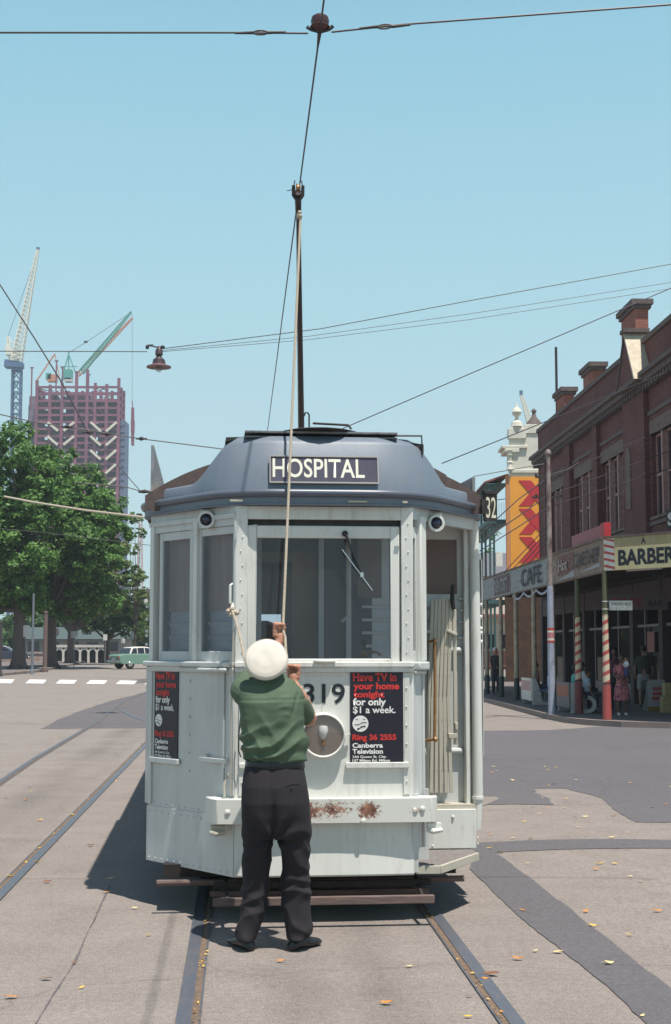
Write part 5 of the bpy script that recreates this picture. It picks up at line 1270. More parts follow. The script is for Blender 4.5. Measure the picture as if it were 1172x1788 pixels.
for i, yy in enumerate((0.0, 3.2, 6.6, 9.7, 13.05, 16.3, 19.8, 23.2)):
    if i > 1: LABP[i] = ('cream awning post with dark green base hidden behind the blue utility pole', 'cream awning post rising behind the first blue bench', 'cream awning post next left of the blue bench', 'cream awning post between the tram and the blue bench, third from the utility pole', 'cream awning post close beside the tram body', 'farthest cream awning post, behind the tram corner')[i - 2]
    post(i, FX, yy, 'stripe' if i < 2 else 'cream')
# small white hanging sign by the corner post
sg = empty('direction_sign', BL(FX, 0, 2.62), 0, 'small white board with thin lettering clamped to the corner striped post', 'sign')
f = MB(); f.bx(0.10, 0.66, -0.015, 0.015, 0.0, 0.235); f.build('board', WHT, sg, bevel=0.004)
f = MB(); f.tube([(-0.06, 0, 0.215), (0.12, 0, 0.215)], 0.012, 6); f.tube([(-0.06, 0, 0.03), (0.12, 0, 0.03)], 0.012, 6); f.lathe([(0.075, -0.012), (0.075, 0.012)], (0, 0, 0.215), n=12); f.lathe([(0.08, -0.012), (0.08, 0.012)], (0, 0, 0.03), n=12); f.build('bracket', WHT, sg)
text('CHRISTIAN SCIENCE', (0.135, -0.015, 0.125), (1, 0, 0), (0, 0, 1), 0.49, 0.065, LETT, sg, bold=0.01)
# hanging under-awning sign and neon
sg = empty('hanging_cafe_sign', BL(-2.35, 3.3, 2.72), R(-6), 'dim hanging sign with dark red CAFE lettering under the awning', 'sign')
f = MB(); f.bx(0, 1.65, -0.04, 0.04, 0.0, 0.40); f.build('board', M('dim_sign_board', (0.10, 0.075, 0.08), 0.7, var=0.3), sg)
text('CAFE', (0.15, -0.04, 0.08), (1, 0, 0), (0, 0, 1), 0.85, 0.24, M('dull_red_letters', (0.16, 0.02, 0.025), 0.6), sg, bold=0.04); text('BAR', (1.15, -0.04, 0.08), (1, 0, 0), (0, 0, 1), 0.38, 0.17, LETT, sg, bold=0.03)
f = MB(); f.tube([(0.2, 0, 0.4), (0.2, 0, 1.16)], 0.012, 6); f.tube([(1.45, 0, 0.4), (1.45, 0, 1.16)], 0.012, 6); f.build('hanger', BLACK, sg)
f = MB(BMW); f.tube([(-1.9, 2.6, 3.74), (-1.3, 1.4, 3.74)], 0.035, 8); f.box((-1.6, 2.0, 3.80), (0.1, 1.2, 0.05)); tag(f.build('ceiling_light', M('unlit_tube', (0.6, 0.6, 0.62), 0.4)), 'unlit fluorescent tube under the awning behind the barber sign', 'light')
# bunting of small lights hanging under the fascia
f = MB(BMW)
for k in range(60):
    y = 6.9 + k * 0.11; z = 3.50 - 0.16 * abs(math.sin((y - 6.9) * math.pi / 2.2)); f.ball((FX - 0.02, y, z), 0.035, 6)
tag(f.build('tinsel', M('silver_tinsel', (0.5, 0.52, 0.58), 0.4)), 'loops of silver tinsel strung below the CAFE board', 'garland', kind='stuff')
# red neon sign above the awning
sg = empty('roof_sign', BL(FX + 0.25, 1.0, 4.40), BR, 'slanting red edged signboard standing on top of the awning', 'sign')
f = MB(); f.bx(0, 0.06, 0.35, 4.0, 0.05, 0.42); f.build('board', M('pale_red_sign', (0.42, 0.16, 0.18), 0.6, (0.26, 0.05, 0.06), 9, thr=(0.45, 0.55)), sg)
f = MB(); f.bx(-0.02, 0.14, -0.1, 0.35, 0.05, 0.45); f.build('red_box', M('deep_red', (0.42, 0.02, 0.03), 0.5), sg)
f = MB()
for y in (0.4, 2.0, 3.8): f.bx(0.01, 0.05, y, y + 0.05, -0.1, 0.06)
f.build('stand', BLACK, sg)
# small black number plate higher on the wall, at the frame edge
sg = empty('wall_sign', BL(-0.26, 4.6, 5.0), BR + R(-60), 'small black sign with white marks on the brick wall above the barber board', 'sign')
f = MB(); f.bx(0, 0.6, -0.02, 0.02, 0, 0.55); f.build('board', BLACK, sg); text('S', (0.05, -0.02, 0.08), (1, 0, 0), (0, 0, 1), 0.3, 0.38, WHT, sg, bold=0.04)

# utility pole
up = empty('utility_pole', Vector((5.66, 36.9, -0.01)), R(0), 'slim utility pole at the kerb, rusty above, pale blue below with a red band', 'pole')
f = MB(); f.tube([(0, 0, 3.35), (0, 0, 6.85)], [0.075, 0.060], 12); f.lathe([(0.08, 0), (0.09, 0.05), (0.06, 0.12), (0.0, 0.15)], (0, 0, 6.85), n=14); f.build('upper_shaft', M('rusty_pole', (0.33, 0.28, 0.27), 0.7, (0.16, 0.10, 0.09), 3, sc3=(1, 1, 0.4), thr=(0.4, 0.6)), up)
f = MB(); f.tube([(0, 0, 0), (0, 0, 3.35)], [0.098, 0.080], 14); lo = f.build('lower_shaft', M('pale_blue_paint', (0.36, 0.40, 0.50), 0.6, (0.25, 0.27, 0.33), 4), up)
for z0, z1, m_ in ((1.86, 1.92, REDS), (1.92, 1.98, WHT), (1.98, 2.13, M('pink_band', (0.45, 0.18, 0.20), 0.6)), (2.13, 2.18, WHT), (2.18, 2.25, REDS)):
    f = MB(); f.lathe([(0.093, z0), (0.093, z1)], n=14); f.build('band', m_, up)
f = MB(); f.bar((-0.35, 0, 6.25), (0.35, 0, 6.25), 0.06, 0.05); f.bar((-0.45, 0, 5.70), (0.35, 0, 5.70), 0.06, 0.05)
for x in (-0.33, 0.0, 0.33): f.ball((x, 0, 6.31), 0.04, 8); f.ball((x, 0, 5.76), 0.04, 8)
f.tube([(0.0, 0, 6.3), (0.5, 0.2, 6.45), (0.9, 0.5, 6.7)], 0.018, 6); f.build('crossarm', BLACK, up)

# benches: concrete ends, advert backs toward the road
CONC = M('white_concrete', (0.48, 0.50, 0.47), 0.8, (0.33, 0.33, 0.32), 4)
def bench(label, loc, adm, txm, seatm):
    b = empty('street_bench', loc, BR, label, 'bench', 'advertising benches on the footpath')
    for y in (0, 1.72):
        f = MB(); pts = [(0, 0, 0), (0.24, 0, 0), (0.30, 0, 0.10), (0.24, 0, 0.40), (0.10, 0, 0.78), (0.0, 0, 0.80)]; f.extr([(x, y, z) for x, _, z in pts], (0, 0.12, 0))
        out_ = []; inn = []
        for t in np.linspace(-1.45, 1.6, 11):
            out_.append((0.44 + 0.23 * math.cos(t), y, 0.23 + 0.23 * math.sin(t))); inn.append((0.44 + 0.13 * math.cos(t), y, 0.23 + 0.13 * math.sin(t)))
        for k in range(10): f.extr([out_[k], out_[k + 1], inn[k + 1], inn[k]], (0, 0.12, 0))
        f.bx(0.2, 0.5, y + 0.002, y + 0.118, 0.0, 0.09)
        f.build('bench_end', CONC, b)
    f = MB(); f.bx(-0.045, 0.0, 0.05, 1.80, 0.12, 0.80); bk = f.build('backrest', WHT if adm is None else adm, b)
    f = MB(); f.bx(-0.052, -0.046, 0.15, 1.70, 0.42, 0.72); f.build('advert', txm, bk)
    f = MB()
    for x in (0.14, 0.28, 0.42, 0.54): f.bx(x, x + 0.11, 0.0, 1.84, 0.42, 0.455)
    f.build('seat', seatm, b); return b
bench('bench with an orange and grey advert back, right beside the utility pole', BL(-3.28, 3.3, 0.0), M('grey_ad', (0.13, 0.13, 0.14), 0.6), M('orange_ad', (0.36, 0.11, 0.06), 0.6, (0.25, 0.08, 0.05), 8), M('seat_green', (0.05, 0.07, 0.07), 0.6))
bench('bench with white advert back and pale blue seat, left of the utility pole', BL(-3.32, 8.8, 0.0), WHT, M('red_ad', (0.36, 0.10, 0.10), 0.6, (0.6, 0.5, 0.48), 9), M('seat_blue', (0.13, 0.25, 0.45), 0.5))

# people on the footpath
CL = lambda n, c: M(n, c, 0.85, var=0.12, scale=14)
def fl(px, D, z=0.0): return Vector(((px - 586) / FPX * D * 1.0, D, z))
dressm = M('pink_print_dress', (0.50, 0.17, 0.17), 0.8, (0.12, 0.02, 0.06), 11, thr=(0.48, 0.54), var=0.3)
figure('woman in a pink patterned dress and white shoes holding a baby', fl(1082, 36.2), R(178), 1.53, SKIND, dressm, dress=True, arms=((0.28, 0.0), (0.30, 0.0)), shoes=WHT, female=True)
figure('man in dark shirt and pale shorts walking away under the awning', fl(1121, 40.3), R(-12), 1.76, SKINM, CL('olive_shirt', (0.045, 0.045, 0.04)), CL('pale_shorts', (0.28, 0.27, 0.27)), shorts=True, stride=0.10, arms=((0.02, 0.03), (0.02, 0.03)), shoes=LEATHER)
bb = figure('baby in a white top and blue pants held by the woman in pink', fl(1091, 36.0, 0.86), R(150), 0.60, SKINM, CL('white_top', (0.66, 0.66, 0.68)), CL('navy_pants', (0.03, 0.05, 0.16)), sit=False, arms=((0.2, 0.02), (0.2, 0.02)))
figure('seated person in a teal top at the bench with the orange advert', BL(-2.93, 4.4, 0.0), R(-75), 1.50, SKIND, CL('teal_top', (0.12, 0.36, 0.34)), CL('navy_skirt', (0.03, 0.035, 0.10)), sit=True, female=True)
figure('boy in a pale blue shirt sitting nearest the striped posts', BL(-2.80, 3.5, -0.02), R(-95), 1.25, SKINM, CL('pale_blue_shirt', (0.42, 0.50, 0.58)), CL('dark_shorts', (0.03, 0.03, 0.05)), sit=True)
figure('seated person in a coral red top at the bench with the blue seat', BL(-2.97, 10.2, 0.0), R(-80), 1.52, SKIND, CL('coral_top', (0.58, 0.16, 0.16)), CL('denim', (0.06, 0.10, 0.20)), sit=True, female=True)
figure('child in a light blue top sitting behind the utility pole', BL(-2.80, 8.7, -0.02), R(-80), 1.25, SKINM, CL('light_blue_top', (0.38, 0.46, 0.62)), CL('dark_shorts', (0.03, 0.03, 0.05)), sit=True)
figure('person in dark clothes with a pale cap standing by the farthest awning posts', BL(-2.9, 19.0, 0.0), R(200), 1.72, SKINM, CL('grey_coat', (0.05, 0.05, 0.06)), CL('grey_trousers', (0.04, 0.04, 0.05)), shoes=LEATHER, hair=WHT)
figure('person in a dark jacket in the shade behind the utility pole', BL(-1.6, 5.4, 0.0), R(160), 1.68, SKIND, CL('maroon_top', (0.08, 0.02, 0.04)), CL('black_trousers', (0.02, 0.02, 0.03)), shoes=LEATHER)
figure('man in a white shirt sitting further back between the two benches', BL(-2.2, 7.0, 0.0), R(-60), 1.6, SKIND, CL('white_shirt', (0.55, 0.56, 0.58)), CL('black_trousers', (0.02, 0.02, 0.03)), sit=True)
for k, (yy, zz, ww, hh, mt, lab) in enumerate(((3.75, 1.75, 0.42, 0.16, WHT, 'bright white card hung in the shop window beside the corner post'), (3.75, 1.25, 0.42, 0.26, M('buff_card', (0.45, 0.33, 0.26), 0.7), 'buff card below the bright white card in the shop window'), (7.0, 1.6, 0.5, 0.6, M('faded_poster', (0.30, 0.12, 0.10), 0.7), 'faded red poster on the shopfront behind the benches'), (0.4, 1.3, 0.35, 0.5, M('cream_poster', (0.45, 0.38, 0.28), 0.7), 'cream poster on the shopfront right of the man in shorts'))):
    f = MB(BMW); f.bx(-0.05, -0.03, yy, yy + ww * 1.6, zz, zz + hh); tag(f.build('window_card', mt), lab, 'poster')
# A-frame board and cartons
sb = empty('sandwich_board', fl(1142, 39.0, -0.01), R(5), 'small white sandwich board with red lettering on the shaded footpath', 'sign')
for s_ in (-1, 1):
    f = MB(); f.extr([(-0.33, s_ * 0.2, 0), (0.33, s_ * 0.2, 0), (0.22, s_ * 0.03, 0.85), (-0.22, s_ * 0.03, 0.85)], (0, s_ * 0.02, 0)); f.build('panel', M('board_white', (0.38, 0.36, 0.36), 0.6), sb)
tU = Vector((1, 0, 0)); tV = Vector((0, 0.17, 0.85)).normalized(); f = MB(); [f.extr([(-0.17 + 0.02 * k, -0.222 + 0.2 * z, z), (0.17 - 0.03 * k, -0.222 + 0.2 * z, z), (0.17 - 0.03 * k, -0.222 + 0.2 * (z + 0.09), z + 0.09), (-0.17 + 0.02 * k, -0.222 + 0.2 * (z + 0.09), z + 0.09)], (0, -0.006, 0)) for k, z in enumerate((0.30, 0.43, 0.56))]; f.build('red_print', REDS, sb); f = MB(); f.bx(-0.32, 0.32, -0.235, -0.222, 0.0, 0.12); f.build('base_strip', M('amber_strip', (0.30, 0.17, 0.03), 0.6), sb)
crt = M('carton', (0.36, 0.28, 0.13), 0.8, var=0.2)
for k, (x, y, z, s1) in enumerate(((1166, 37.6, 0.0, 0.42), (1168, 37.6, 0.425, 0.36))):
    f = MB(); f.box((0, 0, s1 / 2), (s1 * 1.15, s1, s1)); f.box((0, 0, s1 + 0.002), (s1 * 1.16, 0.04, 0.006)); f.box((0.02, -s1 / 2 - 0.002, s1 * 0.55), (s1 * 0.5, 0.004, s1 * 0.3))
    o = f.build('carton', crt, None, bevel=0.008); o.location = fl(x, y, z); tag(o, ('lower tan carton stacked at the right edge on the footpath', 'upper tan carton of the stack at the right edge')[k], 'box', 'cartons stacked on the footpath')

# ---------------------------------------------------------------- white hotel with painted end wall, beyond the corner building
HY = 68.0
hs = 2441.0 * 1.0 / HY / 1.0
def hx(px): return (px - 586) / FPX * HY * 1.005
def hz(py): return at(586, py, HY).z
WREN = M('white_render', (0.74, 0.71, 0.62), 0.8, (0.60, 0.56, 0.46), 0.8)
YWALL = M('painted_yellow_wall', (0.88, 0.375, 0.05), 0.75, (0.82, 0.34, 0.045), 0.7)
REDW = M('painted_red', (0.52, 0.035, 0.045), 0.75)
hot = empty('hotel', (0, HY, 0), 0, 'tall white hotel with a yellow painted end wall of red crosses', 'building')
xl, xr = hx(890), hx(1010)
f = MB(); f.extr([(xl, 0, 0), (xr, 0, 0), (xr, 9, 0), (xl + 1.6, 9, 0)], (0, 0, hz(757))); f.bx(xl + 0.8, xr, -0.06, 1.0, hz(757), hz(741)); f.bx(xl - 0.02, xl + 0.85, -0.10, 0.4, hz(766), hz(748))
f.extr([(xl - 0.05, -0.08, hz(757)), (xl + 0.9, -0.08, hz(757)), (xl + 0.62, -0.08, hz(741)), (xl + 0.2, -0.08, hz(741))], (0, 0.5, 0))
f.bx(xl - 0.35, xl + 0.9, -0.12, 1.6, hz(783), hz(778)); f.bx(xl - 0.22, xl + 0.5, -0.12, 1.5, hz(790), hz(783)); f.bx(xl - 0.05, xr, -0.07, 0.001, hz(826), hz(820))
f.build('wall', WREN, hot, bevel=0.02)
f = MB(); c0 = (xl + 0.42, 0.1, hz(741)); f.lathe([(0.30, -0.1), (0.26, 0.1), (0.10, 0.22), (0.08, 0.38), (0.20, 0.48), (0.24, 0.62), (0.18, 0.78), (0.06, 0.88), (0.03, 1.05), (0, 1.1)], c0, n=16); f.build('finial', WREN, hot)
f = MB(); c0 = (xl + 1.9, 4.5, hz(741) - 0.2); f.lathe([(0.55, 0), (0.55, 0.6), (0.4, 1.0), (0.15, 1.3), (0.08, 1.5), (0.15, 1.65), (0, 1.8)], c0, n=14); f.build('finial', CEM, hot)
f = MB(); f.lathe([(0.16, 0), (0.13, 0.1), (0.13, 0.6), (0.17, 0.7)], (xl + 0.02, -0.05, hz(820)), n=12); f.lathe([(0.16, 0), (0.12, 0.1), (0.12, 0.5), (0.17, 0.6)], (xl + 0.02, -0.05, hz(808)), n=12); f.build('balustrade_pier', WREN, hot)
yz0, yz1 = 4.6, hz(832)
f = MB(); f.bx(xl + 0.02, xr, -0.03, -0.002, yz0, yz1); yw = f.build('painted_panel', YWALL, hot)
xc = hx(936); hwid = hx(966) - xc
for k in range(5):
    zt = hz(839 + 49.3 * k); zb = hz(839 + 49.3 * (k + 1) - 4.5); f = MB(); tk = 0.30
    for sgn in (1, -1):
        a = [(xc - hwid * sgn - tk * sgn * 0, -0.045 - 0.004 * (sgn + 1), zt), (xc - (hwid - 2 * tk) * sgn, -0.045 - 0.004 * (sgn + 1), zt), (xc + hwid * sgn, -0.045 - 0.004 * (sgn + 1), zb), (xc + (hwid - 2 * tk) * sgn, -0.045 - 0.004 * (sgn + 1), zb)]
        f.extr(a, (0, 0.012, 0))
    f.build('painted_cross', REDW, yw)
f = MB(); f.bx(xl - 0.16, xl - 0.001, 0.0, 0.3, 3, hz(828)); f.build('edge_pilaster', M('terracotta_edge', (0.62, 0.26, 0.10), 0.8), hot)
f = MB(); f.bx(xl - 0.3, xr, -0.10, -0.04, 0.1, 4.3); f.build('ground_floor_front', M('brown_shopfront', (0.045, 0.025, 0.022), 0.8, (0.10, 0.05, 0.02), 1.5), hot)
# verandah on the street side
GRN = M('verandah_green', (0.05, 0.12, 0.12), 0.6)
f = MB(); xv = hx(849)
f.extr([(xv, 0.6, hz(838)), (xl, 0.6, hz(824)), (xl, 0.6, hz(829)), (xv, 0.6, hz(841))], (0, 8, 0)); f.build('verandah_roof', M('red_iron_roof', (0.26, 0.09, 0.075), 0.7, var=0.25), hot)
f = MB(); f.bx(xv + 0.1, xl, 0.6, 8.6, hz(843), hz(841)); f.bx(xv + 0.15, xl, 0.6, 8.6, hz(912), hz(905)); f.bx(xv + 0.15, xl, 0.6, 8.6, 3.9, 4.1)
for px in (858, 865):
    for y in (0.7, 4.6, 8.4):
        f.tube([(hx(px), y, 0.1), (hx(px), y, hz(841))], 0.055, 8)
f.build('verandah_frame', GRN, hot)
f = MB()
for x in np.arange(xv + 0.35, xl, 0.12): f.bar((x, 0.65, hz(905)), (x, 0.65, hz(875)), 0.015)
f.bar((xv + 0.25, 0.65, hz(872)), (xl, 0.65, hz(868)), 0.04); 
for y in np.arange(0.7, 8.5, 0.25): f.bar((xv + 0.28, y, hz(905)), (xv + 0.28, y, hz(873)), 0.015)
f.build('railing', M('railing_paint', (0.25, 0.32, 0.35), 0.6), hot)

# buildings further down the street on the right
hb = empty('house', (hx(870) * 1.5, 104, rise(104)), 0, 'pale building with a grey roof seen left of the yellow wall', 'building')
f = MB(); f.bx(-2.2, 4.5, 0, 8, 0, 6.6); f.build('wall', WREN, hb); f = MB(); f.extr([(-2.5, -0.3, 6.6), (-2.5, 8.3, 6.6), (-1.6, 4, 8.6)], (7.2, 0, 0)); f.build('roof', M('grey_slate', (0.12, 0.12, 0.14), 0.8), hb)
f = MB(); f.bx(0.2, 0.7, 1.5, 2.0, 6.6, 8.5); f.build('chimney', WREN, hb); f = MB(); f.bx(0.9, 1.9, -0.05, 0.02, 4.3, 5.6); f.build('window', DGLASS, hb); f = MB(); f.bx(-1.4, -0.4, -0.05, 0.02, 4.3, 5.6); f.build('window', DGLASS, hb)
hb = empty('shop_building', (10.1, 96, rise(96)), 0, 'low red brick and white building seen under the far end of the awning', 'building')
f = MB(); f.bx(-0.6, 6, 0, 8, 0, 1.1); f.build('base_wall', BRICKL, hb); f = MB(); f.bx(-0.6, 6, 0.1, 8, 1.1, 3.4); f.build('wall', M('shop_cream', (0.5, 0.44, 0.36), 0.8), hb)
for x in (0.0, 1.1, 2.2, 3.3):
    f = MB(); f.bx(x, x + 0.85, 0.0, 0.08, 1.2, 2.3); w = f.build('window', WHT, hb); f = MB(); f.bx(x + 0.06, x + 0.79, -0.02, 0.0, 1.26, 2.24); f.build('pane', DGLASS, w)
f = MB(); f.bx(-0.8, 6.2, -0.9, 8.2, 3.4, 3.6); f.build('roof', M('red_iron_roof', (0.26, 0.09, 0.075), 0.7), hb)
# ================================================================ LEFT SIDE: trees, crossing, car, signs
BARK = M('fig_bark', (0.085, 0.065, 0.060), 0.95, (0.15, 0.12, 0.11), 3, var=0.3, sc3=(2, 2, 0.5), bmp=0.4)
def leaf_mat(name, c1, c2, c3=None):
    m, nt, b = nodes_of(name); g = N(nt, "ShaderNodeNewGeometry")
    rp = g.outputs['Random Per Island']; n = noise_n(nt, g.outputs['Position'], 0.45, 3)
    col = mixc(nt, rp, c1, c2)
    if c3: col = mixc(nt, ramp(nt, n, 0.52, 0.72), col, c3)
    nt.links.new(col, b.inputs['Base Color']); b.inputs['Roughness'].default_value = 0.55; b.inputs['Specular IOR Level'].default_value = 0.35
    tr = N(nt, "ShaderNodeBsdfTranslucent"); nt.links.new(col, tr.inputs[0]); mx = N(nt, "ShaderNodeMixShader"); mx.inputs[0].default_value = 0.30
    nt.links.new(b.outputs[0], mx.inputs[1]); nt.links.new(tr.outputs[0], mx.inputs[2]); nt.links.new(mx.outputs[0], nt.nodes['Material Output'].inputs[0]); return m
LEAF1 = leaf_mat('fig_leaves', (0.045, 0.125, 0.030), (0.165, 0.310, 0.065))
LEAF2 = leaf_mat('lighter_leaves', (0.070, 0.135, 0.035), (0.15, 0.22, 0.06), (0.18, 0.18, 0.06))
LEAF3 = leaf_mat('far_leaves', (0.040, 0.095, 0.030), (0.10, 0.17, 0.055))
def leaves(blobs, dens, size, rng, flat=0.85, per=38):
    """many leaf-sized quads gathered in clumps over the blobs -> verts, faces"""
    V_ = []; 
    for (c, r) in blobs:
        c = np.array(c); ncl = int(per * max(0.6, r / 2.0)); k = int(dens * r * r * 12 / ncl)
        d = rng.normal(size=(ncl, 3)); d /= np.linalg.norm(d, axis=1)[:, None]; d[:, 2] = d[:, 2] * 0.95 + 0.08
        rad = r * (0.55 + 0.5 * rng.random(ncl)); cc = c + d * rad[:, None] * np.array([1, 1, flat])
        cr = r * (0.16 + 0.17 * rng.random(ncl))
        for i in range(ncl):
            p = rng.normal(size=(k, 3)); p /= np.linalg.norm(p, axis=1)[:, None]; p *= (rng.random(k) ** 0.45)[:, None]
            P = cc[i] + p * cr[i] * np.array([1.15, 1.15, 0.72])
            nrm = p * 0.6 + d[i] * 0.35 + np.array([0, 0, 0.55]) + rng.normal(size=(k, 3)) * 0.45
            nrm /= np.linalg.norm(nrm, axis=1)[:, None]
            a = np.cross(nrm, rng.normal(size=(k, 3))); a /= np.linalg.norm(a, axis=1)[:, None]; b_ = np.cross(nrm, a)
            s_ = size * (0.6 + 0.8 * rng.random(k))[:, None]
            V_.append(np.stack([P - a * s_, P - b_ * s_ * 0.5 + a * s_ * 0.1, P + a * s_, P + b_ * s_ * 0.5 + a * s_ * 0.1], 1).reshape(-1, 3))
    return np.concatenate(V_)
def leaf_obj(name, V_, mat, parent=None):
    n = len(V_) // 4; me = bpy.data.meshes.new(name); me.vertices.add(len(V_)); me.vertices.foreach_set('co', V_.astype(np.float32).ravel())
    me.loops.add(n * 4); me.loops.foreach_set('vertex_index', np.arange(n * 4, dtype=np.int32)); me.polygons.add(n)
    me.polygons.foreach_set('loop_start', np.arange(0, n * 4, 4, dtype=np.int32)); me.update(calc_edges=True); me.materials.append(mat)
    o = bpy.data.objects.new(name, me); COL.objects.link(o)
    if parent: o.parent = parent
    return o
def tree(label, bpx, blobs, D=None, mat=None, trunk_r=0.4, size=0.135, dens=30, seed=1, spread=2.0, group='street trees along the left footpath', lean=0.0):
    base = G(*bpx); 
    if D: base = Vector(((bpx[0] - 586) / FPX * D, D, Z(0, D)))
    rng = np.random.default_rng(seed); D0 = base.y; r = empty('tree', base, 0, label, 'tree', group)
    sc_ = D0 / FPX; bl = []
    for (px, py, rp) in blobs:
        c = at(px, py, D0 + rng.uniform(-1, 1) * spread * rp * sc_ * 0.5) - base; bl.append((tuple(c), rp * sc_))
    fork = Vector((lean, 0, 0.30 * max(c[2] for c, _ in bl)))
    f = MB(); f.tube([(0, 0, -0.1), (0.02, 0, 0.25), (lean * 0.4, 0, fork.z * 0.5), fork], [trunk_r * 1.6, trunk_r * 1.05, trunk_r * 0.85, trunk_r * 0.8], 10)
    for k in range(6):
        a = k * 1.05 + 0.3; f.tube([(math.cos(a) * trunk_r * 2.0, math.sin(a) * trunk_r * 2.0, -0.05), (math.cos(a) * trunk_r * 0.9, math.sin(a) * trunk_r * 0.9, 0.35), (math.cos(a) * trunk_r * 0.5, math.sin(a) * trunk_r * 0.5, 1.2)], [0.05, trunk_r * 0.4, trunk_r * 0.25], 6)
    for c, rr in bl:
        c = Vector(c); m = fork.lerp(c, 0.5) + Vector((0, 0, -0.3)); f.tube([fork * 0.92, m, c], [trunk_r * 0.45, trunk_r * 0.25, trunk_r * 0.08], 7)
    f.build('trunk', BARK, r); leaf_obj('crown', leaves(bl, dens * 2.3, size, rng, per=46), mat or LEAF1, r); return r
tree('big dense dark fig tree at the left edge, trunk behind the zebra crossing', (32, 1172), [(22, 785, 52), (-45, 820, 66), (62, 812, 46), (10, 870, 66), (-60, 910, 80), (55, 890, 60), (-20, 960, 72), (40, 965, 58), (-60, 1010, 60), (15, 1025, 40), (-110, 900, 70), (75, 845, 40), (40, 900, 60), (-10, 900, 60), (50, 1030, 38), (-20, 1040, 38), (10, 985, 55), (-5, 1045, 34), (35, 1050, 30), (60, 1060, 26), (-45, 1055, 36)], trunk_r=0.42, seed=3, dens=34)
tree('second fig tree whose broad crown hangs toward the tram, trunk right of the first', (89, 1168), [(105, 815, 42), (140, 850, 46), (178, 885, 40), (110, 885, 55), (150, 925, 52), (198, 925, 30), (100, 960, 52), (150, 985, 46), (190, 975, 32), (112, 1020, 42), (205, 895, 22), (172, 1020, 28), (130, 900, 50), (150, 955, 50), (120, 985, 46), (85, 1030, 34), (135, 1045, 32), (65, 990, 40), (110, 1065, 26), (80, 1062, 24), (150, 1068, 24), (190, 1045, 28), (170, 950, 40)], trunk_r=0.36, seed=5, dens=36)
tree('third tree in the row, its slim trunk beside the white arched wall', (123, 1161), [(130, 1000, 36), (165, 1010, 38), (200, 1000, 30), (150, 1045, 36), (190, 1040, 32), (110, 1050, 32), (212, 960, 20), (75, 1040, 38), (225, 1015, 18), (175, 1060, 30), (135, 1065, 28), (205, 1050, 24)], trunk_r=0.30, seed=8, dens=34, mat=LEAF2)
tree('fourth smaller tree left of the green car', (186, 1158), [(180, 1072, 34), (212, 1062, 30), (235, 1085, 26), (155, 1082, 30), (205, 1095, 26), (232, 1045, 22), (240, 1010, 15)], trunk_r=0.28, seed=11, dens=34, mat=LEAF3)
tree('pale sparse tree peeping past the tram beside the big fig crown', (238, 1150), [(236, 905, 14), (246, 930, 10), (240, 1000, 16), (250, 1040, 16), (232, 960, 12), (246, 1075, 20), (225, 935, 14), (253, 1100, 16)], D=112, trunk_r=0.14, seed=13, dens=16, mat=LEAF2, size=0.17)
tree('tree seen through the verandah posts between tram and yellow wall', (852, 1140), [(846, 930, 22), (853, 975, 20), (838, 1000, 26), (860, 1020, 16), (848, 905, 12)], D=118, trunk_r=0.22, seed=17, dens=18, mat=LEAF2, group='trees beyond the tram')
rng = np.random.default_rng(21); bl = []
for i in range(34):
    D_ = 165 + rng.uniform(-8, 12); px = -70 + i * 11 + rng.uniform(-5, 5); h = rng.uniform(1082, 1112)
    c = at(px, h, D_); bl.append((tuple(c), 2.4 + rng.uniform(-0.6, 0.9))); bl.append((tuple(at(px + 4, 1128, D_ + 2)), 2.3))
tag(leaf_obj('far_shrubbery', leaves(bl, 9, 0.42, rng, per=22), LEAF3), 'dark green shrubs and trees massed far behind the street trees', 'shrubbery', kind='stuff')

# low white arched wall behind the trees
wa = empty('arched_wall', at(96, 1140, 118) - Vector((0, 0, at(96, 1140, 118).z - Z(0, 118))), R(2), 'low white wall with a row of arches behind the left trees', 'wall')
f = MB(); W_ = 4.2; n_ = 6
for k in range(n_ + 1): f.bx(k * W_ / n_ - 0.09, k * W_ / n_ + 0.09, 0, 0.25, 0, 1.1)
for k in range(n_):
    x0 = k * W_ / n_ + 0.09; x1 = (k + 1) * W_ / n_ - 0.09; xm = (x0 + x1) / 2; rr = (x1 - x0) / 2
    f.extr([(x0, 0, 1.3)] + [(xm - rr * math.cos(t), 0, 0.85 + rr * 1.0 * math.sin(t)) for t in np.linspace(0, math.pi, 9)] + [(x1, 0, 1.3)], (0, 0.25, 0))
f.bx(-0.1, W_ + 0.1, -0.05, 0.3, 1.3, 1.5); f.build('arcade', WHT, wa)
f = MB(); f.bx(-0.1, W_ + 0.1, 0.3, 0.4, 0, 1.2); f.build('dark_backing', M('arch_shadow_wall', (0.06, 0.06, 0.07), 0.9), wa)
# long low garden wall further left, and roofs beyond
gw = empty('garden_wall', (at(-70, 1140, 120).x, 120, Z(0, 120)), 0, 'low pink brown garden wall seen between the trunks', 'wall')
f = MB(); f.bx(0, 8.0, 0, 0.3, 0, 0.75); f.bx(-0.1, 8.1, -0.06, 0.36, 0.75, 0.9)
f.build('masonry', M('pinkish_masonry', (0.34, 0.22, 0.18), 0.9, (0.5, 0.45, 0.4), 0.7), gw)
pav = empty('pavilion', (at(40, 1100, 150).x, 150, Z(0, 150)), 0, 'low pavilion with grey green roof half hidden behind the trees', 'building')
f = MB(); f.bx(0, 11, 0, 5, 0, 2.1); f.build('wall', M('pale_wall', (0.24, 0.22, 0.20), 0.8), pav); f = MB(); f.extr([(-0.4, -0.5, 2.1), (-0.4, 5.5, 2.1), (-0.4, 2.5, 3.4)], (11.8, 0, 0)); f.build('roof', M('greenish_roof', (0.06, 0.09, 0.09), 0.7), pav)
for k in range(5):
    f = MB(); f.bx(0.6 + k * 2.1, 1.8 + k * 2.1, -0.03, 0.02, 0.8, 1.8); f.build('window', DGLASS, pav)
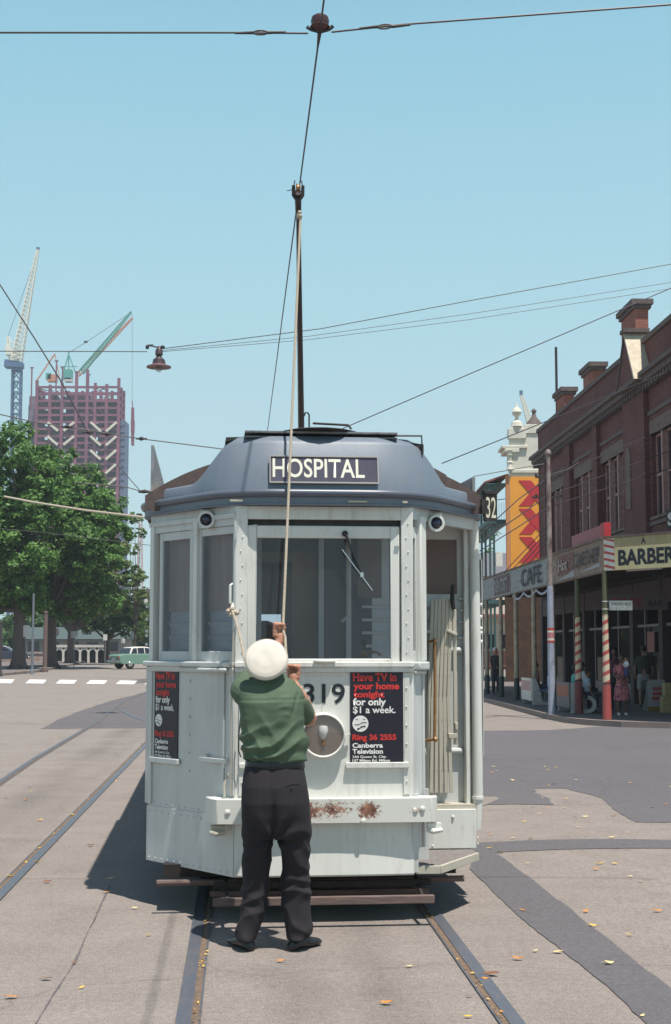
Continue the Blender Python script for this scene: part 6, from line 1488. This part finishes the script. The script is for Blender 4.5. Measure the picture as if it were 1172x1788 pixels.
wb = empty('far_office', (at(236, 1035, 210).x, 210, Z(0, 210)), 0, 'small white building far off between the trees and the tram', 'building')
f = MB(); f.bx(0, 5, 0, 6, 0, 9.4); f.build('wall', WHT, wb); f = MB(); f.bx(-0.3, 5.3, -0.3, 6.3, 9.4, 9.8); f.build('roof', CEM, wb)
for k in range(3):
    for j in range(3): f = MB(); f.bx(0.5 + j * 1.5, 1.4 + j * 1.5, -0.03, 0.01, 2.0 + k * 2.6, 3.4 + k * 2.6); f.build('window', DGLASS, wb)
# radio mast faint in the haze
rm = empty('radio_mast', (at(245, 950, 420).x, 420, Z(0, 420)), 0, 'faint lattice mast in the haze beside the tram corner', 'mast')
def lattice(mb, p, q, w0, w1, nseg, r=0.08, side=None):
    """square truss from p to q"""
    p, q = Vector(p), Vector(q); d = (q - p).normalized(); a = d.cross(Vector((0, 1, 0)) if abs(d.y) < 0.9 else Vector((1, 0, 0))).normalized(); b_ = d.cross(a)
    cs = []
    for i in range(nseg + 1):
        t = i / nseg; w = (w0 + (w1 - w0) * t) / 2; c = p.lerp(q, t); cs.append([c + a * w * sx + b_ * w * sy for sx, sy in ((-1, -1), (1, -1), (1, 1), (-1, 1))])
    for j in range(4): mb.bar(cs[0][j], cs[-1][j], r * 1.4)
    for i in range(nseg):
        for j in range(4):
            j2 = (j + 1) % 4; mb.bar(cs[i][j], cs[i + 1][j2] if i % 2 else cs[i + 1][j2], r); mb.bar(cs[i + 1][j], cs[i + 1][j2], r)
f = MB(); lattice(f, (0, 0, 0), (0, 0, 40), 2.4, 0.8, 16, 0.16); f.build('lattice', M('mast_paint', (0.5, 0.35, 0.33), 0.6), rm)

# signs and posts under the trees
SIGNW = M('sign_plate', (0.62, 0.60, 0.58), 0.6, var=0.1)
for i, (px, py, D_, w_, h_, lab) in enumerate(((45, 1102, 86, 0.50, 0.72, 'large white sign plate beside the trunk of the big fig tree'), (98, 1104, 92, 0.42, 0.46, 'white sign plate just right of the second fig trunk'), (130, 1108, 96, 0.46, 0.46, 'white sign plate in front of the third trunk'), (184, 1113, 104, 0.30, 0.44, 'narrow white sign plate above the fourth trunk'), (215, 1119, 108, 0.32, 0.36, 'small white sign plate above the green car'))):
    c = at(px, py, D_); z0 = Z(0, D_); s_ = empty('street_sign', (c.x, D_, z0), 0, lab, 'sign', 'white street signs under the trees')
    f = MB(); f.tube([(0, 0.02, 0), (0, 0.02, c.z - z0 + h_ / 2)], 0.03, 6); f.build('post', M('sign_post', (0.2, 0.2, 0.21), 0.6), s_)
    f = MB(); f.bx(-w_ / 2, w_ / 2, -0.03, -0.008, c.z - z0 - h_ / 2, c.z - z0 + h_ / 2); pl = f.build('plate', SIGNW, s_)
for px, y0, y1, D_, r_, mt, lab in ((57, 1040, 1174, 80, 0.075, M('grey_pole', (0.16, 0.18, 0.21), 0.6), 'grey steel pole standing by the kerb between the two fig trunks'), (79, 1070, 1168, 84, 0.14, M('timber_pole', (0.16, 0.11, 0.10), 0.9), 'short stout timber pole left of the second fig trunk'), (1, 1088, 1182, 76, 0.09, M('dark_pole', (0.05, 0.045, 0.05), 0.8), 'dark post at the very left edge of the photo')):
    b_ = at(px, 1134, D_); o = empty('kerb_pole', (b_.x, D_, Z(0, D_)), 0, lab, 'pole', 'poles under the left trees'); top = at(px, y0, D_).z - Z(0, D_)
    f = MB(); f.tube([(0, 0, 0), (0, 0, top)], [r_, r_ * 0.8], 10); f.lathe([(r_ * 1.5, 0), (r_ * 1.4, 0.25), (r_, 0.3)], n=10); f.build('shaft', mt, o)
    f = MB(); f.lathe([(r_ * 0.95, 0), (r_ * 0.9, 0.08), (0, 0.12)], (0, 0, top), n=10); f.build('cap', mt, o)

# ---- 1960s saloon car
def car(label, loc, rz, body, group=None, roofm=None):
    c = empty('car', loc, rz, label, 'car', group)     # +x is the front, 4.1 m long
    f = MB(); prof = [(-2.05, 0.55), (-2.04, 0.86), (-1.9, 0.93), (-1.15, 0.95), (0.75, 0.97), (1.75, 0.90), (2.0, 0.84), (2.05, 0.55), (2.0, 0.35), (1.75, 0.32), (-1.8, 0.32), (-2.0, 0.38)]
    rings = []
    for y, k, dz in ((-0.79, 0.975, -0.02), (-0.76, 0.995, 0), (0, 1, 0.01), (0.76, 0.995, 0), (0.79, 0.975, -0.02)): rings.append([Vector((x * k, y, z + (dz if z > 0.8 else 0))) for x, z in prof])
    f.loft(rings); f.build('body', body, c, bevel=0.04)
    f = MB(); top = [(-1.30, 0.95, 0.72), (-1.05, 1.38, 0.58), (-0.2, 1.44, 0.60), (0.20, 1.40, 0.58), (0.72, 0.97, 0.72)]
    f.loft([[Vector((x, -w, z)) for x, z, w in top], [Vector((x, w, z)) for x, z, w in top]]); 
    f.build('roof', roofm or body, c, bevel=0.05)
    for s_ in (-1, 1):
        for pts in ([(-1.16, 1.0), (-0.97, 1.33), (-0.72, 1.35), (-0.72, 1.0)], [(-0.66, 1.0), (-0.66, 1.35), (-0.18, 1.37), (-0.18, 1.0)], [(-0.12, 1.0), (-0.12, 1.37), (0.15, 1.34), (0.55, 1.0)]):
            f = MB(); f.extr([(x, s_ * (0.715 - (z - 0.97) * 0.30), z) for x, z in pts], (0, s_ * 0.012, 0)); f.build('side_window', DGLASS, c)
        for x, nm, mt in ((2.055, 'headlight', CHROME), (-2.045, 'tail_light', M('tail_red', (0.4, 0.03, 0.02), 0.4))):
            f = MB(); f.lathe([(0.0, 0.0), (0.10, 0.0), (0.09, 0.03), (0, 0.04)], (x - (0.02 if x > 0 else -0.02), s_ * 0.62, 0.72), (1 if x > 0 else -1, 0, 0), 12); f.build(nm, mt, c)
        for x in (-1.25, 1.30):
            f = MB(); f.lathe([(0, -0.08), (0.30, -0.08), (0.31, 0.0), (0.30, 0.08), (0, 0.08)], (x, s_ * 0.70, 0.31), (0, 1, 0), 20); w = f.build('wheel', RUBBER, c)
            f = MB(); f.lathe([(0, 0.0), (0.17, 0.0), (0.15, 0.02), (0, 0.04)], (x, s_ * 0.78, 0.31), (0, s_, 0), 16); f.build('hubcap', CHROME, w)
    for pts, nm in (([(-1.27, 0.66, 1.0), (-1.27, -0.66, 1.0), (-1.085, -0.55, 1.34), (-1.085, 0.55, 1.34)], 'rear_window'), ([(0.69, 0.66, 1.0), (0.69, -0.66, 1.0), (0.26, -0.55, 1.36), (0.26, 0.55, 1.36)], 'windscreen')):
        f = MB(); dx = -0.02 if nm == 'rear_window' else 0.02; f.extr(pts, (dx, 0, 0.01)); f.build(nm, DGLASS, c)
    for x in (-2.1, 2.1): f = MB(); f.bx(x - 0.05, x + 0.05, -0.76, 0.76, 0.42, 0.54); f.build('bumper', CHROME, c, bevel=0.02)
    f = MB(); f.bx(-2.08, -2.06, -0.2, 0.2, 0.58, 0.68); f.build('number_plate', WHT, c)
    return c
CD = 92.0
car('pale green saloon car with white roof partly hidden by the tram corner', (at(247, 1150, CD).x, CD, Z(0, CD)), R(38), M('pale_green_paint', (0.17, 0.30, 0.24), 0.3, var=0.04), 'cars beyond the crossing', WHT)
car('dark parked car glimpsed between the far left trunks', (at(8, 1150, 118).x, 118, Z(0, 118)), R(4), M('navy_paint', (0.04, 0.05, 0.08), 0.3, var=0.04), 'cars beyond the crossing')

# ================================================================ CONSTRUCTION TOWER AND CRANES
TDp = 450.0
def tp(px, py, dy=0.0): return at(px, py, TDp + dy)
STEEL = M('red_oxide_steel', (0.28, 0.075, 0.12), 0.7, (0.16, 0.06, 0.11), 0.06, var=0.2)
STEELB = M('blue_grey_cladding', (0.12, 0.15, 0.25), 0.7, var=0.2)
DECK = M('dark_decking', (0.05, 0.035, 0.07), 0.9, (0.24, 0.22, 0.28), 0.35, thr=(0.58, 0.70), var=0.4)
FIRE = M('cream_brace', (0.72, 0.66, 0.55), 0.7)
tw = empty('tower_under_construction', (tp(135, 1134).x, TDp, 0), 0, 'tall unfinished tower of red oxide steel frames with cream diagonal braces', 'building')
def TX(px): return tp(px, 720).x - tw.location.x
def TZ(py): return tp(135, py).z
dep = 11.0; cols = (64, 87, 108, 133, 152, 166, 186, 207); z1 = TZ(672)
for k, px in enumerate(cols):
    for y in (0, 5, dep):
        if y in (5,) and k not in (0, 7): continue
        f = MB(); top = z1 + ((1.5, 0, 0.5, 4.5, 5, 0.6, 0.2, 2.2)[k] if y == 0 else 0); f.bx(TX(px) - 0.45, TX(px) + 0.45, y - 0.45, y + 0.45, 0, top); f.build('column', STEEL, tw)
rg_ = random.Random(4); nf = 44
for i in range(nf):
    py = 676 + i * 12.2; z = TZ(py)
    if z < 2: break
    f = MB(); f.bx(TX(64), TX(207), -0.3, 0.3, z - 0.35, z + 0.35); f.bx(TX(64), TX(207), dep - 0.3, dep + 0.3, z - 0.35, z + 0.35)
    for px in (64, 207): f.bx(TX(px) - 0.3, TX(px) + 0.3, 0, dep, z - 0.35, z + 0.35)
    for k in range(7):
        a = rg_.uniform(65, 190); f.bar((TX(a), 0.0, z - rg_.uniform(0, 1.8)), (TX(a + rg_.uniform(4, 16)), 0.2, z - rg_.uniform(0, 1.8)), 0.35, 0.25)
    f.build('floor_beam', STEEL, tw)
    if i % 2 == 0 and i > 0:
        f = MB(); f.bx(TX(65), TX(206), 0.8, dep - 0.8, z - 0.3, z - 0.05)
        for k in range(9):
            a = rg_.uniform(66, 195); b_ = a + rg_.uniform(3, 14); f.bx(TX(a), TX(min(b_, 205)), rg_.uniform(1, 2), rg_.uniform(3, 9), z, z + rg_.uniform(0.8, 2.2))
        f.build('deck', DECK, tw)
f = MB(); f.bx(TX(112), TX(150), 3, 10, 0, z1 - 2); f.bx(TX(84), TX(100), 4, 10, 0, z1 - 4); f.bx(TX(168), TX(200), 4, 10, 0, z1 - 5); f.build('core', DECK, tw)
f = MB(); f.bx(TX(207) + 0.5, TX(217), 2, dep, 0, TZ(732)); 
for i in range(10): f.bx(TX(208), TX(217.6), 1.8, 2.1, TZ(740 + i * 12) - 0.2, TZ(740 + i * 12) + 0.2)
f.build('side_cladding', STEELB, tw)
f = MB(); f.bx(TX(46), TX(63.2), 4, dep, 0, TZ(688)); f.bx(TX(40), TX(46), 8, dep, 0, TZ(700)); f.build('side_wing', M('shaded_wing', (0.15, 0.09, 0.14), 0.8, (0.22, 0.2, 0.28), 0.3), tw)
for r_ in range(7):
    zt = 738 + 24.4 * r_
    for a, b_ in (((85, zt), (103, zt + 15)), ((131, zt), (113, zt + 15)), ((160, zt), (178, zt + 16)), ((205, zt), (187, zt + 16))):
        p = Vector((TX(a[0]), -0.9, TZ(a[1]))); q = Vector((TX(b_[0]), -0.9, TZ(b_[1]))); f = MB(); f.bar(p, q, 0.7, 0.75); f.build('diagonal_brace', FIRE, tw)
for px, h in ((52, 640), (95, 628), (106, 640), (152, 652)):
    f = MB(); f.tube([(TX(px), 2, z1 - 8), (TX(px), 2, TZ(h))], 0.25, 6); f.box((TX(px), 2, TZ(h)), (1.2, 0.4, 0.4)); f.build('roof_post', STEEL, tw)
# cranes
CW = M('crane_cream', (0.80, 0.77, 0.67), 0.6, var=0.06); CG = M('crane_green', (0.10, 0.38, 0.32), 0.6, var=0.08); CO = M('crane_orange', (0.62, 0.25, 0.14), 0.6, var=0.08); CBL = M('crane_blue', (0.07, 0.14, 0.26), 0.6, var=0.08)
def crane(name, label, base, parts):
    c = empty('tower_crane', base, 0, label, 'crane', 'cranes of the tower site'); b0 = Vector(base)
    for nm, mat, fn in parts:
        f = MB(Matrix.Translation(-b0)); fn(f); f.build(nm, mat, c)
    return c
P_ = lambda px, py, dy=0.0: at(px, py, 440 + dy)
crane('tower_crane', 'tall cream luffing crane on a blue lattice mast left of the tower', (P_(30, 690).x, 440, 0), [
    ('mast', CBL, lambda f: lattice(f, (P_(30, 690).x, 440, 0), P_(30, 648), 2.6, 2.6, 26, 0.32)),
    ('turntable', CBL, lambda f: (f.box(P_(25, 638), (5.6, 4, 1.6)), f.box(P_(14, 634), (1.6, 3, 1.8)), f.box(P_(30, 645), (3.0, 3, 1.4)))),
    ('jib', CW, lambda f: lattice(f, P_(29, 632), P_(66, 436), 3.1, 0.6, 26, 0.20)),
    ('a_frame', CW, lambda f: (lattice(f, P_(20, 632, 1), P_(14, 588, 1), 1.2, 0.6, 6, 0.2), f.box(P_(15, 612, 1), (1.6, 2, 3.0)), f.bar(P_(14, 588, 1), P_(38, 612), 0.2), f.box(P_(28, 622), (2.6, 2, 3.4)))),
    ('jib_head', CBL, lambda f: f.box(P_(66.5, 434), (1.0, 0.8, 0.8))),
    ('stay', WIRE, lambda f: f.bar(P_(14, 588, 1), P_(64, 445), 0.10))])
P2 = lambda px, py, dy=0.0: at(px, py, 465 + dy)
crane('tower_crane', 'green luffing crane on the tower top with a load hanging from its jib', (P2(120, 1134).x, 465, TZ(668)), [
    ('base', CG, lambda f: (f.box(P2(119, 655), (2.8, 3, 3.4)), f.bar(P2(106, 668), P2(120, 618), 0.35), f.bar(P2(136, 662), P2(120, 618), 0.35), f.bar(P2(120, 668), P2(120, 614), 0.4), f.bar(P2(106, 640), P2(136, 640), 0.25))),
    ('cab', WHT, lambda f: f.box(P2(120, 664), (2.4, 3, 1.2))),
    ('jib', CG, lambda f: lattice(f, P2(142, 650), P2(229, 545), 1.6, 0.5, 24, 0.17)),
    ('stay', WIRE, lambda f: (f.bar(P2(120, 616), P2(150, 598), 0.14), f.bar(P2(150, 598), P2(228, 546), 0.12), f.box(P2(150, 597), (1.2, 0.4, 0.7)))),
    ('hoist_line', WIRE, lambda f: f.bar(P2(231, 548), P2(231, 708), 0.10)),
    ('load', STEEL, lambda f: (f.bar(P2(232, 712), P2(232, 778), 0.9), f.bar(P2(231, 700), P2(232, 714), 0.3), f.box(P2(232, 745), (1.2, 1.0, 4.0)), f.bar(P2(229.8, 720), P2(229.8, 770), 0.25)))])
P3 = lambda px, py, dy=0.0: at(px, py, 478 + dy)
crane('tower_crane', 'orange luffing crane behind the green one on the tower top', (P3(86, 1134).x, 478, TZ(668)), [
    ('base', CO, lambda f: (f.box(P3(92, 661), (3.0, 3, 2.4)), f.bar(P3(62, 668), P3(96, 618), 0.45), f.bar(P3(106, 668), P3(96, 618), 0.3))),
    ('cab', CG, lambda f: f.box(P3(86, 658), (1.8, 3, 2.2))),
    ('jib', CO, lambda f: lattice(f, P3(136, 655), P3(231, 556), 1.2, 0.5, 22, 0.15))])
P4 = lambda px, py, dy=0.0: at(px, py, 400 + dy)
crane('tower_crane', 'faint cream crane jib showing beside the white hotel roof', (P4(930, 1134).x, 400, 0), [
    ('mast', CW, lambda f: lattice(f, (P4(930, 1134).x, 400, 0), P4(930, 745), 2.2, 2.2, 20, 0.25)),
    ('jib', CW, lambda f: lattice(f, P4(929, 748), P4(910.5, 690), 1.8, 0.6, 12, 0.18)),
    ('jib_head', CBL, lambda f: f.box(P4(910, 686), (0.9, 0.8, 1.4)))])

# ================================================================ OVERHEAD WIRES
def wire(name, pts, r, label, mat=WIRE, sag=0.0, cat='wire', n=10, group='overhead wires'):
    P = []
    for a, b_ in zip(pts[:-1], pts[1:]):
        for k in range(n): 
            t = k / n; P.append(Vector(a).lerp(Vector(b_), t) - Vector((0, 0, sag * math.sin(math.pi * t))))
    P.append(Vector(pts[-1])); f = MB(); f.tube(P, r, 6); return tag(f.build(name, mat), label, cat, group)
cw0 = Vector((0.51, 0, wireH)) + TD * -4; cw1 = Vector((0.51, 0, wireH)) + TD * 62
HD = on_wire(52).y; hgp = Vector((on_wire(52).x, HD, wireH))
wire('contact_wire', [(cw0.x, cw0.y, wireH), (cw1.x, cw1.y, wireH)], 0.0065, 'contact wire running above the tram track over the hanger', n=1)
L0 = at(-500, 60, HD); Lh = at(538, 58, HD); Rh = at(579, 56, HD); R0 = at(1500, -14, HD)
wire('span_wire', [L0, at(0, 57, HD), at(420, 57, HD), Lh], 0.0065, 'left span wire reaching the round hanger at the top of the photo', n=1)
wire('span_wire', [Rh, at(700, 43, HD), at(1172, 8, HD), R0], 0.0065, 'right span wire rising from the round hanger to the top right', n=1)
h = empty('wire_hanger', hgp, 0, 'dark domed insulator hanger where span and contact wires cross', 'hanger')
f = MB(); f.lathe([(0.0, 0.085), (0.03, 0.083), (0.055, 0.065), (0.062, 0.035), (0.055, 0.01), (0.066, 0.0), (0.05, -0.012), (0.02, -0.03)], (0, 0, 0.02), n=20); f.build('dome', M('brown_insulator', (0.07, 0.03, 0.03), 0.35), h)
f = MB(); f.tube([(-0.085, 0, 0.02), (-0.06, 0, 0.0), (0, 0, -0.012), (0.06, 0, 0.0), (0.085, 0, 0.025)], [0.014, 0.01, 0.016, 0.01, 0.014], 8)
f.tube([(0, 0, 0), tuple(TD * 0.30 + Vector((0, 0, 0.0)))], [0.016, 0.006], 8); f.build('clamp', BLACK, h)
for px, py, lab in ((455, 57, 'wire eye splice left of the hanger'), (672, 46.5, 'wire eye splice right of the hanger')):
    s_ = empty('wire_splice', at(px, py, HD), 0, lab, 'wire fitting'); sl = 0.02 if px < 500 else 0.075
    f = MB(); f.tube([(0.045 * math.cos(t), 0, 0.014 * math.sin(t) + sl * 0.045 * math.cos(t)) for t in np.linspace(0, 2 * math.pi, 17)], 0.006, 6); f.build('loop', BLACK, s_)
    f = MB(); f.tube([(0.045, 0, 0), (0.17, 0, 0.17 * sl)], [0.011, 0.007], 6); f.build('wrapping', BLACK, s_); f = MB(); f.tube([(-0.045, 0, 0), (-0.17, 0, -0.17 * sl)], [0.011, 0.007], 6); f.build('wrapping', BLACK, s_)
# suspended street lamp
LD = 35.0; lp = at(278, 606, LD)
wire('lamp_cable', [at(-400, 612, LD), at(257, 614, LD)], 0.012, 'thin cable from the left edge to the hanging street lamp', n=1)
wire('lamp_cable', [at(283, 609, LD), at(560, 574, LD), at(820, 525, LD), at(1172, 461, LD), at(1600, 380, LD)], 0.011, 'uppermost cable from the hanging street lamp to the right', n=1)
wire('lamp_cable', [at(283, 612, LD), at(540, 587, LD), at(820, 548, LD), at(1172, 493, LD), at(1600, 425, LD)], 0.007, 'middle cable from the hanging street lamp to the right', n=1)
wire('lamp_cable', [at(283, 614, LD), at(540, 593, LD), at(820, 558, LD), at(1172, 504, LD), at(1600, 440, LD)], 0.007, 'lowest of three cables from the hanging street lamp to the right', n=1)
wire('stay_wire', [at(590, 752, 24), at(820, 653, 24), at(1172, 503, 24), at(1700, 275, 24)], 0.009, 'stay wire climbing steeply to the right behind the trolley pole', n=1)
wire('stay_wire', [at(772, 809, 30), at(988, 722, 34), at(1260, 610, 38)], 0.012, 'lower stay wire from the tram roof to the brick building', n=1)
wire('stay_wire', [at(826, 832, 38), at(950, 810, 38)], 0.012, 'short wire from the tram corner to the utility pole top', n=1)
wire('stay_wire', [at(-200, 175, 30), at(0, 497, 30), at(60, 590, 30), at(108, 668, 30), at(150, 748, 30)], 0.016, 'dark diagonal stay wire crossing in front of the cranes', n=1)
wire('stay_wire', [at(-60, 710, 30), at(60, 737, 30), at(115, 745, 30), at(245, 766, 30), at(390, 784, 30), at(560, 806, 30)], 0.013, 'wire with dark insulators passing in front of the tower to the tram roof', n=1)
for px, py in ((117, 745), (154, 755), (187, 758), (247, 766)):
    f = MB(); f.ball((0, 0, 0), (0.06, 0.05, 0.045), 8); f.tube([(-0.12, 0, 0), (0.12, 0, 0)], 0.02, 6); o = f.build('wire_insulator', BLACK); o.location = at(px, py, 30)
    tag(o, {117: 'leftmost dark insulator on the wire in front of the tower', 154: 'insulator on the wire at the middle of the tower', 187: 'insulator on the wire at the right of the tower', 247: 'round insulator on the wire in the sky left of the tram'}[px], 'insulator', 'insulators on the wire')
wire('service_cable', [at(8, 867, 79), at(60, 877, 77), at(150, 891, 74), at(259, 904, 70), at(330, 908, 68)], 0.065, 'pale sunlit cable sagging across the tree crowns to the tram corner', ROPE, n=1)
wire('stay_wire', [at(-60, 918, 26), at(60, 928, 26), at(262, 952, 26), at(420, 975, 26)], 0.006, 'faint dark wire crossing low over the tree crowns', n=1)
wire('stay_wire', [at(200, 806, 24), at(245, 857, 24)], 0.008, 'short thin wire down to the small fitting beside the tram corner', n=1)
wire('stay_wire', [at(130, 843, 24), at(220, 850, 24), at(250, 859, 24), at(330, 862, 24)], 0.010, 'wire ending at the small fitting beside the tram roof corner', n=1)
f = MB(); f.tube([(-0.10, 0, 0), (0, 0, 0.01), (0.12, 0, 0)], [0.015, 0.035, 0.015], 8); o = f.build('wire_insulator', BLACK); o.location = at(252, 859, 24); tag(o, 'small dark wire fitting just left of the tram roof corner', 'insulator')
for k, (a, b_, c_) in enumerate((((836, 935), (905, 872), (952, 838)), ((836, 948), (905, 902), (952, 868)), ((838, 962), (905, 920), (960, 884)))):
    wire('power_line', [at(a[0], a[1], 33), at(b_[0], b_[1], 35), at(c_[0], c_[1], 36.9), at(c_[0] + 210, c_[1] - 90 + 12 * k, 39), at(c_[0] + 420, c_[1] - 190 + 20 * k, 41)], 0.013, ('uppermost power line passing the yellow wall', 'middle power line passing the yellow wall', 'lowest power line passing the yellow wall')[k], n=1)
for k in range(4):
    wire('power_line', [at(880 + 14 * k, 1000 - 5 * k, 38), at(962, 912 + 9 * k, 36.9)], 0.011, 'thin service wires fanning from the pole to the awning', n=1)
sl = empty('hanging_street_lamp', at(278, 606, LD), 0, 'dark street lamp with wide shade hanging from cables over the road', 'street lamp')
f = MB(); f.lathe([(0.02, 0.03), (0.05, -0.02), (0.09, -0.08), (0.10, -0.20), (0.06, -0.23), (0.09, -0.28), (0.15, -0.33), (0.17, -0.44), (0.10, -0.46)], n=20); f.build('housing', M('lamp_iron', (0.06, 0.035, 0.045), 0.5), sl)
f = MB(); f.lathe([(0.12, -0.42), (0.22, -0.47), (0.31, -0.50), (0.315, -0.53), (0.22, -0.515), (0.10, -0.50)], n=28); f.build('shade', M('lamp_shade', (0.16, 0.08, 0.09), 0.5), sl)
f = MB(); f.ball((0, 0, -0.56), (0.09, 0.09, 0.09), 12); f.build('bulb', glass('bulb_glass', (0.8, 0.8, 0.8), 1.0, 0.3), sl)
f = MB(); f.bar((-0.30, 0, 0.05), (0.07, 0, -0.03), 0.03, 0.03); f.ball((-0.30, 0, -0.0), (0.05, 0.04, 0.06), 8); f.ball((0.09, 0, 0.0), (0.06, 0.05, 0.05), 8); f.bar((-0.30, 0, 0.05), (-0.14, 0, 0.06), 0.02, 0.02); f.build('hook', BLACK, sl)

# ================================================================ FALLEN LEAVES
LY = [M('leaf_yellow', (0.68, 0.42, 0.06), 0.6, var=0.25, scale=30), M('leaf_orange', (0.55, 0.22, 0.04), 0.6, var=0.25, scale=30), M('leaf_brown', (0.22, 0.09, 0.045), 0.7, var=0.25, scale=30), M('leaf_pale', (0.62, 0.50, 0.24), 0.6, var=0.2, scale=30)]
rl = random.Random(12); protos = []
for mi in range(4):
    for v_ in range(2):
        f = MB(); n_ = 9; L_ = 0.034; rowc = []
        rows = []
        for i in range(n_):
            t = i / (n_ - 1); w = 0.016 * math.sin(math.pi * t ** 0.85) + 0.0008; x = (t - 0.5) * 2 * L_; z = 0.004 + (0.006 if v_ else 0.001) * (2 * t - 1) ** 2
            rows.append([Vector((x, -w, z + 0.003)), Vector((x, 0, z)), Vector((x, w, z + 0.002 + 0.004 * v_))])
        f.loft(rows, closed=False); f.tube([(-L_, 0, 0.006), (-L_ * 1.5, 0.004, 0.005)], 0.001, 4); me = f.build('fallen_leaf', LY[mi]); protos.append(me.data); bpy.data.objects.remove(me)
pxs = [(866, 1305, 0), (862, 1340, 3), (868, 1347, 3), (873, 1357, 1), (896, 1364, 3), (912, 1364, 0), (858, 1350, 1), (943, 1325, 2), (953, 1340, 3), (957, 1345, 0), (972, 1341, 0), (968, 1370, 1), (996, 1373, 3), (1000, 1351, 3), (1006, 1363, 3), (958, 1373, 0), (1061, 1367, 0), (1101, 1368, 0), (1137, 1371, 0), (947, 1394, 3), (958, 1413, 1), (988, 1396, 0), (985, 1412, 3), (943, 1422, 3), (916, 1436, 0), (1005, 1427, 3), (1022, 1428, 3), (1010, 1446, 3), (927, 1466, 0), (857, 1459, 1), (897, 1465, 3), (1069, 1464, 3), (1096, 1455, 3), (1072, 1426, 1), (855, 1483, 0), (875, 1490, 3), (898, 1495, 2), (922, 1509, 3), (1048, 1510, 0), (1074, 1510, 0), (1042, 1520, 1), (1101, 1532, 3), (1120, 1541, 3), (913, 1592, 1), (1023, 1594, 1), (1035, 1619, 0), (1148, 1593, 1), (904, 1677, 1), (935, 1663, 3), (975, 1665, 3), (1063, 1685, 3), (1122, 1777, 3), (1099, 1635, 0), (1170, 1375, 3), (1163, 1405, 1), (1140, 1412, 2), (490, 1681, 1), (143, 1727, 0), (20, 1744, 1), (130, 1684, 2), (81, 1712, 2), (193, 1536, 3), (186, 1560, 1), (236, 1588, 3), (245, 1450, 1), (260, 1635, 0), (66, 1507, 0), (83, 1542, 2), (128, 1425, 0), (52, 1376, 2), (55, 1383, 0), (18, 1532, 0), (70, 1434, 0), (159, 1478, 2), (203, 1365, 0), (247, 1300, 0), (200, 1243, 0), (203, 1250, 1), (182, 1321, 0), (212, 1298, 0), (98, 1288, 0), (10, 1394, 3), (45, 1398, 1), (145, 1353, 3), (676, 1755, 1), (820, 1742, 1), (818, 1778, 0), (858, 1704, 2), (848, 1712, 1), (715, 1690, 3)]
leaf_labels = {0: 'yellow fallen leaf lying on the road', 1: 'orange fallen leaf lying on the road', 2: 'brown fallen leaf lying on the road', 3: 'pale straw coloured fallen leaf lying on the road'}
for (px, py, mi) in pxs:
    o = bpy.data.objects.new('fallen_leaf', protos[mi * 2 + rl.randint(0, 1)]); COL.objects.link(o); o.location = G(px, py, 0.008)
    o.rotation_euler = (rl.uniform(-0.2, 0.2), rl.uniform(-0.2, 0.2), rl.uniform(-0.9, 0.9)); k = rl.uniform(0.5, 1.15) * (1.3 if (px, py) in ((858, 1704), (1035, 1619), (52, 1376)) else 0.9); o.scale = (k, k, k)
    tag(o, leaf_labels[mi], 'leaf', ('yellow', 'orange', 'brown', 'straw coloured')[mi] + ' leaves fallen on the road')
# crumbs of leaf packed along the rail grooves
f = MB(); rows = []
for cl, sd, q_ in rails:
    tot = 44 if True else 0; a, b_ = cl[0], cl[-1]
    n_ = 420 if q_ in ('inner',) or sd == 1 else 120
    for k in range(n_):
        t = rl.random() ** 1.6; yy = 4.2 + t * 30
        if len(cl) == 2: p = a.lerp(b_, (yy - a.y) / (b_.y - a.y)) if True else a
        else: i = rl.randint(1, len(cl) - 3); p = cl[i].lerp(cl[i + 1], rl.random())
        if noise.noise(Vector((p.y * 0.9, sd * 7, 0))) < -0.12: continue
        p = Vector((p.x, p.y, Z(p.x, p.y))) + TR * (-sd) * rl.uniform(0.002, 0.045); s_ = rl.uniform(0.004, 0.014); ang = rl.uniform(0, 6.28)
        u = Vector((math.cos(ang), math.sin(ang), rl.uniform(-.3, .3))) * s_; v = Vector((-math.sin(ang), math.cos(ang), rl.uniform(-.3, .3))) * s_ * 0.6; c = p + Vector((0, 0, 0.014 + rl.random() * 0.004))
        f.add([c - u, c - v, c + u, c + v], [(0, 1, 2, 3)], rl.choice((0, 0, 1, 2, 2, 3)))
tag(f.build('leaf_litter', LY, flat=True), 'crumbled leaf litter packed along the tram rail grooves', 'leaf litter', kind='stuff')

# ================================================================ HAZE
hb = MB(); hb.bx(-650, 650, -90, 950, -1.2, 140); hz_ = bpy.data.materials.new('haze_air'); hz_.use_nodes = True; nt = hz_.node_tree; nt.nodes.clear()
o_ = N(nt, "ShaderNodeOutputMaterial"); vp = N(nt, "ShaderNodeVolumePrincipled"); vp.inputs['Color'].default_value = (0.80, 0.90, 1.0, 1); vp.inputs['Density'].default_value = 0.00042; vp.inputs['Anisotropy'].default_value = 0.0
nt.links.new(vp.outputs[0], o_.inputs['Volume']); tag(hb.build('haze', hz_, flat=True), None, None, None, 'stuff')
